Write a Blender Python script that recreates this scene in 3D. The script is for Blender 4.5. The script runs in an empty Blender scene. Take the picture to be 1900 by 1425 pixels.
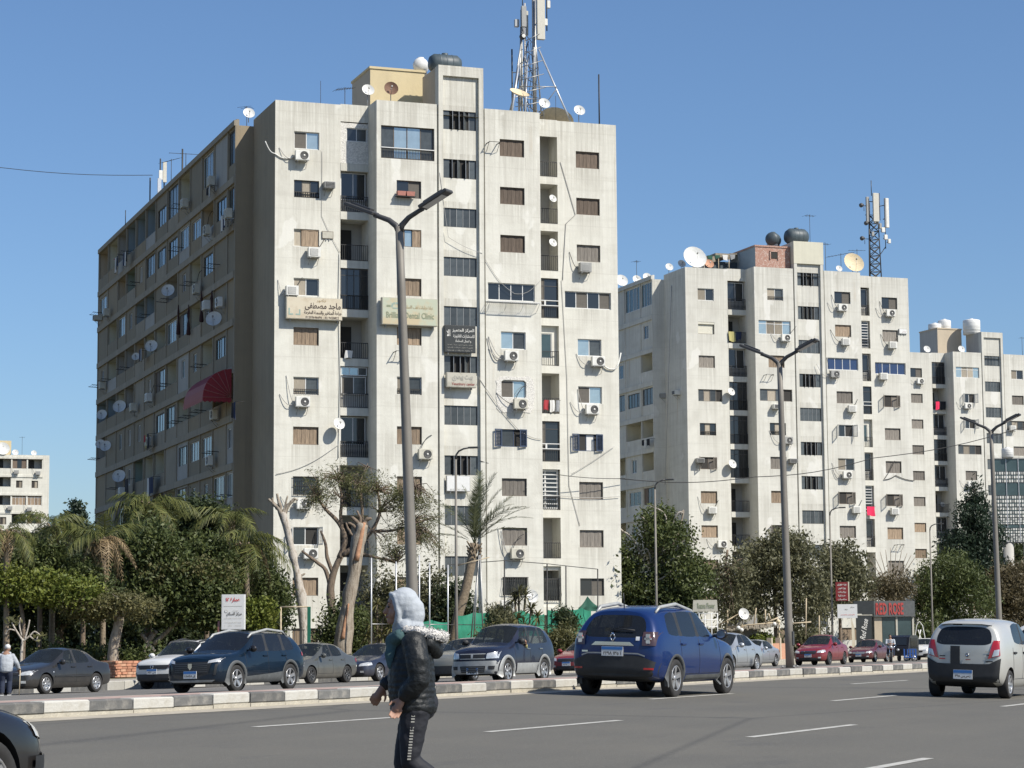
import bpy, math, random
import numpy as np
from mathutils import Vector, Matrix

random.seed(7)
RNG = np.random.default_rng(7)
SC = bpy.context.scene
COL = SC.collection

# ------------------------------------------------------------------ camera, sky, sun, exposure
CAM_H, FPX, PITCH, ROLL = 0.95, 4226.0, 0.11247, 0.00714
cam = bpy.data.cameras.new('camera')
cam.sensor_width = 36.0
cam.lens = FPX / 1900 * 36
cam.clip_start, cam.clip_end = 0.3, 6000
cam_ob = bpy.data.objects.new('camera', cam)
COL.objects.link(cam_ob)
cam_ob.matrix_world = (Matrix.Translation((0, 0, CAM_H)) @ Matrix.Rotation(math.pi / 2 + PITCH, 4, 'X')
      @ Matrix.Rotation(-ROLL, 4, 'Z'))
SC.camera = cam_ob

SUN_EL = math.radians(45)
SUN_H = (0.838, -0.546)                      # horizontal direction towards the sun
world = bpy.data.worlds.new('World')
SC.world = world
world.use_nodes = True
wn = world.node_tree.nodes
bg = wn['Background']
sky = wn.new('ShaderNodeTexSky')
sky.sky_type = 'NISHITA'
sky.sun_disc = False
sky.sun_elevation = SUN_EL
sky.sun_rotation = math.atan2(SUN_H[0], SUN_H[1])
sky.altitude = 50
sky.air_density = 1.0
sky.dust_density = 0.8
sky.ozone_density = 7.5
world.node_tree.links.new(sky.outputs[0], bg.inputs[0])
bg.inputs[1].default_value = 0.105

sun = bpy.data.lights.new('sun', 'SUN')
sun.energy = 5.0
sun.angle = math.radians(0.53)
sun.color = (1.0, 0.94, 0.84)
sun_ob = bpy.data.objects.new('sun', sun)
COL.objects.link(sun_ob)
sun_dir = Vector((SUN_H[0] * math.cos(SUN_EL), SUN_H[1] * math.cos(SUN_EL), math.sin(SUN_EL)))
sun_ob.rotation_euler = sun_dir.to_track_quat('Z', 'Y').to_euler()
sun_ob.location = (30, -30, 60)

SC.view_settings.view_transform = 'Standard'
SC.view_settings.look = 'None'
SC.view_settings.exposure = 0.27
SC.view_settings.gamma = 1.0
SC.view_settings.use_curve_mapping = False
SC.cycles.max_bounces = 5
SC.cycles.diffuse_bounces = 3
SC.cycles.glossy_bounces = 3
SC.cycles.transmission_bounces = 4
SC.cycles.transparent_max_bounces = 10
SC.cycles.caustics_reflective = False
SC.cycles.caustics_refractive = False

# ------------------------------------------------------------------ materials
MATS = {}


def mat(name, col, rough=0.8, metal=0.0, spec=0.5, var=0.0, vscale=6.0, stretch=None, bump=0.0, bscale=40.0,
  col2=None, mix=(0.45, 0.6), alpha=1.0, coat=0.0, each=0.0):
 """Principled material; var = brightness mottling, col2 = second colour in noise patches."""
 m = bpy.data.materials.new(name)
 m.use_nodes = True
 nt = m.node_tree
 N, L = nt.nodes, nt.links
 b = N['Principled BSDF']
 b.inputs['Base Color'].default_value = (*col, 1)
 b.inputs['Roughness'].default_value = rough
 b.inputs['Metallic'].default_value = metal
 b.inputs['Specular IOR Level'].default_value = spec
 b.inputs['Alpha'].default_value = alpha
 if coat:
  b.inputs['Coat Weight'].default_value = coat
  b.inputs['Coat Roughness'].default_value = 0.03
 if var or col2 or bump:
  tc = N.new('ShaderNodeTexCoord')
  mp = N.new('ShaderNodeMapping')
  L.new(tc.outputs['Object'], mp.inputs[0])
  if stretch:
   mp.inputs['Scale'].default_value = stretch
 if var or col2:
  nz = N.new('ShaderNodeTexNoise')
  nz.inputs['Scale'].default_value = vscale
  nz.inputs['Detail'].default_value = 5
  nz.inputs['Roughness'].default_value = 0.65
  L.new(mp.outputs[0], nz.inputs[0])
  rp = N.new('ShaderNodeMapRange')
  L.new(nz.outputs['Fac'], rp.inputs[0])
  rp.inputs[1].default_value, rp.inputs[2].default_value = mix if col2 else (0.3, 0.7)
  mx = N.new('ShaderNodeMix')
  mx.data_type = 'RGBA'
  L.new(rp.outputs[0], mx.inputs[0])
  c1 = col if col2 else tuple(c * (1 - var) for c in col)
  c2 = col2 if col2 else tuple(min(1, c * (1 + var)) for c in col)
  mx.inputs[6].default_value = (*c1, 1)
  mx.inputs[7].default_value = (*c2, 1)
  L.new(mx.outputs[2], b.inputs['Base Color'])
 if each:                                  # every piece a little lighter or darker than the next
  oi = N.new('ShaderNodeObjectInfo')
  er = N.new('ShaderNodeMapRange')
  L.new(oi.outputs['Random'], er.inputs[0])
  er.inputs[3].default_value, er.inputs[4].default_value = 1 - each, 1 + each
  vm = N.new('ShaderNodeVectorMath')
  vm.operation = 'SCALE'
  src = b.inputs['Base Color']
  if src.is_linked:
   L.new(src.links[0].from_socket, vm.inputs[0])
  else:
   vm.inputs[0].default_value = col
  L.new(er.outputs[0], vm.inputs['Scale'])
  L.new(vm.outputs[0], b.inputs['Base Color'])
 if bump:
  n2 = N.new('ShaderNodeTexNoise')
  n2.inputs['Scale'].default_value = bscale
  n2.inputs['Detail'].default_value = 4
  L.new(tc.outputs['Object'], n2.inputs[0])
  bp = N.new('ShaderNodeBump')
  bp.inputs['Strength'].default_value = bump
  bp.inputs['Distance'].default_value = 0.02
  L.new(n2.outputs['Fac'], bp.inputs['Height'])
  L.new(bp.outputs[0], b.inputs['Normal'])
 MATS[name] = m
 return m


def plaster(name, col, dirt, streak=0.55, amount=1.0, patch=None, coords='Object', top=None):
 """Weathered plaster: rain streaks running down, blotches, repaired patches, faint bed joints."""
 m = bpy.data.materials.new(name)
 m.use_nodes = True
 nt = m.node_tree
 N, L = nt.nodes, nt.links
 b = N['Principled BSDF']
 b.inputs['Roughness'].default_value = 0.9
 b.inputs['Specular IOR Level'].default_value = 0.25
 tc = N.new('ShaderNodeTexCoord')

 def noise(scale, sc=(1, 1, 1), detail=5, rough=0.6):
  mp = N.new('ShaderNodeMapping')
  mp.inputs['Scale'].default_value = sc
  L.new(tc.outputs[coords], mp.inputs[0])
  n = N.new('ShaderNodeTexNoise')
  n.inputs['Scale'].default_value = scale
  n.inputs['Detail'].default_value = detail
  n.inputs['Roughness'].default_value = rough
  L.new(mp.outputs[0], n.inputs[0])
  return n.outputs['Fac']

 def rng(sock, a, c, lo=0.0, hi=1.0):
  r = N.new('ShaderNodeMapRange')
  L.new(sock, r.inputs[0])
  r.inputs[1].default_value, r.inputs[2].default_value = a, c
  r.inputs[3].default_value, r.inputs[4].default_value = lo, hi
  return r.outputs[0]

 def mul(a, c):
  n = N.new('ShaderNodeMath')
  n.operation = 'MULTIPLY'
  L.new(a, n.inputs[0])
  if isinstance(c, float):
   n.inputs[1].default_value = c
  else:
   L.new(c, n.inputs[1])
  return n.outputs[0]

 def math_(op, *a):
  n = N.new('ShaderNodeMath')
  n.operation = op
  for i, v in enumerate(a):
   if isinstance(v, (int, float)):
    n.inputs[i].default_value = v
   else:
    L.new(v, n.inputs[i])
  return n.outputs[0]

 def mixc(f, a, c):
  n = N.new('ShaderNodeMix')
  n.data_type = 'RGBA'
  L.new(f, n.inputs[0])
  for k, v in ((6, a), (7, c)):
   if isinstance(v, tuple):
    n.inputs[k].default_value = (*v, 1)
   else:
    L.new(v, n.inputs[k])
  return n.outputs[2]
 big = rng(noise(0.22), 0.35, 0.7)
 st = rng(noise(1.0, (3.2, 3.2, 0.09), 6, 0.7), 0.44, 0.72)
 st2 = mul(rng(noise(1.0, (9.0, 9.0, 0.28), 5, 0.7), 0.5, 0.78), rng(noise(0.3, (1, 1, 0.6), 4, 0.6), 0.45, 0.62))
 blot = rng(noise(1.7, (1, 1, 1), 8, 0.7), 0.45, 0.75)
 c = mixc(mul(big, 0.3), col, tuple(x * 0.9 for x in col))
 c = mixc(mul(mul(st, rng(noise(0.35), 0.3, 0.62)), streak * amount), c, dirt)
 c = mixc(mul(st2, 0.4 * streak * amount), c, dirt)
 if top:                                   # soot and rain runs gathered under the parapet
  sx = N.new('ShaderNodeSeparateXYZ')
  L.new(tc.outputs['Object'], sx.inputs[0])
  up = rng(sx.outputs['Z'], top, 33.0)
  run = rng(noise(1.0, (5.0, 5.0, 0.16), 6, 0.75), 0.42, 0.66)
  c = mixc(mul(mul(up, run), 0.65), c, dirt)
  sill, cells = rng(math_('MODULO', math_('SUBTRACT', 29.72 + 58, sx.outputs['Z']), 2.9), 1.5, 0.0), None
  for uc, ue in ((1.9, 0.85), (7.6, 0.85), (14.08, 0.88), (19.64, 0.88), (10.8, 1.1)):
   k = math_('COMPARE', sx.outputs['X'], uc, ue)
   cells = k if cells is None else math_('ADD', cells, k)
  rain = rng(noise(1.0, (8.0, 8.0, 0.12), 5, 0.75), 0.40, 0.62)
  c = mixc(mul(mul(mul(sill, cells), rain), 0.6), c, dirt)
  joint = math_('COMPARE', math_('MODULO', math_('ADD', sx.outputs['Z'], 58 - 29.0), 2.9), 0.03, 0.03)
  c = mixc(mul(joint, 0.16), c, dirt)
  rust = mul(rng(noise(1.0, (1.6, 1.6, 0.07), 3, 0.5), 0.66, 0.74), rng(noise(0.16, (1, 1, 1), 2, 0.5), 0.5, 0.6))
  c = mixc(mul(rust, 0.55), c, (0.42, 0.31, 0.19))
  pour = rng(noise(1.0, (0.25, 0.25, 2.2), 4, 0.6), 0.5, 0.75)
  c = mixc(mul(pour, 0.22), c, dirt)
 c = mixc(mul(rng(noise(0.55, (1, 1, 0.8), 7, 0.62), 0.5, 0.72), 0.3 * amount), c, dirt)
 c = mixc(mul(blot, 0.42 * amount), c, tuple((x + y) / 2 for x, y in zip(col, dirt)))
 if patch:
  c = mixc(mul(rng(noise(0.5, (1, 1, 0.7), 3, 0.5), 0.63, 0.66), 0.6), c, patch)
 L.new(c, b.inputs['Base Color'])
 bp = N.new('ShaderNodeBump')
 bp.inputs['Strength'].default_value = 0.35
 bp.inputs['Distance'].default_value = 0.03
 L.new(noise(9, (1, 1, 1), 6, 0.7), bp.inputs['Height'])
 L.new(bp.outputs[0], b.inputs['Normal'])
 MATS[name] = m
 return m


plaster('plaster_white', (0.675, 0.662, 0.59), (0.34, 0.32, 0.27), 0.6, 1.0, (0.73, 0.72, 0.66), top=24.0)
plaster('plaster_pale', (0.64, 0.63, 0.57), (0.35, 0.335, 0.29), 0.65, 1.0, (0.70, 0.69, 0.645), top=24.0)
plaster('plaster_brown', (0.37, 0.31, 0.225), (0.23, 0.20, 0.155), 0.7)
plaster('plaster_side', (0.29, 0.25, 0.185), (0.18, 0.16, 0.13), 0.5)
plaster('band_stone', (0.36, 0.315, 0.245), (0.2, 0.18, 0.145), 0.8)
plaster('plaster_yellow', (0.62, 0.52, 0.32), (0.42, 0.35, 0.23), 0.4)
plaster('plaster_cream', (0.60, 0.58, 0.47), (0.40, 0.38, 0.31), 0.3)
plaster('plaster_blue', (0.30, 0.36, 0.39), (0.2, 0.23, 0.24), 0.3)
plaster('plaster_green', (0.30, 0.36, 0.31), (0.2, 0.23, 0.2), 0.3)
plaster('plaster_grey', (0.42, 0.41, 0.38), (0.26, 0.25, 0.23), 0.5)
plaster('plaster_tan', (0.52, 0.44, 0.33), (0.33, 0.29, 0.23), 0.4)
mat('rough_brick', (0.62, 0.60, 0.55), var=0.35, vscale=14, bump=1.0, bscale=16)
mat('red_brick', (0.36, 0.20, 0.15), var=0.4, vscale=9, bump=0.8, bscale=12, col2=(0.55, 0.48, 0.42), mix=(0.5, 0.7))
mat('shutter_tan', (0.27, 0.20, 0.135), rough=0.7, each=0.28, var=0.35, vscale=5, stretch=(3, 3, 0.4))
mat('shutter_brown', (0.13, 0.095, 0.068), rough=0.7, each=0.3, var=0.35, vscale=5, stretch=(3, 3, 0.4))
mat('shutter_grey', (0.19, 0.17, 0.145), rough=0.7, each=0.3, var=0.3, vscale=5, stretch=(3, 3, 0.4))
mat('shutter_navy', (0.035, 0.055, 0.10), rough=0.5, var=0.2)
mat('shutter_white', (0.62, 0.61, 0.57), rough=0.6, var=0.15)
mat('roller_blind', (0.58, 0.56, 0.47), rough=0.6, var=0.1)
mat('alu_white', (0.66, 0.66, 0.64), rough=0.45, var=0.08)
mat('alu_dark', (0.06, 0.058, 0.055), rough=0.5)
mat('wood_frame', (0.12, 0.09, 0.065), rough=0.7, var=0.2)
mat('glass_dark', (0.018, 0.022, 0.026), rough=0.06, spec=0.7)
mat('glass_sky', (0.36, 0.44, 0.46), rough=0.1, metal=0.5, var=0.12, vscale=1.3)
mat('glass_teal', (0.055, 0.085, 0.09), rough=0.12, metal=0.12, var=0.2, vscale=1.0)
mat('glass_blue', (0.02, 0.04, 0.11), rough=0.12, spec=0.8)
mat('glass_grey', (0.065, 0.074, 0.076), rough=0.25, spec=0.6, each=0.4, var=0.3, vscale=2.5)
mat('fly_screen', (0.11, 0.10, 0.085), rough=0.8, var=0.15)
mat('curtain', (0.30, 0.265, 0.21), rough=0.9, each=0.35, var=0.3, vscale=8, stretch=(4, 4, 0.3))
mat('inside_dark', (0.035, 0.033, 0.03), rough=0.9)
mat('inside_room', (0.17, 0.155, 0.13), rough=0.9, var=0.2)
mat('iron_dark', (0.025, 0.024, 0.023), rough=0.6, var=0.2)
mat('iron_white', (0.62, 0.62, 0.6), rough=0.5)
mat('steel', (0.34, 0.34, 0.33), rough=0.45, metal=0.7, var=0.15)
mat('steel_light', (0.55, 0.56, 0.57), rough=0.4, metal=0.5, var=0.1)
mat('ac_white', (0.66, 0.655, 0.61), rough=0.5, var=0.12, vscale=4)
mat('ac_beige', (0.50, 0.48, 0.40), rough=0.55, var=0.15, vscale=4)
mat('ac_grey', (0.30, 0.30, 0.285), rough=0.55, var=0.15)
mat('black_plastic', (0.02, 0.02, 0.021), rough=0.55)
mat('dish_white', (0.66, 0.66, 0.63), rough=0.5, var=0.12, vscale=3)
mat('dish_rust', (0.16, 0.09, 0.06), rough=0.8, var=0.3)
mat('dish_tan', (0.60, 0.50, 0.33), rough=0.7, var=0.12)
mat('dish_orange', (0.50, 0.27, 0.17), rough=0.7, var=0.12)
mat('tank_slate', (0.055, 0.075, 0.085), rough=0.5, var=0.2, vscale=2)
mat('tank_white', (0.66, 0.66, 0.64), rough=0.5, var=0.06)
mat('panel_beige', (0.52, 0.50, 0.43), rough=0.5, var=0.06)
mat('pole_grey', (0.19, 0.175, 0.15), rough=0.6, metal=0.1, var=0.12, vscale=2)
mat('pole_dark', (0.055, 0.055, 0.055), rough=0.5, var=0.1)
mat('lamp_lens', (0.6, 0.6, 0.58), rough=0.2)
mat('cable_black', (0.02, 0.02, 0.02), rough=0.7)
mat('cable_grey', (0.38, 0.37, 0.35), rough=0.7)
mat('cable_white', (0.6, 0.6, 0.57), rough=0.7)
mat('awning_red', (0.22, 0.018, 0.025), rough=0.8, var=0.15)
mat('awning_pale', (0.34, 0.12, 0.11), rough=0.8, var=0.1)
mat('cloth_pink', (0.75, 0.03, 0.10), rough=0.9)
mat('cloth_black', (0.018, 0.018, 0.022), rough=0.95)
mat('cloth_navy', (0.025, 0.035, 0.075), rough=0.95)
mat('cloth_white', (0.66, 0.65, 0.62), rough=0.95)
mat('cloth_grey', (0.28, 0.29, 0.30), rough=0.95, var=0.15)
mat('cloth_red', (0.35, 0.04, 0.05), rough=0.95)
mat('cloth_yellow', (0.42, 0.38, 0.16), rough=0.95)
mat('cloth_maroon', (0.05, 0.022, 0.022), rough=0.95)
mat('terracotta', (0.42, 0.18, 0.14), rough=0.8, var=0.15)
mat('asphalt_old', (0.15, 0.142, 0.128), rough=0.9, var=0.16, vscale=0.5, bump=0.5, bscale=50)
mat('road_paint', (0.44, 0.43, 0.39), rough=0.8, col2=(0.20, 0.19, 0.17), mix=(0.5, 0.72), vscale=5)
mat('dust', (0.36, 0.325, 0.26), rough=0.95, var=0.2, vscale=2.5)
mat('kerb_white', (0.44, 0.43, 0.39), rough=0.85, each=0.1, col2=(0.36, 0.34, 0.29), mix=(0.5, 0.78), vscale=4, bump=0.5, bscale=20)
mat('kerb_black', (0.115, 0.115, 0.11), rough=0.85, each=0.18, col2=(0.27, 0.255, 0.225), mix=(0.5, 0.8), vscale=4, bump=0.5, bscale=20)
mat('kerb_bare', (0.40, 0.37, 0.30), rough=0.95, var=0.2, vscale=5, bump=0.6, bscale=25)
mat('median_paving', (0.36, 0.26, 0.22), rough=0.95, var=0.2, vscale=4)
mat('pavement', (0.34, 0.31, 0.26), rough=0.95, var=0.2, vscale=2, bump=0.4, bscale=20)
mat('soil', (0.17, 0.145, 0.10), rough=1.0, col2=(0.10, 0.105, 0.05), mix=(0.45, 0.6), vscale=0.9, bump=0.6, bscale=10)
mat('bark_pale', (0.33, 0.285, 0.225), rough=0.95, col2=(0.16, 0.125, 0.09), mix=(0.46, 0.66), vscale=4, stretch=(3, 3, 0.5), bump=1.0, bscale=18)
mat('bark_white', (0.44, 0.40, 0.345), rough=0.95, col2=(0.23, 0.19, 0.145), mix=(0.48, 0.66), vscale=4, stretch=(2.5, 2.5, 0.7), bump=1.0, bscale=18)
mat('bark_brown', (0.17, 0.13, 0.095), rough=0.95, var=0.35, vscale=6, stretch=(2, 2, 0.5), bump=0.8, bscale=14)
mat('bark_rust', (0.40, 0.22, 0.13), rough=0.95, var=0.3, vscale=6)
mat('bark_palm', (0.21, 0.165, 0.115), rough=0.95, var=0.35, vscale=9, bump=1.0, bscale=12)
mat('brick_red', (0.40, 0.19, 0.115), rough=0.9, each=0.25, var=0.25, vscale=6)
mat('brick_pale', (0.47, 0.27, 0.17), rough=0.9, var=0.25, vscale=6)
mat('mortar', (0.22, 0.15, 0.11), rough=0.95)
mat('tarp_green', (0.02, 0.19, 0.115), rough=0.75, var=0.2, vscale=2, bump=0.5, bscale=4)
mat('tarp_dark', (0.015, 0.075, 0.05), rough=0.8, var=0.2, vscale=2)
mat('paint_green', (0.012, 0.12, 0.07), rough=0.5)
mat('wood_pale', (0.46, 0.38, 0.26), rough=0.9, var=0.25, vscale=5)
mat('wood_old', (0.27, 0.235, 0.18), rough=0.95, var=0.3, vscale=5)
mat('sign_white', (0.68, 0.68, 0.66), rough=0.5, var=0.05)
mat('sign_cream', (0.58, 0.52, 0.40), rough=0.6, col2=(0.47, 0.40, 0.29), mix=(0.45, 0.7), vscale=1.5)
mat('sign_green', (0.44, 0.47, 0.36), rough=0.6, col2=(0.50, 0.42, 0.27), mix=(0.45, 0.6), vscale=0.8)
mat('sign_black', (0.028, 0.032, 0.032), rough=0.5, var=0.2)
mat('sign_stone', (0.47, 0.45, 0.38), rough=0.7, col2=(0.33, 0.31, 0.25), mix=(0.5, 0.7), vscale=2)
mat('sign_red', (0.20, 0.02, 0.02), rough=0.5, var=0.1)
mat('sign_grey', (0.30, 0.30, 0.29), rough=0.5, var=0.1)
mat('ink_brown', (0.07, 0.05, 0.04), rough=0.7)
mat('ink_black', (0.02, 0.02, 0.02), rough=0.7)
mat('ink_teal', (0.28, 0.37, 0.32), rough=0.7)
mat('ink_gold', (0.38, 0.28, 0.14), rough=0.7)
mat('ink_green', (0.23, 0.26, 0.17), rough=0.7)
mat('ink_white', (0.62, 0.61, 0.57), rough=0.6)
mat('ink_grey', (0.36, 0.35, 0.31), rough=0.7)
mat('ink_red', (0.55, 0.03, 0.03), rough=0.6)
mat('ink_dullred', (0.30, 0.10, 0.08), rough=0.7)
mat('letters_red', (0.42, 0.065, 0.055), rough=0.5)
mat('plate_white', (0.62, 0.63, 0.63), rough=0.5)
mat('plate_blue', (0.04, 0.16, 0.42), rough=0.5)
mat('tyre', (0.024, 0.023, 0.022), rough=0.85, var=0.3, vscale=8)
mat('rim', (0.50, 0.50, 0.50), rough=0.35, metal=0.7)
mat('rim_dark', (0.10, 0.10, 0.10), rough=0.4, metal=0.5)
mat('chrome', (0.66, 0.67, 0.68), rough=0.12, metal=1.0)
mat('lamp_red', (0.38, 0.012, 0.015), rough=0.15, spec=0.8, coat=0.5)
mat('lamp_clear', (0.60, 0.61, 0.60), rough=0.15, metal=0.35, coat=0.5, var=0.25, vscale=9)
mat('lamp_smoke', (0.06, 0.035, 0.035), rough=0.12, coat=0.6)
mat('lamp_orange', (0.55, 0.18, 0.02), rough=0.2)
mat('seat_grey', (0.10, 0.10, 0.10), rough=0.9)
mat('seat_beige', (0.25, 0.23, 0.19), rough=0.9)
mat('skin', (0.34, 0.19, 0.13), rough=0.55, spec=0.35)
mat('skin_dark', (0.26, 0.15, 0.10), rough=0.55, spec=0.35)
mat('hair', (0.02, 0.015, 0.012), rough=0.7)
mat('crate_blue', (0.03, 0.10, 0.33), rough=0.5)


def car_paint(name, col, rough=0.36, metal=0.15, dust=0.12, dcol=(0.33, 0.29, 0.23)):
 """Clear-coated paint with a thin film of street dust, heavier in blotches."""
 m = mat(name, col, rough=rough, metal=metal, coat=0.65, spec=0.25)
 nt = m.node_tree
 N, L = nt.nodes, nt.links
 b = N['Principled BSDF']
 tc = N.new('ShaderNodeTexCoord')
 nz = N.new('ShaderNodeTexNoise')
 nz.inputs['Scale'].default_value = 2.6
 nz.inputs['Detail'].default_value = 7
 nz.inputs['Roughness'].default_value = 0.65
 L.new(tc.outputs['Object'], nz.inputs[0])
 sx = N.new('ShaderNodeSeparateXYZ')
 L.new(tc.outputs['Object'], sx.inputs[0])
 lo = N.new('ShaderNodeMapRange')          # splash dirt low on the sills
 L.new(sx.outputs['Z'], lo.inputs[0])
 lo.inputs[1].default_value, lo.inputs[2].default_value = 0.75, 0.2
 lo.inputs[3].default_value, lo.inputs[4].default_value = dust * 0.5, dust * 2.4
 r = N.new('ShaderNodeMapRange')
 L.new(nz.outputs['Fac'], r.inputs[0])
 r.inputs[1].default_value, r.inputs[2].default_value = 0.3, 0.75
 r.inputs[3].default_value, r.inputs[4].default_value = 0.5, 1.3
 mu = N.new('ShaderNodeMath')
 mu.operation = 'MULTIPLY'
 L.new(lo.outputs[0], mu.inputs[0])
 L.new(r.outputs[0], mu.inputs[1])
 mx = N.new('ShaderNodeMix')
 mx.data_type = 'RGBA'
 L.new(mu.outputs[0], mx.inputs[0])
 mx.inputs[6].default_value = (*col, 1)
 mx.inputs[7].default_value = (*dcol, 1)
 L.new(mx.outputs[2], b.inputs['Base Color'])
 return m


def car_glass(name, tint, clear):
 """Tinted car window: part see-through, part dark tint, mirror-like at the surface."""
 m = bpy.data.materials.new(name)
 m.use_nodes = True
 nt = m.node_tree
 N, L = nt.nodes, nt.links
 b = N['Principled BSDF']
 b.inputs['Base Color'].default_value = (*tint, 1)
 b.inputs['Roughness'].default_value = 0.04
 b.inputs['Specular IOR Level'].default_value = 0.5
 t = N.new('ShaderNodeBsdfTransparent')
 t.inputs[0].default_value = (0.75, 0.8, 0.8, 1)
 mx = N.new('ShaderNodeMixShader')
 mx.inputs[0].default_value = clear
 L.new(b.outputs[0], mx.inputs[1])
 L.new(t.outputs[0], mx.inputs[2])
 L.new(mx.outputs[0], N['Material Output'].inputs[0])
 MATS[name] = m


car_glass('glass_car', (0.03, 0.035, 0.038), 0.5)
car_glass('glass_tint', (0.012, 0.014, 0.017), 0.12)
car_paint('paint_blue', (0.004, 0.022, 0.105), dust=0.015)
car_paint('paint_navy', (0.002, 0.010, 0.022), dust=0.006)
car_paint('paint_terios', (0.008, 0.012, 0.030), dust=0.06)
car_paint('paint_charcoal', (0.018, 0.019, 0.021), dust=0.06)
car_paint('paint_grey', (0.06, 0.066, 0.064), dust=0.16)
car_paint('paint_ink', (0.012, 0.020, 0.045), dust=0.08)
car_paint('paint_slate', (0.045, 0.062, 0.095), dust=0.14)
car_paint('paint_dusty', (0.14, 0.15, 0.14), dust=0.3)
car_paint('paint_red', (0.20, 0.012, 0.018), dust=0.07)
car_paint('paint_maroon', (0.10, 0.012, 0.020), dust=0.10)
car_paint('paint_white', (0.62, 0.62, 0.60), metal=0.0, dust=0.08)
car_paint('paint_silver', (0.42, 0.44, 0.45), metal=0.55, dust=0.12)
car_paint('paint_alto', (0.52, 0.52, 0.485), metal=0.3, dust=0.12)
car_paint('paint_black', (0.008, 0.008, 0.01), dust=0.035)
mat('trim_black', (0.022, 0.023, 0.024), rough=0.6, var=0.25, vscale=6)
mat('trim_grey', (0.10, 0.105, 0.105), rough=0.6, var=0.2)
mat('trim_silver', (0.38, 0.385, 0.37), rough=0.5, metal=0.3, var=0.15)


def asphalt():
 """Carriageway: wheel-polished lanes along the avenue, darker oil line, patches, hairline cracks, grit."""
 m = mat('asphalt', (0.128, 0.121, 0.102), rough=0.85, bump=0.5, bscale=60)
 nt = m.node_tree
 N, L = nt.nodes, nt.links
 b = N['Principled BSDF']
 tc = N.new('ShaderNodeTexCoord')

 def layer(tex, scale, st, lo, hi, **kw):
  mp = N.new('ShaderNodeMapping')
  mp.vector_type = 'TEXTURE'
  mp.inputs['Rotation'].default_value = (0, 0, math.atan2(0.9014, 0.433))
  mp.inputs['Scale'].default_value = st
  L.new(tc.outputs['Object'], mp.inputs[0])
  n = N.new(tex)
  n.inputs['Scale'].default_value = scale
  for k, v in kw.items():
   if k == 'feature':
    n.feature = v
   else:
    n.inputs[k].default_value = v
  L.new(mp.outputs[0], n.inputs[0])
  r = N.new('ShaderNodeMapRange')
  L.new(n.outputs['Distance' if tex.endswith('Voronoi') else 'Fac'], r.inputs[0])
  r.inputs[1].default_value, r.inputs[2].default_value = lo, hi
  return r.outputs[0]

 def mix(f, k, a, c):
  mu = N.new('ShaderNodeMath')
  mu.operation = 'MULTIPLY'
  L.new(f, mu.inputs[0])
  mu.inputs[1].default_value = k
  x = N.new('ShaderNodeMix')
  x.data_type = 'RGBA'
  L.new(mu.outputs[0], x.inputs[0])
  if isinstance(a, tuple):
   x.inputs[6].default_value = (*a, 1)
  else:
   L.new(a, x.inputs[6])
  x.inputs[7].default_value = (*c, 1)
  return x.outputs[2]
 T_, V_ = 'ShaderNodeTexNoise', 'ShaderNodeTexVoronoi'
 c = mix(layer(T_, 1.0, (40, 1.1, 1), 0.35, 0.7, Detail=4), 0.55, (0.116, 0.11, 0.092), (0.088, 0.084, 0.073))
 c = mix(layer(T_, 0.35, (1, 1, 1), 0.45, 0.7, Detail=8), 0.5, c, (0.135, 0.126, 0.103))
 c = mix(layer(T_, 1.0, (2.2, 0.9, 1), 0.62, 0.70, Detail=3), 0.55, c, (0.085, 0.082, 0.074))
 c = mix(layer(V_, 0.16, (3, 1, 1), 0.012, 0.0, feature='DISTANCE_TO_EDGE'), 0.55, c, (0.05, 0.048, 0.044))
 c = mix(layer(T_, 25.0, (1, 1, 1), 0.55, 0.75, Detail=2), 0.5, c, (0.19, 0.178, 0.15))
 L.new(c, b.inputs['Base Color'])


asphalt()


def leaf_mat(name, col, col2, trans=0.25):
 """Foliage: per-leaf random colour between two greens, thin-leaf translucency."""
 m = bpy.data.materials.new(name)
 m.use_nodes = True
 nt = m.node_tree
 N, L = nt.nodes, nt.links
 b = N['Principled BSDF']
 b.inputs['Roughness'].default_value = 0.55
 b.inputs['Specular IOR Level'].default_value = 0.35
 at = N.new('ShaderNodeAttribute')
 at.attribute_name = 'leaf_tone'
 mx = N.new('ShaderNodeMix')
 mx.data_type = 'RGBA'
 L.new(at.outputs['Fac'], mx.inputs[0])
 mx.inputs[6].default_value = (*col, 1)
 mx.inputs[7].default_value = (*col2, 1)
 L.new(mx.outputs[2], b.inputs['Base Color'])
 tr = N.new('ShaderNodeBsdfTranslucent')
 L.new(mx.outputs[2], tr.inputs[0])
 sh = N.new('ShaderNodeMixShader')
 sh.inputs[0].default_value = trans
 L.new(b.outputs[0], sh.inputs[1])
 L.new(tr.outputs[0], sh.inputs[2])
 L.new(sh.outputs[0], N['Material Output'].inputs[0])
 MATS[name] = m


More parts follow.
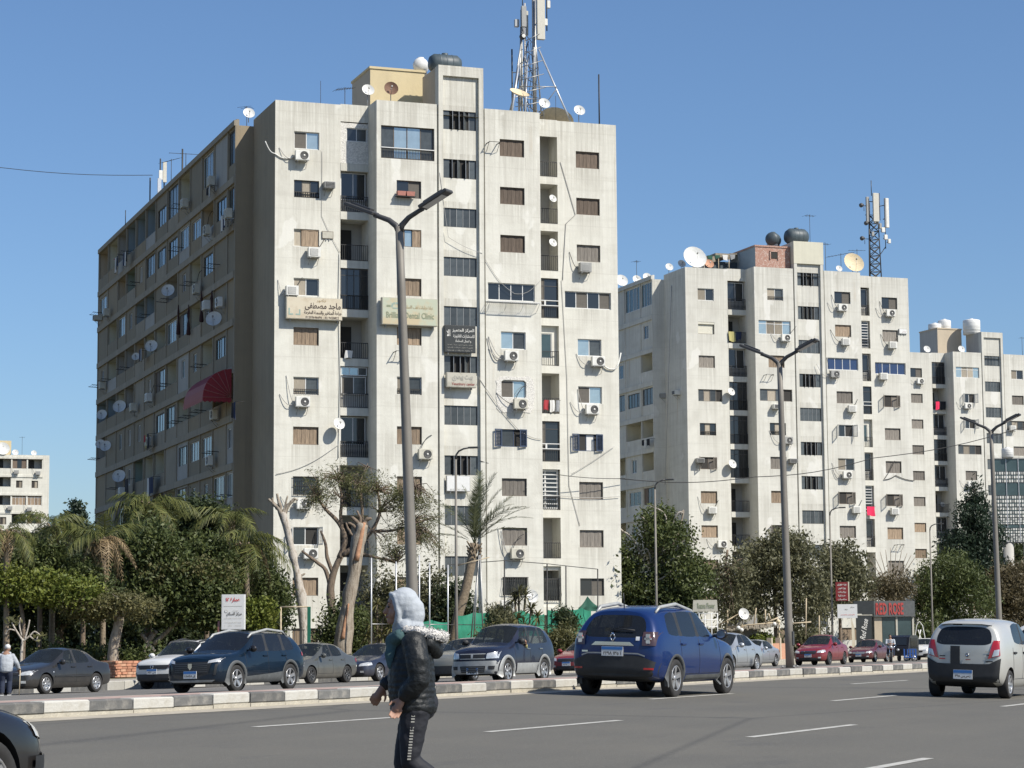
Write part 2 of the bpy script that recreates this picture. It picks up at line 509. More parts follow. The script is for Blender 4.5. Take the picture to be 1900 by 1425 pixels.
leaf_mat('leaf_ficus', (0.040, 0.060, 0.020), (0.115, 0.135, 0.040))
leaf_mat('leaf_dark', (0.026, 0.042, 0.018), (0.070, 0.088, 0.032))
leaf_mat('leaf_lime', (0.075, 0.110, 0.018), (0.20, 0.215, 0.04))
leaf_mat('leaf_grey', (0.066, 0.072, 0.036), (0.175, 0.168, 0.09))
leaf_mat('leaf_acacia', (0.075, 0.085, 0.032), (0.165, 0.165, 0.065))
leaf_mat('leaf_conifer', (0.018, 0.036, 0.026), (0.042, 0.065, 0.036))
leaf_mat('leaf_palm', (0.05, 0.07, 0.02), (0.17, 0.175, 0.05))
leaf_mat('leaf_date', (0.055, 0.070, 0.034), (0.13, 0.14, 0.070))
leaf_mat('leaf_dead', (0.20, 0.14, 0.075), (0.36, 0.27, 0.15))
leaf_mat('leaf_brownish', (0.075, 0.065, 0.035), (0.15, 0.12, 0.065))
leaf_mat('leaf_olive', (0.07, 0.075, 0.03), (0.17, 0.155, 0.06))

# ------------------------------------------------------------------ measuring helpers (photo pixel -> place)
def ray(px, py):
 x, y = (px - 950) / FPX, (py - 712.5) / FPX
 cr, sr = math.cos(ROLL), math.sin(ROLL)
 ux, uy = x * cr - y * sr, x * sr + y * cr
 c, s = math.cos(PITCH), math.sin(PITCH)
 return Vector((ux, c + uy * s, s - uy * c))


def at(px, py, Y):
 r = ray(px, py)
 return r * (Y / r.y) + Vector((0, 0, CAM_H))


class Frame:
 """A right-angled plan frame: u along a front, v into depth, z up."""

 def __init__(s, ox, oy, yaw):
  s.o, s.yaw = Vector((ox, oy)), yaw
  s.e = Vector((math.sin(yaw), math.cos(yaw)))
  s.w = Vector((-math.cos(yaw), math.sin(yaw)))
  s.rz = math.pi / 2 - yaw

 def world(s, u, v, z):
  q = s.o + s.e * u + s.w * v
  return Vector((q.x, q.y, z))

 def front(s, px, py, v=0.0):
  r = ray(px, py)
  t = (v + s.w.dot(s.o)) / (s.w.x * r.x + s.w.y * r.y)
  p = r * t
  return (Vector((p.x, p.y)) - s.o).dot(s.e), p.z + CAM_H

 def side(s, px, py, u=0.0):
  r = ray(px, py)
  t = (u + s.e.dot(s.o)) / (s.e.x * r.x + s.e.y * r.y)
  p = r * t
  return (Vector((p.x, p.y)) - s.o).dot(s.w), p.z + CAM_H


RD = Frame(0, 0, math.atan2(0.433, 0.9014))       # road frame: u along the avenue, v across it (left)
RD.w = Vector((-0.9014, 0.433))


def road_z(p):
 if p < 18.5:
  return -0.028 * (18.5 - p)
 if p < 46.0:
  return -0.02 - 0.021 * (p - 18.5)
 return GARDEN_Z


GARDEN_Z = -0.30


def spot(px, p):
 """Plan position seen in column px that lies p metres across the avenue."""
 k = ray(px, 1190)
 k = k.x / k.y
 Y = p / (0.433 - 0.9014 * k)
 return Vector((k * Y, Y, road_z(p)))


# ------------------------------------------------------------------ mesh helpers
class MB:
 def __init__(s):
  s.v, s.f, s.m = [], [], []
  s.mats = []
  s.sm = []

 def mi(s, m):
  if m not in s.mats:
   s.mats.append(m)
  return s.mats.index(m)

 def add(s, vs, fs, m, smooth=False, T=None):
  b = len(s.v)
  s.v += [tuple(T @ Vector(p)) for p in vs] if T is not None else [tuple(p) for p in vs]
  k = s.mi(m)
  for f in fs:
   s.f.append(tuple(b + i for i in f))
   s.m.append(k)
   s.sm.append(smooth)
  return s

 def box(s, x0, x1, y0, y1, z0, z1, m, T=None, bev=0.0):
  if bev:
   b = bev
   vs, fs = [], []
   for z, i in ((z0, b), (z0 + b, 0), (z1 - b, 0), (z1, b)):
    vs += [(x0 + i + (b if i == 0 else 0) * 0, y0 + i, z), (x1 - i, y0 + i, z), (x1 - i, y1 - i, z), (x0 + i, y1 - i, z)]
   fs = [(3, 2, 1, 0), (12, 13, 14, 15)]
   for r in range(3):
    for k in range(4):
     a, c = r * 4 + k, r * 4 + (k + 1) % 4
     fs.append((a, c, c + 4, a + 4))
   return s.add(vs, fs, m, False, T)
  vs = [(x0, y0, z0), (x1, y0, z0), (x1, y1, z0), (x0, y1, z0), (x0, y0, z1), (x1, y0, z1), (x1, y1, z1), (x0, y1, z1)]
  return s.add(vs, [(3, 2, 1, 0), (4, 5, 6, 7), (0, 1, 5, 4), (1, 2, 6, 5), (2, 3, 7, 6), (3, 0, 4, 7)], m, False, T)

 def quad(s, a, b, c, d, m, T=None):
  return s.add([a, b, c, d], [(0, 1, 2, 3)], m, False, T)

 def cyl(s, p0, p1, r0, m, r1=None, n=8, cap=True, smooth=True, T=None):
  return s.tube([p0, p1], [r0, r0 if r1 is None else r1], m, n, cap, smooth, T)

 def tube(s, pts, rad, m, n=6, cap=True, smooth=True, T=None):
  pts = [Vector(p) for p in pts]
  if not isinstance(rad, (list, tuple)):
   rad = [rad] * len(pts)
  vs, fs = [], []
  ref = None
  for i, p in enumerate(pts):
   a, c = pts[max(i - 1, 0)], pts[min(i + 1, len(pts) - 1)]
   d = (c - a)
   d = d.normalized() if d.length > 1e-9 else Vector((0, 0, 1))
   if ref is None:
    ref = Vector((1, 0, 0)) if abs(d.x) < 0.8 else Vector((0, 1, 0))
   x = (ref - d * ref.dot(d))
   x = x.normalized() if x.length > 1e-6 else d.orthogonal().normalized()
   ref = x
   y = d.cross(x)
   for k in range(n):
    t = 2 * math.pi * k / n
    vs.append(p + (x * math.cos(t) + y * math.sin(t)) * rad[i])
  for i in range(len(pts) - 1):
   for k in range(n):
    a, c = i * n + k, i * n + (k + 1) % n
    fs.append((a, c, c + n, a + n))
  if cap:
   fs.append(tuple(range(n - 1, -1, -1)))
   fs.append(tuple((len(pts) - 1) * n + k for k in range(n)))
  return s.add(vs, fs, m, smooth, T)

 def lathe(s, prof, m, n=16, T=None, smooth=True, axis='z', c=(0, 0, 0)):
  """prof: (radius, height) pairs turned round an axis."""
  vs, fs = [], []
  for r, h in prof:
   for k in range(n):
    t = 2 * math.pi * k / n
    a, b = r * math.cos(t), r * math.sin(t)
    q = {'z': (a, b, h), 'y': (a, h, b), 'x': (h, a, b)}[axis]
    vs.append((q[0] + c[0], q[1] + c[1], q[2] + c[2]))
  for i in range(len(prof) - 1):
   for k in range(n):
    a, b = i * n + k, i * n + (k + 1) % n
    fs.append((a, b, b + n, a + n) if axis != 'y' else (b, a, a + n, b + n))
  return s.add(vs, fs, m, smooth, T)

 def mesh(s, name):
  me = bpy.data.meshes.new(name)
  me.from_pydata(s.v, [], s.f)
  for m in s.mats:
   me.materials.append(MATS[m])
  me.polygons.foreach_set('material_index', s.m)
  me.polygons.foreach_set('use_smooth', s.sm)
  me.update()
  return me

 def build(s, name, parent=None, loc=(0, 0, 0), rz=0.0, kind=None):
  return obj(name, s.mesh(name), parent, loc, rz, kind)


def obj(name, me, parent=None, loc=(0, 0, 0), rz=0.0, kind=None):
 o = bpy.data.objects.new(name, me)
 COL.objects.link(o)
 if parent is not None:
  o.parent = parent
 o.location = loc
 if rz:
  o.rotation_euler = (0, 0, rz)
 if kind:
  o['kind'] = kind
 return o


def tag(o, label, cat, group=None):
 o['label'], o['category'] = label, cat
 if group:
  o['group'] = group
 return o


def thing(name, label, cat, loc=(0, 0, 0), rz=0.0, group=None):
 o = bpy.data.objects.new(name, None)
 o.empty_display_size = 0.2
 COL.objects.link(o)
 o.location = loc
 o.rotation_euler = (0, 0, rz)
 return tag(o, label, cat, group)


def fast_mesh(name, verts, quads, m, tone=None, mats=None, midx=None, smooth=False):
 """Mesh straight from numpy arrays (quads: Nx4 or tris Nx3)."""
 me = bpy.data.meshes.new(name)
 nv, nf, k = len(verts), len(quads), quads.shape[1]
 me.vertices.add(nv)
 me.vertices.foreach_set('co', verts.astype(np.float32).ravel())
 me.loops.add(nf * k)
 me.loops.foreach_set('vertex_index', quads.astype(np.int32).ravel())
 me.polygons.add(nf)
 me.polygons.foreach_set('loop_start', np.arange(0, nf * k, k, dtype=np.int32))
 me.polygons.foreach_set('loop_total', np.full(nf, k, dtype=np.int32))
 for q in (mats or [m]):
  me.materials.append(MATS[q])
 if midx is not None:
  me.polygons.foreach_set('material_index', midx.astype(np.int32))
 if smooth:
  me.polygons.foreach_set('use_smooth', np.ones(nf, dtype=bool))
 me.update(calc_edges=True)
 if tone is not None:
  a = me.attributes.new('leaf_tone', 'FLOAT', 'FACE')
  a.data.foreach_set('value', tone.astype(np.float32))
 me.validate()
 return me


_AR = {}
_AB = [('ا', 0xFE8D, 2), ('أ', 0xFE83, 2), ('ب', 0xFE8F, 4), ('ة', 0xFE93, 2), ('ت', 0xFE95, 4), ('ث', 0xFE99, 4), ('ج', 0xFE9D, 4),
  ('ح', 0xFEA1, 4), ('خ', 0xFEA5, 4), ('د', 0xFEA9, 2), ('ذ', 0xFEAB, 2), ('ر', 0xFEAD, 2), ('ز', 0xFEAF, 2), ('س', 0xFEB1, 4),
  ('ش', 0xFEB5, 4), ('ص', 0xFEB9, 4), ('ض', 0xFEBD, 4), ('ط', 0xFEC1, 4), ('ظ', 0xFEC5, 4), ('ع', 0xFEC9, 4), ('غ', 0xFECD, 4),
  ('ف', 0xFED1, 4), ('ق', 0xFED5, 4), ('ك', 0xFED9, 4), ('ل', 0xFEDD, 4), ('م', 0xFEE1, 4), ('ن', 0xFEE5, 4), ('ه', 0xFEE9, 4),
  ('و', 0xFEED, 2), ('ى', 0xFEEF, 2), ('ي', 0xFEF1, 4)]
for _c, _b, _n in _AB:
 _AR[_c] = (_b, _n)


def arabic(s):
 """Join Arabic letters into their connected forms and lay them out right to left."""
 out = []
 for i, c in enumerate(s):
  if c not in _AR:
   out.append(c)
   continue
  b, n = _AR[c]
  pj = i > 0 and s[i - 1] in _AR and _AR[s[i - 1]][1] == 4
  nj = n == 4 and i + 1 < len(s) and s[i + 1] in _AR
  out.append(chr(b + ((3 if nj else 1) if pj else (2 if nj else 0))))
 return ''.join(reversed(out))


SCR = bpy.data.scenes.new('scratch')


def settle(o):
 """Mesh of an object with its modifiers, worked out in a scratch scene."""
 with bpy.context.temp_override(scene=SCR, view_layer=SCR.view_layers[0]):
  dg = bpy.context.evaluated_depsgraph_get()
  dg.update()
  return bpy.data.meshes.new_from_object(o.evaluated_get(dg))


def text(name, body, m, parent, w, h, loc, rot=(math.pi / 2, 0, 0), ext=0.012, bold=0.0, shear=0.0):
 """Lettering as real raised mesh, fitted to a w x h box centred on loc (in the parent's frame)."""
 c = bpy.data.curves.new(name, 'FONT')
 c.body = body
 c.resolution_u = 2
 c.extrude = 0.0
 c.offset = bold
 c.shear = shear
 o = bpy.data.objects.new(name, c)
 SCR.collection.objects.link(o)
 me = settle(o)
 bpy.data.objects.remove(o)
 bpy.data.curves.remove(c)
 n = len(me.vertices)
 co = np.zeros(n * 3, dtype=np.float32)
 me.vertices.foreach_get('co', co)
 co = co.reshape(-1, 3)
 lo, hi = co.min(0), co.max(0)
 sc = np.array([w / max(hi[0] - lo[0], 1e-6), h / max(hi[1] - lo[1], 1e-6), 1])
 co = (co - (lo + hi) / 2) * sc
 co[:, 2] += ext
 me.vertices.foreach_set('co', co.ravel())
 me.materials.clear()
 me.materials.append(MATS[m])
 me.update()
 t = obj(name, me, parent, loc)
 t.rotation_euler = rot
 return t


def copy_tree(o, parent=None):
 c = o.copy()
 COL.objects.link(c)
 c.parent = parent
 for ch in list(o.children):
  copy_tree(ch, c)
 return c


ORD = ['top', 'second', 'third', 'fourth', 'fifth', 'sixth', 'seventh', 'eighth', 'ninth', 'tenth', 'eleventh', 'twelfth', 'thirteenth']

# ------------------------------------------------------------------ ground, roads, kerbs
def strip(name, rows, t0, t1, m, nt=1, z_off=0.0, kind='structure'):
 """A sheet along the avenue: rows = [(p, z)...]."""
 b = MB()
 vs, fs = [], []
 k = len(rows)
 for i in range(nt + 1):
  t = t0 + (t1 - t0) * i / nt
  for p, z in rows:
   q = RD.world(t, p, z + z_off)
   vs.append((q.x, q.y, q.z))
 for i in range(nt):
  for j in range(k - 1):
   a = i * k + j
   fs.append((a, a + k, a + k + 1, a + 1))
 b.add(vs, fs, m)
 return b.build(name, kind=kind)


strip('ground', [(-2500, -1.9), (-31, -1.9), (19, -1.5), (45.9, -0.9), (46.3, GARDEN_Z - 0.02), (2500, GARDEN_Z - 0.02)], -1500, 4000, 'soil')
strip('main_road', [(-30, road_z(-30)), (18.5, 0.0)], -80, 900, 'asphalt')
strip('service_road', [(19.7, road_z(19.7)), (46.0, road_z(45.99))], -80, 900, 'asphalt_old')
strip('pavement', [(46.25, GARDEN_Z), (48.6, GARDEN_Z)], -80, 900, 'pavement')
strip('gutter_dust', [(17.95, road_z(17.95)), (18.5, 0.0)], -80, 400, 'dust', z_off=0.004)
strip('median_strip', [(18.73, 0.205), (19.5, 0.205)], -80, 900, 'median_paving')
# long low edge of the service road beyond the median, in one piece
eb = MB()
eb.box(-80, 900, 19.45, 19.7, -0.2, 0.2, 'kerb_bare')
e_ob = eb.build('median_edge', rz=RD.rz, kind='structure')

ms = {}
for nm in ('kerb_white', 'kerb_black'):
 b = MB()
 b.box(0.012, 0.988, 0.0, 0.25, 0.055, 0.215, nm, bev=0.018)
 b.box(0.004, 0.996, -0.012, 0.25, -0.1, 0.055, 'kerb_bare')
 ms[nm] = b.mesh('kerb_stone')
km = MB()
km.box(-80, 15, 18.5, 18.75, -0.1, 0.21, 'kerb_white')
km.box(110, 700, 18.5, 18.75, -0.1, 0.21, 'kerb_bare')
kerb = km.build('median_kerb', rz=RD.rz, kind='structure')
for i in range(95):
 o = obj('kerb_stone', ms['kerb_white' if i % 2 else 'kerb_black'], kerb, (15 + i + 0.35, 18.5 + random.uniform(-0.012, 0.012), random.uniform(-0.01, 0.008)))
 o.rotation_euler = (random.uniform(-0.02, 0.02), random.uniform(-0.006, 0.006), random.uniform(-0.008, 0.008))
ms2 = {}
for nm in ('kerb_white', 'kerb_black', 'kerb_bare'):
 b = MB()
 b.box(0.012, 0.988, 0.0, 0.25, -0.33, 0.012, nm, bev=0.02)
 ms2[nm] = b.mesh('kerb_stone')
km = MB()
km.box(-80, 42, 46, 46.25, -0.7, -0.29, 'kerb_bare')
km.box(172, 700, 46, 46.25, -0.7, -0.29, 'kerb_bare')
kerb2 = km.build('pavement_kerb', rz=RD.rz, kind='structure')
for i in range(130):
 obj('kerb_stone', ms2[('kerb_white' if (i // 2) % 2 else 'kerb_black') if i < 40 else 'kerb_bare'], kerb2, (42 + i, 46.0, GARDEN_Z + random.uniform(-0.01, 0.008)))

# painted lane dashes on the main carriageway
for p, t, l in ((15.3, 24.4, 3.9), (15.4, 37.6, 4.2), (15.75, 50.6, 4.6), (15.8, 64, 4.5), (12.62, 25.5, 4.2), (12.75, 39.8, 4.0), (12.8, 53.5, 4.2),
    (12.8, 67, 4.2), (9.66, 12.7, 4.2), (9.66, 26.8, 4.3), (9.7, 39.9, 4.2), (9.7, 54, 4.2), (6.7, 20, 4.2), (6.7, 34, 4.2), (6.7, 48, 4.2)):
 b = MB()
 b.quad((0, 0, 0), (l, 0, 0), (l, 0.13, 0.13 * 0.028), (0, 0.13, 0.13 * 0.028), 'road_paint')
 q = RD.world(t, p - 0.06, road_z(p - 0.06) + 0.005)
 b.build('lane_marking', loc=q, rz=RD.rz, kind='structure')

# ------------------------------------------------------------------ apartment blocks
ROOF, STOREY = 32.55, 2.9
CACHE = {}


def cached(key, make):
 if key not in CACHE:
  CACHE[key] = make()
 return CACHE[key]


def panel(b, a0, a1, z0, z1, holes, m, f, rev=0.16, n=1):
 """Wall panel on a plane: f(a, d, z) maps along/depth/up; holes get real reveals."""
 A = sorted({a0, a1, *[x for h in holes for x in h[:2]]})
 Z = sorted({z0, z1, *[x for h in holes for x in h[2:]]})
 A = [a for a in A if a0 <= a <= a1]
 Z = [z for z in Z if z0 <= z <= z1]
 for i in range(len(A) - 1):
  run = None
  for j in range(len(Z) - 1):
   ca, cz = (A[i] + A[i + 1]) / 2, (Z[j] + Z[j + 1]) / 2
   if any(h[0] < ca < h[1] and h[2] < cz < h[3] for h in holes):
    continue
   b.quad(f(A[i], 0, Z[j]), f(A[i + 1], 0, Z[j]), f(A[i + 1], 0, Z[j + 1]), f(A[i], 0, Z[j + 1]), m)
 for h in holes:
  x0, x1, y0, y1 = h
  for p, q in (((x0, y0), (x0, y1)), ((x0, y1), (x1, y1)), ((x1, y1), (x1, y0)), ((x1, y0), (x0, y0))):
   b.quad(f(p[0], 0, p[1]), f(q[0], 0, q[1]), f(q[0], rev, q[1]), f(p[0], rev, p[1]), m)


def frame_mesh(w, h, n, m, t=0.05, d=0.06, transom=None, name='window'):
 def mk():
  b = MB()
  b.box(0, w, 0, d, 0, t, m)
  b.box(0, w, 0, d, h - t, h, m)
  b.box(0, t, 0.002, d - 0.002, t, h - t, m)
  b.box(w - t, w, 0.002, d - 0.002, t, h - t, m)
  for i in range(1, n):
   x = w * i / n
   b.box(x - t * 0.45, x + t * 0.45, 0.004, d - 0.004, t, h - t, m)
  if transom:
   b.box(t, w - t, 0.006, d - 0.006, transom - t * 0.4, transom + t * 0.4, m)
  return b.mesh(name)
 return cached(('fr', round(w, 2), round(h, 2), n, m, t, transom, name), mk)


def pane_mesh(w, h, m, name='pane'):
 def mk():
  b = MB()
  b.box(0, w, 0, 0.012, 0, h, m)
  return b.mesh(name)
 return cached(('pn', round(w, 2), round(h, 2), m, name), mk)


def shutter_mesh(w, h, m, n=6, zig=0.022):
 def mk():
  b = MB()
  pw = w / n
  for i in range(n):
   y0, y1 = (0, zig) if i % 2 else (zig, 0)
   x0, x1 = i * pw + 0.006, (i + 1) * pw - 0.006
   b.add([(x0, y0, 0.02), (x1, y1, 0.02), (x1, y1 + 0.03, 0.02), (x0, y0 + 0.03, 0.02),
     (x0, y0, h - 0.02), (x1, y1, h - 0.02), (x1, y1 + 0.03, h - 0.02), (x0, y0 + 0.03, h - 0.02)],
     [(3, 2, 1, 0), (4, 5, 6, 7), (0, 1, 5, 4), (1, 2, 6, 5), (2, 3, 7, 6), (3, 0, 4, 7)], m)
  b.box(0, w, 0.05, 0.06, 0, h, 'inside_dark')
  b.box(0, w, -0.012, 0.012, h - 0.045, h, m)
  b.box(0, w, -0.008, 0.012, 0, 0.035, m)
  return b.mesh('shutter')
 return cached(('sh', round(w, 2), round(h, 2), m, n), mk)


def rail_mesh(w, h, m, n=None, style='bars', name='railing'):
 def mk():
  b = MB()
  k = n or max(4, int(w / 0.13))
  b.box(0, w, -0.02, 0.02, h - 0.04, h, m)
  b.box(0, w, -0.015, 0.015, 0.03, 0.06, m)
  for i in range(k + 1):
   x = 0.015 + (w - 0.03) * i / k
   if style == 'baluster':
    b.lathe([(0.018, 0.05), (0.04, h * 0.3), (0.016, h * 0.55), (0.034, h * 0.8), (0.016, h - 0.03)], m, 6, c=(x, 0, 0))
   elif style == 'belly':
    b.tube([(x, 0, 0.05), (x, -0.16, h * 0.35), (x, -0.14, h * 0.55), (x, 0, h * 0.9)], 0.012, m, 4)
   else:
    b.box(x - 0.011, x + 0.011, -0.011, 0.011, 0.05, h - 0.03, m)
  return b.mesh(name)
 return cached(('rl', round(w, 2), round(h, 2), m, n, style, name), mk)


def window(par, u0, u1, z0, z1, v, panes=('glass_dark', 'glass_dark'), frame='alu_white', rail=None, transom=None, rot=0.0, name='window', t=0.05):
 """Framed window: frame is the part, every pane (and railing) a sub-part."""
 w, h = u1 - u0, z1 - z0
 fo = obj(name, frame_mesh(w, h, len(panes), frame, t, 0.06, transom, name), par, (u0, v, z0), rot)
 pw = w / len(panes)
 for i, m in enumerate(panes):
  obj('pane', pane_mesh(pw - t * 0.9, h - 2 * t, m), fo, (i * pw + t * 0.45, 0.02 + (i % 2) * 0.015, t))
 if rail:
  style, rm, rh = rail
  obj('railing', rail_mesh(w, rh, rm, None, style), fo, (0, -0.07, 0))
 return fo


def shuttered(par, u0, u1, z0, z1, v, m='shutter_tan', n=6, rot=0.0):
 w, h = u1 - u0, z1 - z0
 fo = obj('window', frame_mesh(w, h, 1, 'wood_frame', 0.035, 0.08), par, (u0, v, z0), rot)
 obj('shutter', shutter_mesh(w - 0.07, h - 0.07, m, n), fo, (0.035, 0.012, 0.035))
 return fo


def leaf_shutter(par, w, h, m, loc, rz):
 def mk():
  b = MB()
  b.box(0, w, -0.02, 0.02, 0, 0.07, m)
  b.box(0, w, -0.02, 0.02, h - 0.07, h, m)
  b.box(0, 0.06, -0.02, 0.02, 0.07, h - 0.07, m)
  b.box(w - 0.06, w, -0.02, 0.02, 0.07, h - 0.07, m)
  k = int(h / 0.09)
  for i in range(k):
   z = 0.07 + (h - 0.14) * (i + 0.5) / k
   b.add([(0.06, -0.016, z - 0.03), (w - 0.06, -0.016, z - 0.03), (w - 0.06, 0.012, z + 0.025), (0.06, 0.012, z + 0.025)], [(0, 1, 2, 3)], m)
  return b.mesh('shutter')
 o = obj('shutter', cached(('lf', round(w, 2), round(h, 2), m), mk), par, loc)
 o.rotation_euler = (0, 0, rz)
 return o


def opened(par, u0, u1, z0, z1, v, m, inner=('inside_dark', 'glass_dark'), frame='alu_white', swing=(2.5, 0.9), half=True):
 fo = window(par, u0, u1, z0, z1, v, inner, frame)
 w = (u1 - u0) * (0.3 if half else 0.5)
 leaf_shutter(fo, w, z1 - z0, m, (0.0, -0.17, 0), -swing[0])
 leaf_shutter(fo, w, z1 - z0, m, (u1 - u0, -0.17, 0), -(math.pi - swing[1]))
 return fo


def grille(par, u0, u1, z0, z1, v, belly=True):
 fo = window(par, u0, u1, z0, z1, v, ('glass_dark', 'glass_dark'), 'alu_dark')
 b = MB()
 w, h = u1 - u0, z1 - z0
 k = int(w / 0.11)
 for i in range(k + 1):
  x = w * i / k
  if belly:
   b.tube([(x, -0.17, h), (x, -0.2, h * 0.7), (x, -0.36, h * 0.25), (x, -0.19, 0.0)], 0.014, 'iron_dark', 4)
  else:
   b.box(x - 0.01, x + 0.01, -0.19, -0.17, 0, h, 'iron_dark')
 for z in ((0.0, 0.5, 1.0) if not belly else (0.0, 1.0)):
  b.box(-0.03, w + 0.03, -0.195, -0.165, h * z - 0.015, h * z + 0.015, 'iron_dark')
 b.build('security_grille', fo)
 return fo


def fit_window(par, code, u0, u1, z0, z1, v):
 """One window of a facade column by its code."""
 d = v + 0.1
 if code == 'S':
  shuttered(par, u0, u1, z0, z1, d, 'shutter_tan')
 elif code == 'B':
  shuttered(par, u0, u1, z0, z1, d, 'shutter_brown')
 elif code == 'Y':
  shuttered(par, u0, u1, z0, z1, d, 'shutter_grey')
 elif code == 'H':
  f = window(par, u0, u1, z0, z1, d + 0.02, ('curtain', 'glass_dark'), 'alu_white')
  obj('shutter', shutter_mesh((u1 - u0) * 0.68, z1 - z0 - 0.06, 'shutter_tan', 4), f, ((u1 - u0) * 0.31, -0.07, 0.03))
 elif code == 'h':
  f = window(par, u0, u1, z0, z1, d + 0.02, ('shutter_tan', 'glass_sky', 'glass_dark'), 'wood_frame')
  obj('shutter', shutter_mesh((u1 - u0) * 0.34, z1 - z0 - 0.06, 'shutter_tan', 3), f, ((u1 - u0) * 0.64, -0.07, 0.03))
 elif code == 'L':
  window(par, u0, u1, z0, z1, d, ('fly_screen', 'glass_sky'))
 elif code == 'l':
  window(par, u0, u1, z0, z1, d, ('glass_sky', 'glass_grey'))
 elif code == 'M':
  window(par, u0, u1, z0, z1, d, ('curtain', 'glass_dark'))
 elif code == 'D':
  window(par, u0, u1, z0, z1, d, ('glass_dark', 'fly_screen'), 'alu_dark')
 elif code == 'K':
  window(par, u0, u1, z0, z1, d, ('glass_dark', 'curtain', 'glass_dark'), 'alu_dark', rail=('baluster', 'iron_dark', 0.36))
 elif code == 'k':
  window(par, u0, u1, z0, z1, d, ('curtain', 'glass_grey'), 'alu_white', rail=('bars', 'iron_dark', 0.34))
 elif code == 'W':
  window(par, u0, u1, z0, z1, d, ('glass_dark',) * 4)
 elif code == 'w':
  window(par, u0, u1, z0, z1, d, ('glass_dark', 'fly_screen') * 2)
 elif code == 'b':
  window(par, u0, u1, z0, z1, d, ('glass_blue',) * 4, transom=None)
 elif code == 'T':
  window(par, u0, u1, z0, z1, d, ('glass_sky', 'curtain', 'curtain', 'glass_sky'), transom=(z1 - z0) * 0.75)
 elif code == 'O':
  opened(par, u0, u1, z0, z1, d, 'shutter_navy', ('glass_grey', 'inside_dark'), 'shutter_navy', (3.0, 0.15))
 elif code == 'o':
  opened(par, u0, u1, z0, z1, d, 'shutter_navy', ('inside_dark', 'cloth_white', 'inside_dark'), 'shutter_navy', (3.0, 0.15))
 elif code == 'P':
  opened(par, u0, u1, z0, z1, d, 'shutter_white', ('glass_dark', 'inside_dark'), 'alu_white', (1.9, 1.9))
 elif code == 'V':
  opened(par, u0, u1, z0, z1, d, 'shutter_grey', ('inside_dark', 'shutter_grey'), 'wood_frame', (2.2, 0.4))
 elif code == 'G':
  grille(par, u0, u1, z0, z1, d)
 elif code == 'g':
  grille(par, u0, u1, z0, z1, d, False)
 elif code == 'R':
  f = window(par, u0, u1, z0, z1, d + 0.04, ('roller_blind',), 'wood_frame')
  b = MB()
  b.box(0, u1 - u0, -0.12, 0.0, z1 - z0 - 0.2, z1 - z0, 'roller_blind', bev=0.02)
  b.build('blind_box', f)
 elif code == 'N':
  window(par, u0, u1, z0, z1, d, ('glass_grey',) * 6, 'shutter_white', t=0.08)
 elif code == 'C':
  window(par, u0, u1, z0, z1, d, ('glass_grey', 'curtain', 'glass_grey', 'inside_dark'), 'shutter_grey')


def stair_window(par, u0, u1, z0, z1, v, open_):
 w, h = u1 - u0, z1 - z0
 fo = obj('window', frame_mesh(w, h, 1, 'alu_dark', 0.03, 0.05), par, (u0, v, z0))
 b = MB()
 b.box(0.03, w - 0.03, 0.07, 0.09, 0.03, h - 0.03, 'inside_dark')
 b.build('opening', fo)
 n = 5
 pw = (w - 0.06) / n
 for i in range(n):
  o = obj('louvre', cached(('lv', round(pw, 2), round(h, 2)), lambda: _louvre(pw, h)), fo, (0.03 + (i + 0.5) * pw, 0.03, 0.03))
  a = random.choice((0, 0, 0.05))
  if open_ and 0 < i < 4:
   a = random.choice((1.1, 1.3, 0.7))
  o.rotation_euler = (0, 0, a)


def _louvre(pw, h):
 b = MB()
 b.box(-pw / 2 + 0.012, pw / 2 - 0.012, -0.008, 0.008, 0, h - 0.06, 'glass_grey')
 b.box(-pw / 2, -pw / 2 + 0.025, -0.02, 0.02, 0, h - 0.06, 'steel')
 return b.mesh('louvre')


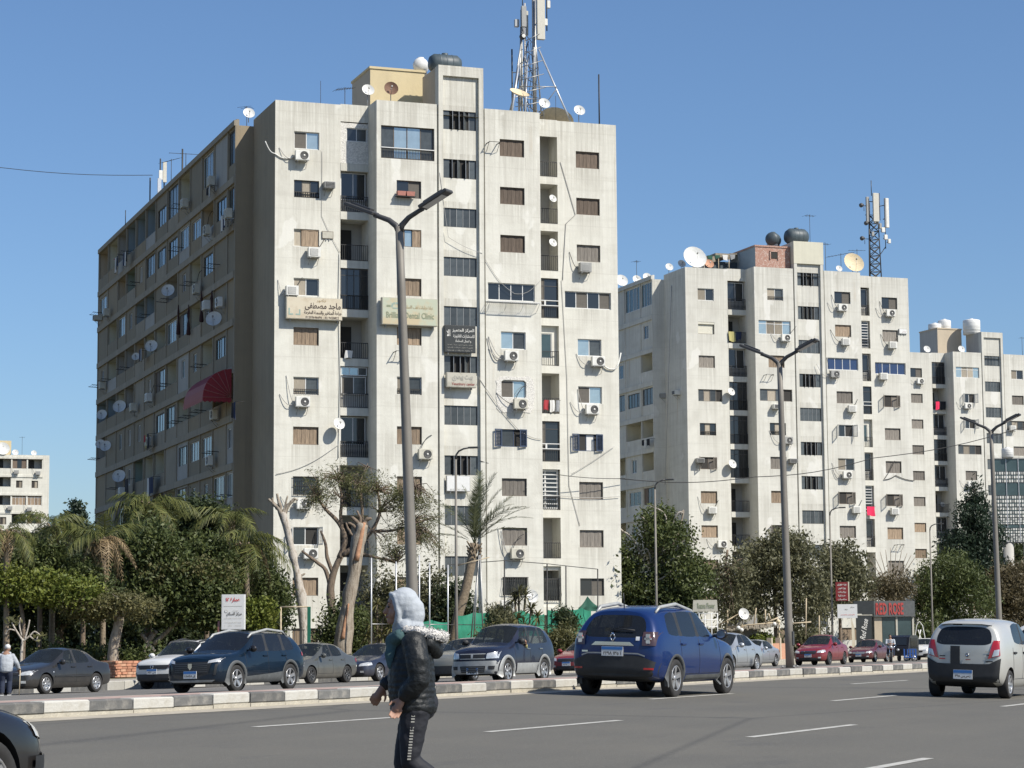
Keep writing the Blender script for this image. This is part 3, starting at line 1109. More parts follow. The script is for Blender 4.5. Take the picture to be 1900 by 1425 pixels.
def balcony_bay(par, ua, ub, zf, code, v=0.0, sign=1):
 """One storey of the recess between two facade panels: slab edge plus what fills it."""
 w, h = ub - ua, STOREY - 0.46
 fb = MB()
 fb.box(ua, ub, v - 0.02, v + 1.45, zf - 0.46, zf, 'plaster_white')
 bal = fb.build('balcony', par)
 if code in 'oxc':
  rm = 'iron_dark'
  obj('railing', rail_mesh(w, 0.95, rm), bal, (ua, v + 0.04, zf))
  db = MB()
  db.box(ua + w * 0.1, ua + w * 0.62, v + 1.36, v + 1.42, zf, zf + 2.05, 'inside_dark')
  db.build('door', bal)
  if code == 'x':
   eb_ = MB()
   eb_.box(ua + 0.02, ub - 0.02, v + 0.09, v + 0.12, zf + 0.05, zf + 0.9, 'cloth_grey')
   eb_.build('screen_cloth', bal)
 elif code == 'g':
  window(bal, ua + 0.02, ub - 0.02, zf + 0.02, zf + h - 0.02, v + 0.06, ('glass_dark',) * 4, 'alu_dark', transom=h * 0.82)
  obj('railing', rail_mesh(w, 0.85, 'iron_dark'), bal, (ua, v + 0.0, zf))
 elif code == 'd':
  window(bal, ua + 0.08, ub - 0.08, zf + 0.75, zf + h - 0.05, v + 0.3, ('glass_dark', 'glass_dark'))
  obj('railing', rail_mesh(w, 0.95, 'iron_dark', None, 'baluster'), bal, (ua, v + 0.04, zf))
  pb = MB()
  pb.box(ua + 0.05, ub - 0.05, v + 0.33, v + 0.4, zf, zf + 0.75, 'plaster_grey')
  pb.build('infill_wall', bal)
 elif code == 's':
  window(bal, ua + 0.05, ub - 0.05, zf + h * 0.78, zf + h - 0.03, v + 0.08, ('glass_sky', 'glass_sky', 'glass_grey'))
  window(bal, ua + 0.1, ub - 0.1, zf + 0.8, zf + h * 0.76, v + 0.14, ('fly_screen', 'glass_grey'))
  obj('railing', rail_mesh(w, 0.85, 'iron_dark'), bal, (ua, v - 0.0, zf))
  pb = MB()
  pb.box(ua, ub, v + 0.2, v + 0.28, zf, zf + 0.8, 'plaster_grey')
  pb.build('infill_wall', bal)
 elif code == 'b':
  pb = MB()
  f = lambda a, d, z: (a, v + 0.03 + d, z)
  panel(pb, ua, ub, zf - 0.3, zf + h, [(ua + w * 0.22, ub - 0.06, zf + 1.35, zf + 2.15)], 'rough_brick', f)
  pb.build('infill_wall', bal)
  window(bal, ua + w * 0.22, ub - 0.06, zf + 1.35, zf + 2.15, v + 0.1, ('glass_dark', 'glass_grey'))
 elif code == 'w':
  window(bal, ua + 0.02, ua + w * 0.8, zf + 0.5, zf + 2.0, v + 0.3, ('glass_grey', 'glass_teal'))
  obj('railing', rail_mesh(w, 0.9, 'iron_dark'), bal, (ua, v + 0.04, zf))
  pb = MB()
  panel(pb, ua, ub, zf, zf + h, [(ua + 0.02, ua + w * 0.8, zf + 0.5, zf + 2.0)], 'plaster_white', lambda a, d, z: (a, v + 0.27 + d, z))
  pb.build('infill_wall', bal)
 elif code == 'G':
  window(bal, ua + 0.06, ub - 0.06, zf + 0.02, zf + h - 0.02, v + 0.2, ('glass_dark', 'glass_dark'), 'shutter_white', transom=h * 0.55, t=0.1)
  gb = MB()
  for i in range(10):
   gb.box(ua + 0.1, ub - 0.1, v + 0.16, v + 0.19, zf + 0.25 * i + 0.1, zf + 0.25 * i + 0.16, 'iron_white')
  gb.build('security_grille', bal)
  obj('railing', rail_mesh(w, 0.8, 'iron_dark'), bal, (ua, v + 0.03, zf))
 elif code == 'f':
  window(bal, ua + 0.02, ub - 0.02, zf + 0.02, zf + h - 0.02, v + 0.1, ('fly_screen', 'glass_dark'), 'alu_dark', transom=h * 0.8)
  gb = MB()
  gb.box(ua, ub, v - 0.01, v + 0.02, zf + 0.75, zf + 0.8, 'iron_white')
  gb.box(ua, ub, v - 0.01, v + 0.02, zf + 1.05, zf + 1.1, 'iron_white')
  gb.box(ua + w * 0.48, ua + w * 0.54, v - 0.01, v + 0.02, zf + 0.8, zf + 1.05, 'iron_white')
  gb.build('rail', bal)
  obj('railing', rail_mesh(w, 0.72, 'iron_dark'), bal, (ua, v + 0.03, zf))
 elif code == 'i':
  grille(bal, ua + 0.05, ub - 0.05, zf + 0.4, zf + 1.7, v + 0.2)
  pb = MB()
  panel(pb, ua, ub, zf - 0.3, zf + h, [(ua + 0.05, ub - 0.05, zf + 0.4, zf + 2.2)], 'plaster_white', lambda a, d, z: (a, v + 0.16 + d, z))
  pb.build('infill_wall', bal)
 return bal


COLS = {'A': (1.14, 2.66, 0.0), 'B': (6.87, 8.38, -1.75), 'D': (13.3, 14.86, -1.75), 'F': (18.87, 20.42, 0.0)}
WIDE = {'A': (1.05, 3.3), 'B': (6.0, 9.05), 'D': (12.5, 15.46), 'F': (18.06, 21.09)}


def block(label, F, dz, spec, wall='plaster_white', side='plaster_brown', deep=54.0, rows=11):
 par = thing('apartment_block', label, 'building', F.world(0, 0, dz), F.rz)
 base = -1.4
 holes = {c: [] for c in 'ABDF'}
 for c in 'ABDF':
  u0, u1, v = COLS[c]
  for r in range(rows):
   code = spec[c][r] if r < len(spec[c]) else 'S'
   if code == '.':
    continue
   z1 = 30.77 - STOREY * r
   z0 = z1 - 1.04
   a0, a1 = u0, u1
   if code in 'WwbTNC':
    a0, a1 = WIDE[c]
    if code in 'TN':
     z0, z1 = z0 - 0.05, z1 + 0.12
   if code == 'f':
    a0, a1 = 5.92, 9.2
    z1, z0 = z1 + 0.32, z0 - 0.6
   holes[c].append((a0, a1, z0, z1))
   if code == 'f':
    window(par, a0, a1, z0, z1, v + 0.14, ('glass_grey', 'glass_sky', 'glass_sky', 'glass_grey'), 'wood_frame')
    obj('railing', rail_mesh(a1 - a0, 0.62, 'iron_dark', 34), par, (a0, v + 0.03, z0))
    gb = MB()
    gb.box(a0, a1, v - 0.03, v + 0.02, z0 + 0.62, z0 + 0.67, 'iron_white')
    gb.build('handrail', par)
   else:
    fit_window(par, code, a0, a1, z0, z1, v)
 for nm, a0, a1, v, c in (('A', 0.0, 3.95, 0.0, 'A'), ('B', 5.65, 9.36, -1.75, 'B'), ('D', 12.36, 15.86, -1.75, 'D'), ('F', 17.65, 21.55, 0.0, 'F')):
  b = MB()
  top = ROOF + {'A': 0.0, 'B': 0.03, 'D': 0.0, 'F': 0.02}[nm]
  panel(b, a0, a1, base, top, holes[c], wall, lambda a, d, z, v=v: (a, v + d, z))
  b.quad((a0, v, top), (a1, v, top), (a1, v + 0.22, top), (a0, v + 0.22, top), wall)
  b.quad((a1, v + 0.22, ROOF - 0.6), (a0, v + 0.22, ROOF - 0.6), (a0, v + 0.22, top), (a1, v + 0.22, top), wall)
  lo = 1.5 if nm in 'BD' else 1.5
  if nm != 'A':
   b.quad((a0, lo, base), (a0, v, base), (a0, v, top), (a0, lo, top), wall)
  if nm != 'F':
   b.quad((a1, v, base), (a1, lo, base), (a1, lo, top), (a1, v, top), wall)
  b.build('facade_wall', par)
 # recesses
 for a0, a1, key in ((3.95, 5.65, 'R1'), (15.86, 17.65, 'R2')):
  b = MB()
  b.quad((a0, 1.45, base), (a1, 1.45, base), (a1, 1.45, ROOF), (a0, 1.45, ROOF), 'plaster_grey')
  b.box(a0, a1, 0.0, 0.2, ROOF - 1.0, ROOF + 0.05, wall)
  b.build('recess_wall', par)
  for r in range(rows):
   balcony_bay(par, a0, a1, 29.05 - STOREY * r, spec[key][r] if r < len(spec[key]) else 'o')
 # stair tower
 zt = 34.98
 sh = []
 for r in range(rows):
  z1 = 32.3 - 2.935 * r
  sh.append((9.78, 11.86, z1 - 1.14, z1))
 b = MB()
 v = -1.75
 b.box(9.46, 9.74, v - 0.05, v + 0.6, base, zt, wall)
 b.box(11.98, 12.27, v - 0.05, v + 0.6, base, zt, wall)
 b.box(9.74, 11.98, v - 0.05, v + 0.5, zt - 0.62, zt, wall)
 panel(b, 9.74, 11.98, base, zt - 0.62, sh, wall, lambda a, d, z: (a, v + 0.14 + d, z), 0.1)
 b.box(9.36, 9.46, v + 0.15, v + 0.3, base, ROOF, 'plaster_grey')
 b.box(12.27, 12.36, v + 0.12, v + 0.3, base, ROOF, 'plaster_grey')
 b.build('stair_tower', par)
 b = MB()
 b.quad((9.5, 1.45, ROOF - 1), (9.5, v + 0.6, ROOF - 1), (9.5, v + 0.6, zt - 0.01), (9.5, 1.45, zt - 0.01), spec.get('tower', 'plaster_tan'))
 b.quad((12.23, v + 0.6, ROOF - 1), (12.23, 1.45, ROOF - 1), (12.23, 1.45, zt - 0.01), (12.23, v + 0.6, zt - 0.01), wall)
 b.quad((9.5, v + 0.5, zt - 0.02), (12.23, v + 0.5, zt - 0.02), (12.23, 1.45, zt - 0.02), (9.5, 1.45, zt - 0.02), wall)
 b.quad((12.23, 1.45, ROOF - 1), (9.5, 1.45, ROOF - 1), (9.5, 1.45, zt), (12.23, 1.45, zt), wall)
 b.build('tower_wall', par)
 for r, h in enumerate(sh):
  if str(r) not in spec.get('nostair', ''):
   stair_window(par, h[0], h[1], h[2], h[3], v + 0.2, r in spec.get('louvres', ()))
 # rooftop slab, far sides
 b = MB()
 b.quad((0, 0.2, ROOF - 0.55), (21.55, 0.2, ROOF - 0.55), (21.55, deep, ROOF - 0.55), (0, deep, ROOF - 0.55), 'plaster_grey')
 b.quad((5.65, -1.7, ROOF - 0.55), (15.86, -1.7, ROOF - 0.55), (15.86, 0.2, ROOF - 0.55), (5.65, 0.2, ROOF - 0.55), 'plaster_grey')
 b.build('roof', par)
 b = MB()
 b.quad((21.55, 0, base), (21.55, deep, base), (21.55, deep, ROOF), (21.55, 0, ROOF), wall)
 b.quad((21.55, deep, base), (-1.08, deep, base), (-1.08, deep, ROOF), (21.55, deep, ROOF), wall)
 b.build('rear_wall', par)
 # left flank: plain return, then the wing with stacked loggias
 w0, uw = spec['wing_v'], -1.08
 b = MB()
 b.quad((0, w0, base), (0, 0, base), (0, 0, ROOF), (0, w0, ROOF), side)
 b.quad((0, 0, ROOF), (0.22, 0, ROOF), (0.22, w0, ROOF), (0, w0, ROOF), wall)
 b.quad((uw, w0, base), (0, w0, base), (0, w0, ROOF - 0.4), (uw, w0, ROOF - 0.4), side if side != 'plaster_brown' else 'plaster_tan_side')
 b.quad((uw, w0, ROOF - 0.4), (0, w0, ROOF - 0.4), (0, w0 + 0.3, ROOF - 0.4), (uw, w0 + 0.3, ROOF - 0.4), wall)
 b.build('flank_wall', par)
 return par


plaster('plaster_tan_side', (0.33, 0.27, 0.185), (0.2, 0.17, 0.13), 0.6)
OPEN = {'o': 'plaster_cream', 'O': 'plaster_grey', 'B': 'plaster_blue', 'N': 'plaster_green', 'y': 'plaster_tan'}


def wing(par, bays, codes, w0, deep, side, band, floors=11, back=1.7):
 """Side elevation of stacked loggias, some open, some walled in, each bay its own infill."""
 uw = -1.08
 b = MB()
 f = lambda a, d, z: (uw + d, a, z)
 b.box(uw - 0.12, uw + 0.2, w0 + 0.01, deep, ROOF - 0.42, ROOF - 0.08, band)
 b.box(uw + 0.02, uw + 0.2, w0 + 0.02, deep, ROOF - 0.08, ROOF - 0.02, side)
 b.build('cornice', par)
 for k in range(floors):
  zf = 29.05 - STOREY * k
  sb = MB()
  sb.box(uw - 0.1, uw + back, w0 + 0.17, deep, zf - 0.42, zf, band)
  sb.build('floor_band', par)
 for v in [w0] + bays:
  b = MB()
  b.box(uw - 0.04, uw + 0.14, v - (0.07 if v > w0 else -0.01), v + 0.07 + (0.1 if v == w0 else 0), -1.4, ROOF - 0.43, band)
  b.build('post', par)
 vs = [w0 + 0.17] + bays
 for k in range(floors):
  zf = 29.05 - STOREY * k
  zc = zf + STOREY - 0.42
  if k == 0:
   zc = ROOF - 0.42
  row = codes[k] if k < len(codes) else ''
  for j in range(len(vs) - 1):
   a0, a1 = vs[j] + (0.07 if j else 0), vs[j + 1] - 0.07
   c = row[j] if j < len(row) else random.choice('pwgoOW')
   w = a1 - a0
   pb = MB()
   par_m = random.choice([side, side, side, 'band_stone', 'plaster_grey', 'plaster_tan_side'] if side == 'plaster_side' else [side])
   if c in OPEN:
    m = OPEN[c]
    pb.box(uw, uw + 0.1, a0, a1, zf, zf + 0.95, par_m)
    d = back - 0.35
    pb.quad((uw + d, a1, zf), (uw + d, a0, zf), (uw + d, a0, zc), (uw + d, a1, zc), m)
    pb.quad((uw + 0.1, a1, zf), (uw + d, a1, zf), (uw + d, a1, zc), (uw + 0.1, a1, zc), m)
    pb.quad((uw + d, a0, zf), (uw + 0.1, a0, zf), (uw + 0.1, a0, zc), (uw + d, a0, zc), m)
    pb.quad((uw + 0.1, a0, zc - 0.01), (uw + d, a0, zc - 0.01), (uw + d, a1, zc - 0.01), (uw + 0.1, a1, zc - 0.01), m)
    lo = pb.build('loggia', par)
    if random.random() < 0.6:
     db = MB()
     x = a0 + w * random.uniform(0.15, 0.45)
     db.box(uw + d - 0.06, uw + d - 0.01, x, x + 1.0, zf, zf + 2.1, random.choice(('inside_dark', 'shutter_brown', 'glass_teal')))
     db.build('door', lo)
    continue
   holes = []
   if c == 'w':
    x = a0 + w * 0.38
    holes.append((x, x + min(1.1, w * 0.5), zf + 0.95, zf + 2.15))
   elif c == 'W':
    holes.append((a0 + w * 0.12, a1 - w * 0.12, zf + 0.95, zf + 2.2))
   elif c in 'gG':
    holes.append((a0 + 0.06, a1 - 0.06, zf + 0.9, zc - 0.12))
   panel(pb, a0, a1, zf, zc, holes, par_m, lambda a, d, z: (uw + 0.04 + d, a, z), 0.12)
   inf = pb.build('infill_wall', par)
   for h in holes:
    if c == 'w':
     pn, fr = random.choice((('glass_dark', 'glass_grey'), ('glass_teal', 'glass_dark'), ('curtain', 'glass_dark'))), 'alu_white'
    elif c == 'W':
     pn, fr = random.choice((('glass_dark', 'glass_teal', 'glass_dark'), ('glass_teal', 'glass_grey', 'glass_dark', 'glass_grey'))), random.choice(('alu_dark', 'alu_white'))
    elif c == 'G':
     pn, fr = ('glass_teal', 'glass_teal', 'glass_grey', 'glass_teal'), 'alu_white'
    else:
     pn, fr = random.choice((('glass_grey',) * 3, ('glass_teal', 'glass_grey', 'shutter_brown'), ('shutter_brown', 'glass_grey', 'glass_dark'))), random.choice(('alu_dark', 'wood_frame'))
    window(inf, h[0] * 0 + uw + 0.1, uw + 0.1 + (h[1] - h[0]), h[2], h[3], h[1], pn, fr, rot=-math.pi / 2)


B1 = Frame(-13.73317, 130.62756, 1.22278)
B2 = Frame(14.8745, 192.528, 1.22929)
B3 = Frame(43.69, 253.69, 1.195)

spec1 = dict(
 A='LKHMSkSgPSS', B='fDhSSkSSSSS', D='BBBWlLOYYGS', F='BBYwlLoYYDS',
 R1='bdogosdoooo', R2='ooofwofGoio', louvres=(0, 1, 5, 7), wing_v=5.45, tower='plaster_tan')
blk1 = block('weathered white apartment block nearest the road, brown shaded flank and red awning', B1, 0.0, spec1)
bays1 = [7.6, 11.35, 15.05, 18.65, 22.4, 26.35, 30.35, 34.05, 37.9, 41.7, 45.3, 49.6, 53.95]
codes1 = ['gpGpogWBBBOoy', 'gWyWGWWgwNypW', 'ppWowOpBBwGop', 'ppwogGooyOOow', 'pWowwogwpOoBB', 'OOooogWpwwwpO', 'wpWWWpooNwOpp', 'GGwwgoOpoNgwp', 'WWgpwogWppooo']
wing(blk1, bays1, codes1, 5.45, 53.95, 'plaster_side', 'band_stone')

spec2 = dict(
 A='MRNKDVSSSSS', B='kTSCKYSVSSS', D='DSbYPMVYSSS', F='DYbVYYVSYSS',
 R1='dodgggooxoo', R2='dGdfwdGdooo', louvres=(0, 1, 3, 5, 6), wing_v=4.6, tower='plaster_pale')
spec2['A'] = 'MRYCKVSSSSS'
blk2 = block('middle white apartment block with water tanks and lattice mast on its roof', B2, 0.12, spec2, 'plaster_pale', 'plaster_pale', 40.0)
wing(blk2, [7.4, 11.1, 15.0, 19.0], ['GGww', 'wpwp', 'opWW', 'gWgg', 'oowp', 'owoo', 'gWoo', 'Gwoo', 'oooo', 'wwoo', 'wwoo'], 4.6, 19.0, 'plaster_pale', 'plaster_pale')

spec3 = dict(
 A='DYYYYYSSSSS', B='TPPCYYSSSSS', D='MYCYYYYSSSS', F='SSSSSSSSSSS',
 R1='godgdodgooo', R2='ooooooooooo', louvres=(), wing_v=5.0, tower='plaster_grey')
blk3 = block('far white apartment block at the right edge with white roof tanks', B3, 0.39, spec3, 'plaster_pale', 'plaster_pale', 30.0)


# ------------------------------------------------------------------ air conditioners, dishes, aerials
def ac_parts(par, kind, col='ac_white'):
 """Outdoor unit hung on a wall: origin at wall face, bottom centre; faces -y."""
 b = MB()
 if kind == 'fan':
  w, h, d, y = 0.82, 0.60, 0.30, -0.16
  b.box(-w / 2, w / 2, y - d, y, 0, h, col, bev=0.02)
  b.box(-w / 2 + 0.03, w / 2 - 0.03, y - d - 0.004, y - d + 0.01, 0.04, 0.055, 'ac_grey')
  b.build('casing', par)
  g = MB()
  cx = 0.1
  g.lathe([(0.0, -0.006), (0.06, -0.012), (0.06, -0.006)], 'ac_white', 14, axis='y', c=(cx, y - d - 0.004, h * 0.5))
  g.lathe([(0.06, -0.003), (0.215, -0.003), (0.235, -0.016), (0.25, 0.0)], 'black_plastic', 18, axis='y', c=(cx, y - d - 0.003, h * 0.5))
  for k in range(3):
   r = 0.1 + k * 0.05
   g.lathe([(r, -0.004), (r + 0.006, -0.012), (r + 0.012, -0.004)], 'ac_grey', 18, axis='y', c=(cx, y - d - 0.004, h * 0.5))
  g.build('fan_grille', par)
  lo, x = -0.06, w / 2 - 0.12
 elif kind == 'box':
  w, h, d, y = 0.72, 0.58, 0.38, -0.12
  b.box(-w / 2, w / 2, y - d, y, 0, h, col, bev=0.02)
  b.build('casing', par)
  g = MB()
  g.box(-w / 2 + 0.08, w / 2 - 0.16, y - d - 0.012, y - d + 0.01, 0.08, h - 0.1, 'ac_grey')
  for k in range(6):
   z = 0.1 + k * (h - 0.22) / 6
   g.box(-w / 2 + 0.1, w / 2 - 0.18, y - d - 0.02, y - d - 0.01, z, z + 0.025, col)
  g.build('fan_grille', par)
  lo, x = -0.06, w / 2 - 0.1
 else:
  w, h, d, y = 0.64, 0.40, 0.55, 0.1
  b.box(-w / 2, w / 2, y - d - 0.1, y, 0, h, col, bev=0.02)
  b.build('casing', par)
  g = MB()
  g.box(-w / 2 + 0.05, w / 2 - 0.05, y - d - 0.113, y - d - 0.09, 0.05, h - 0.05, 'black_plastic')
  for k in range(4):
   z = 0.07 + k * 0.08
   g.box(-w / 2 + 0.06, w / 2 - 0.06, y - d - 0.122, y - d - 0.11, z, z + 0.02, 'ac_grey')
  g.build('fan_grille', par)
  lo, x = -0.05, w / 2 - 0.1
 for s in (-1, 1):
  k = MB()
  k.box(s * x - 0.02, s * x + 0.02, y - d + 0.02, 0.0, lo, lo + 0.05, 'steel')
  k.tube([(s * x, -0.02, lo - 0.35), (s * x, y - d + 0.06, lo + 0.01)], 0.014, 'steel', 4)
  k.build('bracket', par)


AC_PROTO = {}


def ac(F, px, py, v, kind, label, col='ac_white', hose=None, side_u=None):
 if side_u is None:
  u, z = F.front(px, py, v)
  loc, rz = F.world(u, v, z - 0.29), F.rz
 else:
  vv, z = F.side(px, py, side_u)
  loc, rz = F.world(side_u, vv, z - 0.29), F.rz - math.pi / 2
 key = (kind, col)
 if key not in AC_PROTO:
  t = thing('air_conditioner', label, 'air conditioner', loc, rz, 'air conditioners on the housing blocks')
  ac_parts(t, kind, col)
  AC_PROTO[key] = t
 else:
  t = copy_tree(AC_PROTO[key])
  t.location, t['label'] = loc, label
  t.rotation_euler = (0, 0, rz)
 if hose:
  hb = MB()
  for off in hose:
   x, y, z0 = off
   pts = []
   for i in range(9):
    s = i / 8
    pts.append((-0.4 + x * s, -0.16 * (1 - s) - 0.03 - 0.06 * math.sin(math.pi * s), 0.25 + z0 * s - y * math.sin(math.pi * s)))
   hb.tube(pts, 0.02, 'cable_grey' if y > 0.3 else 'cable_black', 5)
  hb.build('hose', t)
 return t


CN = {'A': 'left-hand', 'B': 'second', 'D': 'third', 'F': 'right-hand'}
WN = ['first', 'second', 'third', 'fourth', 'fifth', 'sixth', 'seventh', 'eighth', 'ninth', 'tenth']


def ac_label(kind, c, r, bn):
 k = {'fan': 'round-fan air conditioner', 'box': 'boxy air conditioner', 'win': 'small through-wall air conditioner'}[kind]
 return f'{k} by the {ORD[r]} window down, {CN[c]} column, {bn} block'


AC1 = [('A', 0, 558, 291, 'fan', 'ac_white', [(-0.9, 0.35, 0.5)]), ('A', 1, 608, 343, 'win', 'ac_grey', None), ('A', 2, 580, 470, 'box', 'ac_white', [(1.1, 0.3, 0.9)]),
  ('A', 3, 539, 541, 'box', 'ac_white', [(-0.35, 0.5, 0.7)]), ('A', 5, 559, 747, 'fan', 'ac_white', [(-0.5, 0.5, 1.6)]), ('A', 7, 561, 936, 'fan', 'ac_white', None),
  ('A', 8, 574, 1028, 'fan', 'ac_white', None), ('B', 6, 786, 844, 'fan', 'ac_beige', [(0.9, -0.3, 1.2)]),
  ('D', 4, 945, 662, 'fan', 'ac_white', [(-1.0, 0.55, 1.1), (-0.9, 0.4, 1.2)]), ('D', 5, 962, 751, 'fan', 'ac_beige', [(-1.0, 0.1, 0.7)]),
  ('D', 8, 957, 1028, 'fan', 'ac_beige', [(-0.7, 0.4, 1.5), (-0.5, 0.5, 1.4)]), ('D', 9, 938, 1124, 'fan', 'ac_white', None),
  ('F', 2, 1082, 498, 'box', 'ac_grey', [(-0.5, 0.3, 1.0)]), ('F', 4, 1106, 672, 'fan', 'ac_white', None), ('F', 5, 1095, 761, 'fan', 'ac_white', [(-0.4, 0.35, 1.3)])]
for c, r, px, py, k, col, hose in AC1:
 ac(B1, px, py, COLS[c][2], k, ac_label(k, c, r, 'nearest white'), col, hose)
AC2 = [('A', 5, 1296, 853, 'win', 'ac_grey', None), ('A', 6, 1319, 947, 'box', 'ac_white', [(-0.8, 0.5, 1.2)]), ('A', 7, 1337, 1010, 'fan', 'ac_white', None),
  ('B', 1, 1455, 628, 'fan', 'ac_white', [(1.6, 0.2, 1.2)]), ('B', 3, 1438, 753, 'win', 'ac_white', None), ('B', 4, 1459, 818, 'fan', 'ac_grey', [(-1.2, 0.5, 0.9)]),
  ('B', 5, 1468, 854, 'win', 'ac_grey', None), ('D', 0, 1560, 572, 'fan', 'ac_white', [(-0.5, 0.2, 1.2)]), ('D', 1, 1566, 635, 'box', 'ac_white', [(-0.9, 0.3, 1.1)]),
  ('D', 2, 1546, 695, 'fan', 'ac_grey', [(-0.2, 0.2, 1.5)]), ('D', 3, 1578, 759, 'box', 'ac_white', None), ('D', 5, 1569, 882, 'fan', 'ac_white', [(-0.9, 0.4, 1.1)]),
  ('D', 6, 1586, 946, 'box', 'ac_white', None), ('F', 0, 1649, 582, 'fan', 'ac_white', [(-0.5, 0.2, 1.1)]), ('F', 1, 1653, 641, 'box', 'ac_white', [(-0.6, 0.2, 1.0)]),
  ('F', 2, 1636, 699, 'box', 'ac_white', [(0.0, 0.1, 1.2)]), ('F', 6, 1657, 949, 'box', 'ac_white', None)]
for c, r, px, py, k, col, hose in AC2:
 ac(B2, px, py, COLS[c][2], k, ac_label(k, c, r, 'middle white'), col, hose)
for c, r, px, py, k, col in [('A', 0, 1705, 708, 'fan', 'ac_white'), ('B', 1, 1793, 754, 'fan', 'ac_white'), ('D', 2, 1876, 795, 'box', 'ac_white'), ('B', 4, 1799, 899, 'fan', 'ac_white')]:
 ac(B3, px, py, COLS[c][2], k, ac_label(k, c, r, 'far right white'), col)
ac(B2, 1233, 733, 0, 'win', 'dark through-wall air conditioner on the middle block flank', 'ac_grey', None, 0.0)
ac(B2, 1260, 727, 0, 'win', 'pale through-wall air conditioner on the middle block flank, nearer its corner', 'ac_white', None, 0.0)
SIDE_AC = [(400, 337, 'box'), (350, 378, 'box'), (392, 428, 'fan'), (432, 397, 'box'), (372, 537, 'fan'), (415, 562, 'fan'), (391, 567, 'box'), (204, 580, 'box'),
   (283, 738, 'box'), (254, 756, 'box'), (405, 770, 'fan'), (397, 855, 'fan'), (283, 820, 'fan'), (233, 912, 'box'), (196, 715, 'box'), (186, 588, 'win')]
for px, py, k in SIDE_AC:
 v, z = B1.side(px, py, -1.18)
 fl = int((ROOF - z) / STOREY)
 side_of = ORD[min(fl, 12)]
 bay = sum(1 for q in bays1 if q < v)
 kk = {'fan': 'round-fan', 'box': 'boxy', 'win': 'small'}[k]
 ac(B1, px, py, 0, k, f'{kk} air conditioner, shaded flank of nearest block, {side_of} floor down, {ORD[bay] if bay else "first"} bay back', 'ac_white' if px % 2 else 'ac_beige', None, -1.18)


def dish(loc, r, face, label, m='dish_white', mast=0.6, back=None, name='satellite_dish', group='satellite dishes on roofs and walls'):
 """Parabolic dish on a short mast: origin at the mast foot."""
 t = thing(name, label, 'satellite dish', loc, 0, group)
 d = Vector(face).normalized()
 T = Matrix.Translation((0, 0, mast)) @ d.to_track_quat('Z', 'Y').to_matrix().to_4x4()
 b = MB()
 prof = [(r * k / 6, 0.32 * r * (k / 6) ** 2 - 0.02) for k in range(7)]
 b.lathe(prof, m, 20, T=T @ Matrix.Translation((0, 0, 0.08)))
 b.lathe([(rr * 1.01, h - 0.012) for rr, h in reversed(prof)], m, 20, T=T @ Matrix.Translation((0, 0, 0.08)))
 b.build('bowl', t)
 b = MB()
 b.cyl((0, 0, 0), (0, 0, mast), 0.025, 'steel', n=6)
 b.cyl((0, 0, 0), (0, 0, 0.08), 0.03, 'steel', n=6, T=T)
 b.build('mast', t)
 b = MB()
 b.tube([(0, -r * 0.9, 0.33 * r), (0, 0, r * 0.95)], 0.014, 'steel', 5, T=T)
 b.box(-0.04, 0.04, -0.05, 0.05, r * 0.85, r * 1.1, 'ac_grey', T=T)
 b.build('feed_arm', t)
 return t


TOSUN = (0.28, -0.85, 0.38)


def roof_spot(F, px, py, v):
 u, z = F.front(px, py, v)
 return F.world(u, v, z)


BD = 'the nearest block'
for px, py, v, r, lab, m, face in [
 (461, 232, 6.0, 0.36, 'round white dish on the nearest block, above the flank corner', 'dish_white', TOSUN),
 (682, 190, 1.0, 0.38, 'white dish on the roof edge left of the yellow penthouse', 'dish_white', TOSUN),
 (725, 188, -1.3, 0.42, 'rusty brown dish before the yellow penthouse', 'dish_rust', (0.2, -0.8, 0.2)),
 (962, 206, -0.8, 0.62, 'tan dish tilted skyward at the foot of the big mast', 'dish_tan', (0.3, -0.45, 0.8)),
 (1009, 214, -0.5, 0.36, 'white dish on the roof edge right of the big mast', 'dish_white', TOSUN),
 (1074, 227, 0.2, 0.36, 'white dish on the roof near the right corner of nearest block', 'dish_white', TOSUN),
]:
 ph = roof_spot(B1, px, py, v)
 t = dish(ph - Vector((0, 0, max(0.25, ph.z - ROOF))) if False else Vector((ph.x, ph.y, ROOF - 0.05)), r, face, lab, m, max(0.45, roof_spot(B1, px, py - r * 30, v).z - ROOF + 0.35))
b = MB()
cs = roof_spot(B1, 1030, 218, 2.0)
dish(Vector((cs.x, cs.y, ROOF - 0.1)), 1.1, (0.2, 0.6, 0.9), 'wide tan dish seen edge-on under the mast leg', 'dish_tan', 0.35)
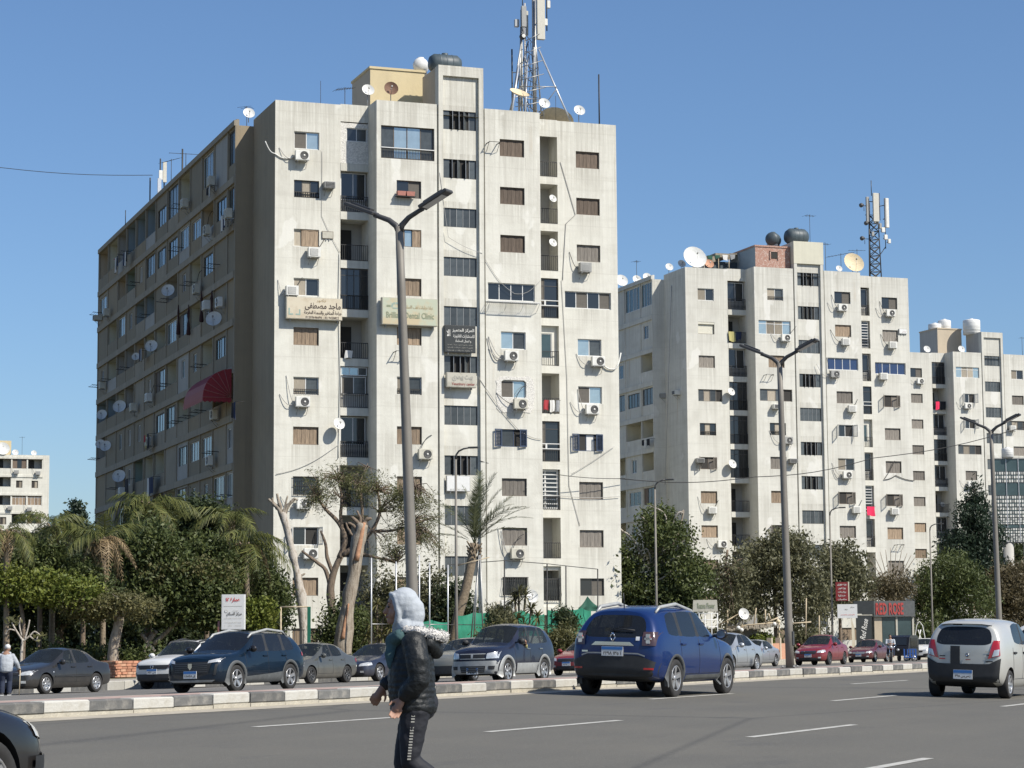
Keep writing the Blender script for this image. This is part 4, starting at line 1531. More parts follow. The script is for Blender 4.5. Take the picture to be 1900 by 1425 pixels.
# dishes on walls and balconies of the nearest block
for px, py, v, r, lab in [(627, 788, -0.15, 0.36, 'white dish fixed beside the balcony, seventh row of nearest block'),
       (1024, 370, 0.0, 0.25, 'cream dish inside the second balcony down, right recess of nearest block'),
       (1024, 452, 0.0, 0.27, 'white dish in the third balcony down, right recess of nearest block')]:
 p = roof_spot(B1, px, py, v - 0.25)
 dish(p - Vector((0, 0, 0.45)), r, (0.5, -0.8, 0.35), lab, mast=0.45)
for px, py, r, lab in [(312, 541, 0.45, 'white dish on the shaded flank, third floor down'), (397, 594, 0.5, 'pale dish on the shaded flank beside dark drapes'),
      (222, 756, 0.5, 'pale dish on the shaded flank, left, sixth floor down'), (189, 771, 0.42, 'round dish at the far left edge of the shaded flank'),
      (186, 825, 0.38, 'left dish of an overlapping pair at the flank edge'), (196, 829, 0.44, 'right dish of an overlapping pair at the flank edge'),
      (221, 885, 0.5, 'large pale dish above dark laundry low on the shaded flank'), (252, 663, 0.3, 'small dish with dark mast, shaded flank, fifth floor down'),
      (281, 644, 0.45, 'pale dish in a cream loggia of the shaded flank')]:
 v, z = B1.side(px, py, -1.45)
 dish(B1.world(-1.42, v, z - 0.4), r, (-0.1, -0.9, 0.35), lab, mast=0.4)
for px, py, v, r, lab, m in [(1287, 497, 0.9, 1.05, 'big white dish at the left roof corner of the middle block', 'dish_white'),
        (1315, 498, 1.5, 0.42, 'orange dish beside the roof shack of the middle block', 'dish_orange'),
        (1264, 497, 1.5, 0.36, 'white dish left of the big dish on the middle block', 'dish_white'),
        (1241, 503, 4.9, 0.36, 'white dish with black cable coil on the middle block wing', 'dish_white'),
        (1200, 524, 9.0, 0.42, 'upper of two white dishes on the middle block wing parapet', 'dish_white'),
        (1181, 527, 11.0, 0.42, 'left of two white dishes on the middle block wing parapet', 'dish_white'),
        (1152, 532, 14.0, 0.6, 'white dish peeping out behind the nearest block', 'dish_white'),
        (1556, 505, 0.2, 0.3, 'small white dish next to the large tan roof dish', 'dish_white'),
        (1582, 505, 1.0, 0.95, 'large tan dish on the right roof of the middle block', 'dish_tan')]:
 p = roof_spot(B2, px, py, v)
 zz = roof_spot(B2, px, py - r * 14, v).z
 dish(Vector((p.x, p.y, ROOF + 0.05)), r, TOSUN, lab, m, max(0.5, zz - ROOF))
for px, py, v, r, lab in [(1355, 728, -0.3, 0.36, 'white dish at the recess edge of the middle block, fourth row'), (1357, 862, -0.3, 0.4, 'white dish at the recess edge of the middle block, sixth row')]:
 p = roof_spot(B2, px, py, v)
 dish(p - Vector((0, 0, 0.45)), r, (0.5, -0.8, 0.35), lab, mast=0.45)
for px, py, v, r, lab in [(1719, 650, 0.5, 0.42, 'white dish on the far right block roof, left'), (1783, 650, -1.0, 0.42, 'white dish on the far right block roof, below the penthouse'),
       (1748, 938, 1.0, 0.3, 'small white dish in a far right block balcony')]:
 p = roof_spot(B3, px, py, v)
 dish(p - Vector((0, 0, 0.5)), r, TOSUN, lab, mast=0.55)


def aerial(loc, h, label, boom=None, n=7, rz=0.0, elems=0.5, r=0.022, tilt=0.0):
 t = thing('aerial', label, 'aerial', loc, rz, 'roof aerials')
 b = MB()
 b.cyl((0, 0, 0), (0, 0, h), r, 'iron_dark', n=6)
 b.build('mast', t)
 if boom:
  b = MB()
  T = Matrix.Translation((0, 0, h * 0.96)) @ Matrix.Rotation(tilt, 4, 'Y')
  b.box(-boom / 2, boom / 2, -0.014, 0.014, -0.014, 0.014, 'iron_dark', T=T)
  for i in range(n):
   x = -boom / 2 + boom * i / (n - 1)
   e = elems * (1 - 0.5 * i / n)
   b.box(x - 0.008, x + 0.008, -e, e, -0.008, 0.008, 'iron_dark', T=T)
  b.build('boom', t)
 return t


def roof_aerial(F, px, top, v, label, base=None, **kw):
 u, z = F.front(px, top, v)
 zb = ROOF - 0.5 if base is None else base
 return aerial(F.world(u, v, zb), z - zb, label, **kw)


roof_aerial(B1, 595, 150, 3.0, 'thin whip aerial on the nearest block roof, left', r=0.014)
roof_aerial(B1, 640, 162, 3.0, 'yagi aerial left of the yellow penthouse', boom=1.2, n=8, rz=0.5, tilt=-0.2)
roof_aerial(B1, 458, 197, 12, 'double whip aerial behind the flank dish', boom=0.7, n=3, rz=1.2)
roof_aerial(B1, 1111, 138, 1.0, 'tall dark whip antenna at the right roof corner of the nearest block', r=0.045)
roof_aerial(B1, 1031, 178, 0.8, 'slender rod aerial under the mast leg', r=0.014)
roof_aerial(B1, 233, 390, 40, 'pole aerial far along the shaded wing roof', r=0.03)
roof_aerial(B1, 318, 295, 26, 'tilted yagi aerial over the shaded wing roof', boom=1.6, n=6, rz=0.9, tilt=-0.35)
roof_aerial(B1, 345, 284, 20, 'long level yagi boom over the shaded wing roof', boom=2.2, n=4, rz=0.3, elems=0.15)
roof_aerial(B2, 1502, 398, 0.5, 'branched aerial behind the slate water tanks', base=34.9, boom=0.9, n=4, rz=0.4)
roof_aerial(B2, 1531, 450, 1.5, 'branched aerial right of the middle stair tower', boom=0.8, n=3, rz=0.5)
roof_aerial(B2, 1560, 470, 1.8, 'long tilted yagi right of the middle stair tower', boom=2.6, n=9, rz=0.2, tilt=-0.2)
roof_aerial(B2, 1590, 462, 2.0, 'plain rod aerial before the lattice mast', boom=1.5, n=5, rz=0.1, elems=0.2)
roof_aerial(B2, 1181, 483, 11, 'forked aerial on the middle block wing', boom=0.5, n=3, rz=0.6)
roof_aerial(B3, 1896, 625, 1.0, 'rod aerial on the far right block roof', boom=0.5, n=2)

# ------------------------------------------------------------------ roof structures
def penthouse(par, u0, u1, v0, v1, z1, front, side, name='penthouse'):
 b = MB()
 z0 = ROOF - 0.5
 b.quad((u0, v0, z0), (u1, v0, z0), (u1, v0, z1), (u0, v0, z1), front)
 b.quad((u0, v1, z0), (u0, v0, z0), (u0, v0, z1), (u0, v1, z1), side)
 b.quad((u1, v0, z0), (u1, v1, z0), (u1, v1, z1), (u1, v0, z1), front)
 b.quad((u1, v1, z0), (u0, v1, z0), (u0, v1, z1), (u1, v1, z1), side)
 b.box(u0 - 0.06, u1 + 0.06, v0 - 0.06, v1 + 0.06, z1, z1 + 0.14, front)
 return b.build(name, par)


penthouse(blk1, 6.45, 9.9, 2.3, 6.3, 35.5, 'plaster_yellow', 'plaster_tan')
penthouse(blk2, 6.1, 9.42, -1.15, 4.0, 34.45, 'red_brick', 'plaster_blue')
penthouse(blk3, 6.2, 9.4, 2.2, 6.0, 35.7, 'plaster_tan', 'plaster_grey')
b = MB()                                         # parapet niche of the middle block's brick room
b.box(7.55, 8.2, -1.2, -1.1, 33.5, 34.05, 'inside_dark')
for s in ((7.45, 7.55), (8.2, 8.3)):
 b.box(s[0], s[1], -1.24, -1.1, 33.4, 34.15, 'red_brick')
b.box(7.45, 8.3, -1.24, -1.1, 34.05, 34.15, 'red_brick')
b.build('niche', blk2)
b = MB()
b.box(9.44, 12.29, -1.82, -1.2, 33.05, 34.99, 'plaster_cream')
b.build('tower_facing', blk2)


def tank(loc, rz, r, l, m, label, upright=False):
 t = thing('water_tank', label, 'water tank', loc, rz, 'roof water tanks')
 b = MB()
 if upright:
  b.lathe([(0.02, 0), (r, 0), (r, l * 0.9), (r * 0.96, l * 0.94), (r * 0.5, l), (0.01, l + 0.02)], m, 24)
  for k in range(4):
   z = l * (0.15 + 0.2 * k)
   b.lathe([(r, z - 0.03), (r + 0.015, z), (r, z + 0.03)], m, 24)
 else:
  pr = [(0.01, -l / 2), (r * 0.7, -l / 2 + 0.02), (r, -l / 2 + r * 0.45)] + [(r, 0)] + [(r, l / 2 - r * 0.45), (r * 0.7, l / 2 - 0.02), (0.01, l / 2)]
  b.lathe(pr, m, 24, axis='x', c=(0, 0, r + 0.05))
  for x in (-l * 0.2, 0, l * 0.2):
   b.lathe([(r, x - 0.05), (r + 0.025, x), (r, x + 0.05)], m, 24, axis='x', c=(0, 0, r + 0.05))
 b.build('shell', t)
 b = MB()
 if upright:
  b.lathe([(0.22, l), (0.22, l + 0.09), (0.01, l + 0.11)], m, 14)
 else:
  b.lathe([(0.2, 2 * r), (0.2, 2 * r + 0.13), (0.01, 2 * r + 0.15)], m, 14)
 b.build('hatch', t)
 if not upright:
  b = MB()
  for x in (-l * 0.3, l * 0.3):
   b.box(x - 0.06, x + 0.06, -r * 0.8, r * 0.8, 0, 0.18, 'steel')
  b.build('cradle', t)
 return t


tank(B1.world(10.55, 0.3, 34.97), B1.rz, 0.58, 1.95, 'tank_slate', 'dark slate water tank on the nearest stair tower')
tank(B1.world(9.95, 3.2, 35.64), B1.rz + 1.2, 0.45, 1.2, 'tank_white', 'white water drum beside the dark slate tank')
tank(B2.world(10.75, 0.2, 35.1), B2.rz, 0.72, 2.0, 'tank_slate', 'larger front slate water tank on the middle stair tower')
tank(B2.world(9.0, 1.2, 35.05), B2.rz + 0.9, 0.6, 1.6, 'tank_slate', 'smaller slate water tank behind, middle stair tower')
tank(B3.world(9.75, 0.6, 35.36), B3.rz, 0.98, 1.75, 'tank_white', 'tall front white tank on the far right block', True)
tank(B3.world(8.3, 4.0, 35.85), B3.rz, 0.75, 1.6, 'tank_white', 'middle white tank on the far right block', True)
tank(B3.world(7.0, 4.0, 35.85), B3.rz, 0.75, 1.1, 'tank_white', 'low left white tank on the far right block', True)

# roof shack on the middle block
sh = thing('roof_shack', 'patched tarpaulin shack with ragged roof on the middle block', 'shack', B2.world(2.6, 2.0, ROOF - 0.4), B2.rz)
b = MB()
pts = [(0.0, 1.5), (1.2, 1.95), (2.6, 2.25), (3.7, 2.3)]
for i in range(3):
 (x0, z0), (x1, z1) = pts[i], pts[i + 1]
 b.box(x0, x1 - 0.02, 0, 2.6, min(z0, z1) - 0.04, max(z0, z1), 'wood_old')
b.build('roof', sh)
b = MB()
b.box(0.2, 3.6, 0.5, 0.56, 0, 1.6, 'tank_slate')
b.box(0.1, 0.16, 0.0, 2.5, 0, 1.5, 'plaster_grey')
b.build('wall', sh)
for x in (0.1, 1.5, 2.5, 3.6):
 b = MB()
 b.cyl((x, 0.05, 0), (x, 0.05, 2.1 if x > 1 else 1.55), 0.04, 'wood_pale', n=6)
 b.build('post', sh)
for k in range(5):
 b = MB()
 x = 0.4 + k * 0.72
 b.add([(x, -0.04, 2.0 + k * 0.06), (x + 0.5, -0.06, 2.0 + k * 0.06), (x + 0.45, -0.08, 1.6 + (k % 2) * 0.25), (x + 0.08, -0.05, 1.7)], [(0, 1, 2, 3)], random.choice(('cloth_white', 'cloth_grey', 'tarp_dark')))
 b.build('rag', sh)

# ------------------------------------------------------------------ masts
m1 = thing('antenna_mast', 'tall braced mobile mast with panel antennas on the nearest block', 'antenna mast', B1.world(17.15, 2.6, ROOF - 0.5), B1.rz)
for i, (x, y, r, m, h) in enumerate(((0.0, 0.0, 0.10, 'steel', 9.5), (-0.45, 0.35, 0.075, 'steel_light', 8.6), (-0.75, 0.1, 0.045, 'panel_beige', 7.9), (0.3, 0.5, 0.06, 'steel', 9.0), (-1.3, 0.4, 0.05, 'iron_dark', 5.6), (-0.62, 0.5, 0.06, 'iron_dark', 8.2))):
 b = MB()
 b.cyl((x, y, 0), (x, y, h), r, m, n=8)
 b.build('pole', m1)
for p, q, r in (((0.35, 0, 5.6), (1.6, -2.2, 0.55), 0.055), ((-0.9, 0, 5.2), (-2.2, -1.8, 0.55), 0.055), ((-0.2, 0.3, 5.3), (-0.5, 2.2, 0.5), 0.05), ((0.1, 0.4, 4.6), (1.0, 1.9, 0.5), 0.04),
    ((-0.4, 0.1, 4.8), (-1.2, -1.6, 0.5), 0.04)):
 b = MB()
 b.cyl(p, q, r, 'steel_light', n=7)
 b.build('leg', m1)
for p, q, r in (((-0.5, 0.2, 7.6), (-2.0, -0.9, 0.5), 0.045), ((0.15, 0.3, 7.4), (1.15, 1.5, 0.5), 0.045), ((-0.2, 0.4, 6.2), (-1.5, 1.4, 0.5), 0.045), ((-0.95, 0.2, 0.5), (-0.8, 0.1, 7.0), 0.05)):
 b = MB()
 b.cyl(p, q, r, 'steel', n=7)
 b.build('leg', m1)
for k in range(7):
 z = 0.9 + 0.85 * k
 e = 1.25 - 0.15 * k
 for p, q in (((-e - 0.3, -0.4, z), (e * 0.6, -0.5, z + 0.5)), ((-e, 0.3, z + 0.5), (e * 0.5, 0.4, z))):
  b = MB()
  b.cyl(p, q, 0.026, 'steel', n=5)
  b.build('brace', m1)
for p, q in (((-1.2, -0.6, 3.0), (1.05, -1.25, 3.0)), ((-1.2, -0.7, 2.3), (0.2, -0.4, 2.3)), ((-0.9, -0.4, 2.9), (-0.1, -0.3, 0.6)), ((1.05, -1.25, 2.9), (0.1, 0.0, 1.3)), ((-0.6, 0.2, 5.2), (0.3, 0.4, 3.6)),
    ((-0.7, 0.2, 4.0), (0.35, 0.1, 4.5)), ((-1.3, 0.4, 4.1), (-0.7, 0.2, 4.15)), ((-1.3, 0.4, 2.6), (-0.6, 0.4, 3.4)), ((0.3, 0.5, 1.6), (-0.5, 0.4, 2.6)), ((-1.6, -0.9, 2.2), (-0.4, 0.3, 2.9))):
 b = MB()
 b.cyl(p, q, 0.03, 'steel', n=6)
 b.build('brace', m1)
for x, y, z, w, h, d, m in ((0.35, -0.35, 6.15, 0.5, 2.75, 0.22, 'panel_beige'), (-0.72, -0.2, 6.9, 0.3, 1.35, 0.18, 'sign_grey'), (-1.08, 0.1, 6.95, 0.28, 0.5, 0.2, 'steel'),
       (0.85, 0.1, 7.2, 0.2, 0.45, 0.2, 'ac_white'), (1.12, 0.3, 8.4, 0.2, 0.5, 0.2, 'ac_white'), (-0.3, 0.6, 6.6, 0.3, 1.6, 0.16, 'panel_beige')):
 b = MB()
 b.box(x - w / 2, x + w / 2, y - d / 2, y + d / 2, z, z + h, m, bev=0.03)
 b.box(x - 0.04, x + 0.04, y + d / 2, y + d / 2 + 0.2, z + 0.2, z + 0.28, 'steel')
 b.box(x - 0.04, x + 0.04, y + d / 2, y + d / 2 + 0.2, z + h * 0.8, z + h * 0.8 + 0.08, 'steel')
 b.build('panel_antenna', m1)
b = MB()
b.cyl((0.95, 0.15, 6.9), (0.95, 0.15, 9.4), 0.04, 'iron_dark', n=6)
b.cyl((0.3, 0.4, 7.4), (0.95, 0.15, 7.4), 0.03, 'iron_dark', n=6)
b.cyl((-0.72, 0, 8.2), (-0.72, 0, 9.0), 0.03, 'iron_dark', n=6)
b.build('side_pole', m1)
b = MB()
b.lathe([(0.01, -0.2), (0.16, -0.2), (0.19, -0.05), (0.19, 0.1), (0.01, 0.12)], 'black_plastic', 16, axis='y', c=(-0.8, -0.2, 6.3))
b.lathe([(0.01, -0.215), (0.12, -0.21)], 'ac_white', 16, axis='y', c=(-0.8, -0.2, 6.3))
b.build('drum_antenna', m1)
b = MB()
for k in range(5):
 x = -0.6 + 0.18 * k
 b.tube([(x, -0.1, 6.4 - 0.2 * k), (x + 0.2, 0.05, 4.4), (x - 0.1, 0.2, 2.4), (x * 0.5, 0.3, 0.2)], 0.018, 'cable_black', 5)
b.build('feeder_cable', m1)

m2 = thing('antenna_mast', 'lattice mobile mast with panel antennas on the middle block', 'antenna mast', B2.world(19.55, 2.6, ROOF - 0.45), B2.rz)
H2, w0_, w1_ = 6.6, 0.62, 0.42
cn = [(-1, -0.6), (1, -0.6), (0, 1)]
for x, y in cn:
 b = MB()
 b.cyl((x * w0_, y * w0_, 0), (x * w1_, y * w1_, H2 + 1.2), 0.06, 'pole_dark', n=6)
 b.build('leg', m2)
for lvl in range(9):
 for i in range(3):
  b = MB()
  (x0, y0), (x1, y1) = cn[i], cn[(i + 1) % 3]
  z0, z1 = H2 * lvl / 9, H2 * (lvl + 1) / 9
  a0, a1 = w0_ + (w1_ - w0_) * lvl / 9, w0_ + (w1_ - w0_) * (lvl + 1) / 9
  b.cyl((x0 * a0, y0 * a0, z0), (x1 * a1, y1 * a1, z1), 0.035, 'pole_dark', n=5)
  b.cyl((x1 * a0, y1 * a0, z0), (x0 * a1, y0 * a1, z1), 0.035, 'pole_dark', n=5)
  b.cyl((x0 * a1, y0 * a1, z1), (x1 * a1, y1 * a1, z1), 0.03, 'pole_dark', n=5)
  b.build('brace', m2)
for x, y, z, w, h, m in ((0.0, -0.75, 5.9, 0.55, 2.6, 'panel_beige'), (1.35, -0.3, 5.5, 0.32, 2.7, 'ac_white'), (1.18, -0.32, 5.5, 0.12, 2.7, 'sign_grey'), (0.75, -0.6, 5.0, 0.32, 0.45, 'ac_white'), (1.0, -0.6, 4.35, 0.3, 0.45, 'ac_white'), (1.4, -0.5, 4.05, 0.24, 0.4, 'ac_white'), (-0.62, -0.35, 5.9, 0.26, 2.3, 'sign_grey'), (0.55, 0.3, 6.0, 0.3, 2.3, 'panel_beige'), (0.45, -0.65, 5.3, 0.2, 0.5, 'ac_grey'), (-0.3, -0.6, 4.6, 0.22, 0.4, 'ac_grey')):
 b = MB()
 b.box(x - w / 2, x + w / 2, y - 0.1, y + 0.1, z, z + h, m, bev=0.03)
 b.box(x - 0.04, x + 0.04, y + 0.1, y + 0.4, z + h * 0.3, z + h * 0.3 + 0.06, 'pole_dark')
 b.build('panel_antenna', m2)
for x, z in ((-1.25, 7.4), (-0.8, 5.8), (-1.25, 4.4)):
 b = MB()
 b.lathe([(0.01, -0.14), (0.16, -0.12), (0.2, 0.0), (0.2, 0.1), (0.01, 0.12)], 'pole_dark', 14, axis='y', c=(x, -0.4, z))
 b.cyl((x, -0.3, z), (-0.4, -0.2, z), 0.03, 'pole_dark', n=5)
 b.cyl((x + 0.3, -0.3, z - 0.5), (x + 0.3, -0.3, z + 0.1), 0.025, 'pole_dark', n=5)
 b.build('drum_antenna', m2)
for p, q in (((1.2, -0.2, 3.6), (1.2, -0.2, 8.2)), ((0.45, 0.2, 2.6), (1.2, -0.2, 3.8)), ((0.4, 0, 5.4), (1.3, -0.2, 5.6)), ((0.4, 0, 7.4), (1.3, -0.2, 7.6)), ((0, 0, 8.4), (0, 0, 9.8)), ((-0.4, -0.3, 7.8), (0.5, -0.3, 7.8)), ((0.8, 0, 6.2), (0.8, 0, 8.7))):
 b = MB()
 b.cyl(p, q, 0.04, 'pole_dark', n=6)
 b.build('side_pole', m2)

u_, z_ = B1.side(297, 355, -0.3)
m3 = thing('antenna_mast', 'small cluster of pole antennas on the shaded wing roof', 'antenna mast', B1.world(-0.3, u_, ROOF - 0.4), B1.rz)
for x, y, h, r in ((0, 0, 3.6, 0.05), (0.35, 0.3, 3.3, 0.05), (1.4, -1.0, 4.2, 0.06), (-0.5, 1.2, 2.4, 0.05)):
 b = MB()
 b.cyl((x, y, 0), (x, y, h), r, 'iron_dark', n=6)
 b.build('pole', m3)
for x, y, z, h, m in ((0.0, -0.15, 2.0, 0.7, 'ac_white'), (0.35, 0.15, 1.9, 1.5, 'panel_beige'), (-0.1, -0.2, 0.9, 1.2, 'steel_light')):
 b = MB()
 b.box(x - 0.13, x + 0.13, y - 0.1, y + 0.05, z, z + h, m, bev=0.02)
 b.build('panel_antenna', m3)
b = MB()
b.cyl((0.2, -0.3, 0), (0.9, -0.6, 1.3), 0.05, 'steel_light', n=6)
b.cyl((1.3, -0.9, 0), (0.6, -0.3, 1.4), 0.05, 'steel_light', n=6)
b.build('brace', m3)


# ------------------------------------------------------------------ signs on the walls
def board(F, u0, u1, z0, z1, v, d, m, label, edge='sign_grey', name='shop_sign'):
 t = thing(name, label, 'sign', F.world(u0, v, z0), F.rz)
 w, h = u1 - u0, z1 - z0
 b = MB()
 b.box(0, w, -d + 0.01, 0, 0, h, edge)
 b.build('casing', t)
 b = MB()
 b.box(0.03, w - 0.03, -d - 0.004, -d + 0.012, 0.03, h - 0.03, m)
 b.build('face', t)
 for x in (0.25, w - 0.25):
  b = MB()
  b.box(x - 0.02, x + 0.02, -d * 0.6, 0.0, -0.12, -0.001, 'steel')
  b.build('bracket', t)
 return t, w, h, -d - 0.006


t, w, h, y = board(B1, 0.6, 3.94, 19.6, 20.88, -0.12, 0.34, 'sign_cream', 'cream clinic sign with large brown Arabic name below the fourth left window', 'sign_stone')
text('lettering', arabic('دكتور'), 'ink_gold', t, 0.55, 0.22, (w * 0.62, y, h * 0.86))
text('lettering', arabic('ماجد مصطفى'), 'ink_brown', t, 2.15, 0.48, (w * 0.65, y, h * 0.60), bold=0.02)
text('lettering', arabic('جراحة المناظير والسمنة المفرطة'), 'ink_brown', t, 2.25, 0.27, (w * 0.65, y, h * 0.30), bold=0.015)
text('lettering', '01203646696 - 02 9420822', 'ink_brown', t, 2.0, 0.13, (w * 0.64, y, h * 0.10), bold=0.01)
b = MB()
for q in ((0.12, 0.5), (0.55, 0.5)):
 b.box(q[0], q[0] + 0.28, y - 0.006, y, 0.22, 0.3, 'ink_teal')
b.box(0.12, 0.2, y - 0.006, y, 0.3, 0.62, 'ink_teal')
b.box(0.75, 0.83, y - 0.006, y, 0.3, 0.55, 'ink_teal')
b.build('emblem', t)
t, w, h, y = board(B1, 5.85, 9.23, 19.24, 20.83, -1.87, 0.34, 'sign_green', 'faded green dental clinic sign between the second-column shutters', 'sign_stone')
text('lettering', 'Brilliant Dental Clinic', 'ink_green', t, 2.9, 0.36, (w * 0.5, y, h * 0.36), bold=0.015)
text('lettering', arabic('عيادة بريليانت لطب الاسنان'), 'ink_gold', t, 1.7, 0.26, (w * 0.66, y, h * 0.66))
b = MB()
for k in range(6):
 a = math.pi * k / 5
 b.box(0.8 + 0.22 * math.cos(a) - 0.05, 0.8 + 0.22 * math.cos(a) + 0.05, y - 0.006, y, 1.02 + 0.18 * math.sin(a), 1.14 + 0.18 * math.sin(a), 'ink_teal')
b.box(0.62, 0.98, y - 0.006, y, 0.93, 1.0, 'ink_teal')
b.box(0.26, 0.5, y - 0.006, y, 1.02, 1.14, 'ink_green')
b.box(1.12, 1.32, y - 0.006, y, 1.02, 1.14, 'ink_green')
b.build('emblem', t)
u0, z1 = B1.front(825, 603, -2.0)
u1, z0 = B1.front(883, 655, -2.0)
t, w, h, y = board(B1, u0, u1, z0, z1, -1.82, 0.14, 'sign_black', 'black legal office sign with white Arabic lines on the stair tower', 'sign_black')
text('lettering', arabic('المركز المتميز'), 'ink_white', t, w * 0.7, 0.24, (w * 0.6, y, h * 0.82), bold=0.02)
text('lettering', arabic('للاستشارات القانونية'), 'ink_white', t, w * 0.68, 0.24, (w * 0.62, y, h * 0.60), bold=0.015)
text('lettering', arabic('و اعمال المحاماة'), 'ink_white', t, w * 0.5, 0.19, (w * 0.6, y, h * 0.42), bold=0.01)
for k, s in enumerate((0.28, 0.18, 0.07)):
 text('lettering', arabic('استشارات قانونية عقود شركات قضايا')[: 30 - 6 * k], 'ink_grey', t, w * 0.8, 0.08, (w * 0.5, y, h * s))
text('emblem', arabic('ﻻ') + 'ا', 'ink_white', t, 0.22, 0.4, (0.24, y, h * 0.72), bold=0.02)
u0, z1 = B1.front(828, 691, -2.0)
u1, z0 = B1.front(883, 720, -2.0)
t, w, h, y = board(B1, u0, u1, z0, z1, -1.82, 0.3, 'sign_stone', 'stone-coloured veterinary centre sign on the stair tower', 'sign_stone')
text('lettering', arabic('بيت بيطرى'), 'ink_grey', t, w * 0.7, 0.4, (w * 0.52, y, h * 0.68), bold=0.03)
text('lettering', 'Veterinary center', 'ink_dullred', t, w * 0.78, 0.22, (w * 0.55, y, h * 0.2), bold=0.015)
u0, z1 = B1.front(829, 882, -2.0)
u1, z0 = B1.front(873, 912, -2.0)
t, w, h, y = board(B1, u0, u1, z0, z1, -1.82, 0.14, 'sign_white', 'plain white sign low on the stair tower behind the palm', 'sign_grey')
text('lettering', '0112 747 4455', 'ink_grey', t, w * 0.7, 0.09, (w * 0.5, y, h * 0.12))
u0, z1 = B1.front(597, 429, 0)
u1, z0 = B1.front(618, 444, 0)
t, w, h, y = board(B1, u0, u1, z0, z1, -0.02, 0.05, 'sign_stone', 'small blank grey panel beside the third left window', 'wood_frame', 'wall_panel')
u0, z1 = B2.front(1667, 610, 0)
u1, z0 = B2.front(1682, 620, 0)
t, w, h, y = board(B2, u0, u1, z0, z1, -0.02, 0.1, 'sign_white', 'small white notice board beside the second right window, middle block', 'sign_grey', 'notice_board')
text('lettering', arabic('محامى'), 'ink_dullred', t, w * 0.5, 0.12, (w * 0.6, y, h * 0.4))

# clothes rack under the wide third-column window, flower boxes, empty brackets
rk = thing('clothes_rack', 'white folding clothes rack under the wide dark window', 'clothes rack', B1.world(12.35, -1.77, 20.3), B1.rz)
b = MB()
b.box(0.0, 3.3, -0.6, -0.57, 0.55, 0.59, 'iron_white')
b.box(0.0, 3.3, -0.04, -0.01, 0.62, 0.66, 'iron_white')
for k in range(26):
 x = 0.05 + 3.2 * k / 25
 b.box(x - 0.012, x + 0.012, -0.58, -0.03, 0.585, 0.605, 'iron_white')
for x in (0.1, 1.15, 2.2, 3.2):
 b.tube([(x, -0.02, 0.1), (x, -0.57, 0.55)], 0.016, 'iron_white', 4)
b.build('frame', rk)
fb = thing('flower_box', 'pair of pink flower boxes on the second window, second column', 'flower box', B1.world(6.85, -1.8, 26.9), B1.rz)
for x in (0.0, 0.55):
 b = MB()
 b.add([(x, -0.3, 0), (x + 0.46, -0.3, 0), (x + 0.46, -0.04, 0), (x, -0.04, 0), (x - 0.03, -0.33, 0.26), (x + 0.49, -0.33, 0.26), (x + 0.49, -0.03, 0.26), (x - 0.03, -0.03, 0.26)],
   [(3, 2, 1, 0), (4, 5, 6, 7), (0, 1, 5, 4), (1, 2, 6, 5), (2, 3, 7, 6), (3, 0, 4, 7)], 'terracotta')
 b.build('box', fb)
b = MB()
b.box(-0.1, 1.1, -0.34, -0.02, -0.05, -0.02, 'iron_dark')
b.build('shelf', fb)


def bare_bracket(F, px, py, v, label, s=1.0):
 u, z = F.front(px, py, v)
 t = thing('wall_bracket', label, 'bracket', F.world(u, v, z), F.rz)
 for x in (-0.33 * s, 0.33 * s):
  b = MB()
  b.box(x - 0.02, x + 0.02, -0.55, 0, 0.0, 0.045, 'iron_dark')
  b.tube([(x, -0.02, -0.45), (x, -0.5, 0.0)], 0.016, 'iron_dark', 4)
  b.build('arm', t)
 b = MB()
 b.box(-0.33 * s, 0.33 * s, -0.52, -0.48, 0.046, 0.075, 'iron_dark')
 b.build('crossbar', t)


bare_bracket(B1, 740, 655, -1.75, 'empty iron bracket below the fifth shutter, second column, nearest block')
bare_bracket(B1, 912, 268, -1.75, 'empty iron bracket left of the top third-column window')
bare_bracket(B2, 1424, 697, -1.75, 'empty iron bracket above the fourth window, second column, middle block')
bare_bracket(B2, 1666, 1012, 0, 'empty iron bracket low on the right column, middle block')

# broken plaster showing brick around the sixth window of the third column
pt = thing('plaster_patch', 'patch of broken plaster round the sixth third-column window', 'plaster patch', B1.world(0, 0, 0), B1.rz)
b = MB()
ring = []
for k in range(28):
 a = 2 * math.pi * k / 28
 ca, sa = math.cos(a), math.sin(a)
 q = max(abs(ca), abs(sa))
 ring.append((14.2 + 1.2 * ca / q * random.uniform(0.94, 1.05), 15.45 + 1.05 * sa / q * random.uniform(0.93, 1.06)))
inner = [(14.08 + 0.78 * math.cos(2 * math.pi * k / 28) / max(abs(math.cos(2 * math.pi * k / 28)), abs(math.sin(2 * math.pi * k / 28))),
   15.75 + 0.54 * math.sin(2 * math.pi * k / 28) / max(abs(math.cos(2 * math.pi * k / 28)), abs(math.sin(2 * math.pi * k / 28)))) for k in range(28)]
vs = [(x, -1.775, z) for x, z in ring] + [(x, -1.775, z) for x, z in inner] + [(x * 1.0, -1.749, z) for x, z in ring]
fs = [(k, (k + 1) % 28, 28 + (k + 1) % 28, 28 + k) for k in range(28)] + [(56 + k, 56 + (k + 1) % 28, (k + 1) % 28, k) for k in range(28)]
b.add(vs, fs, 'rough_brick')
b.build('brickwork', pt)


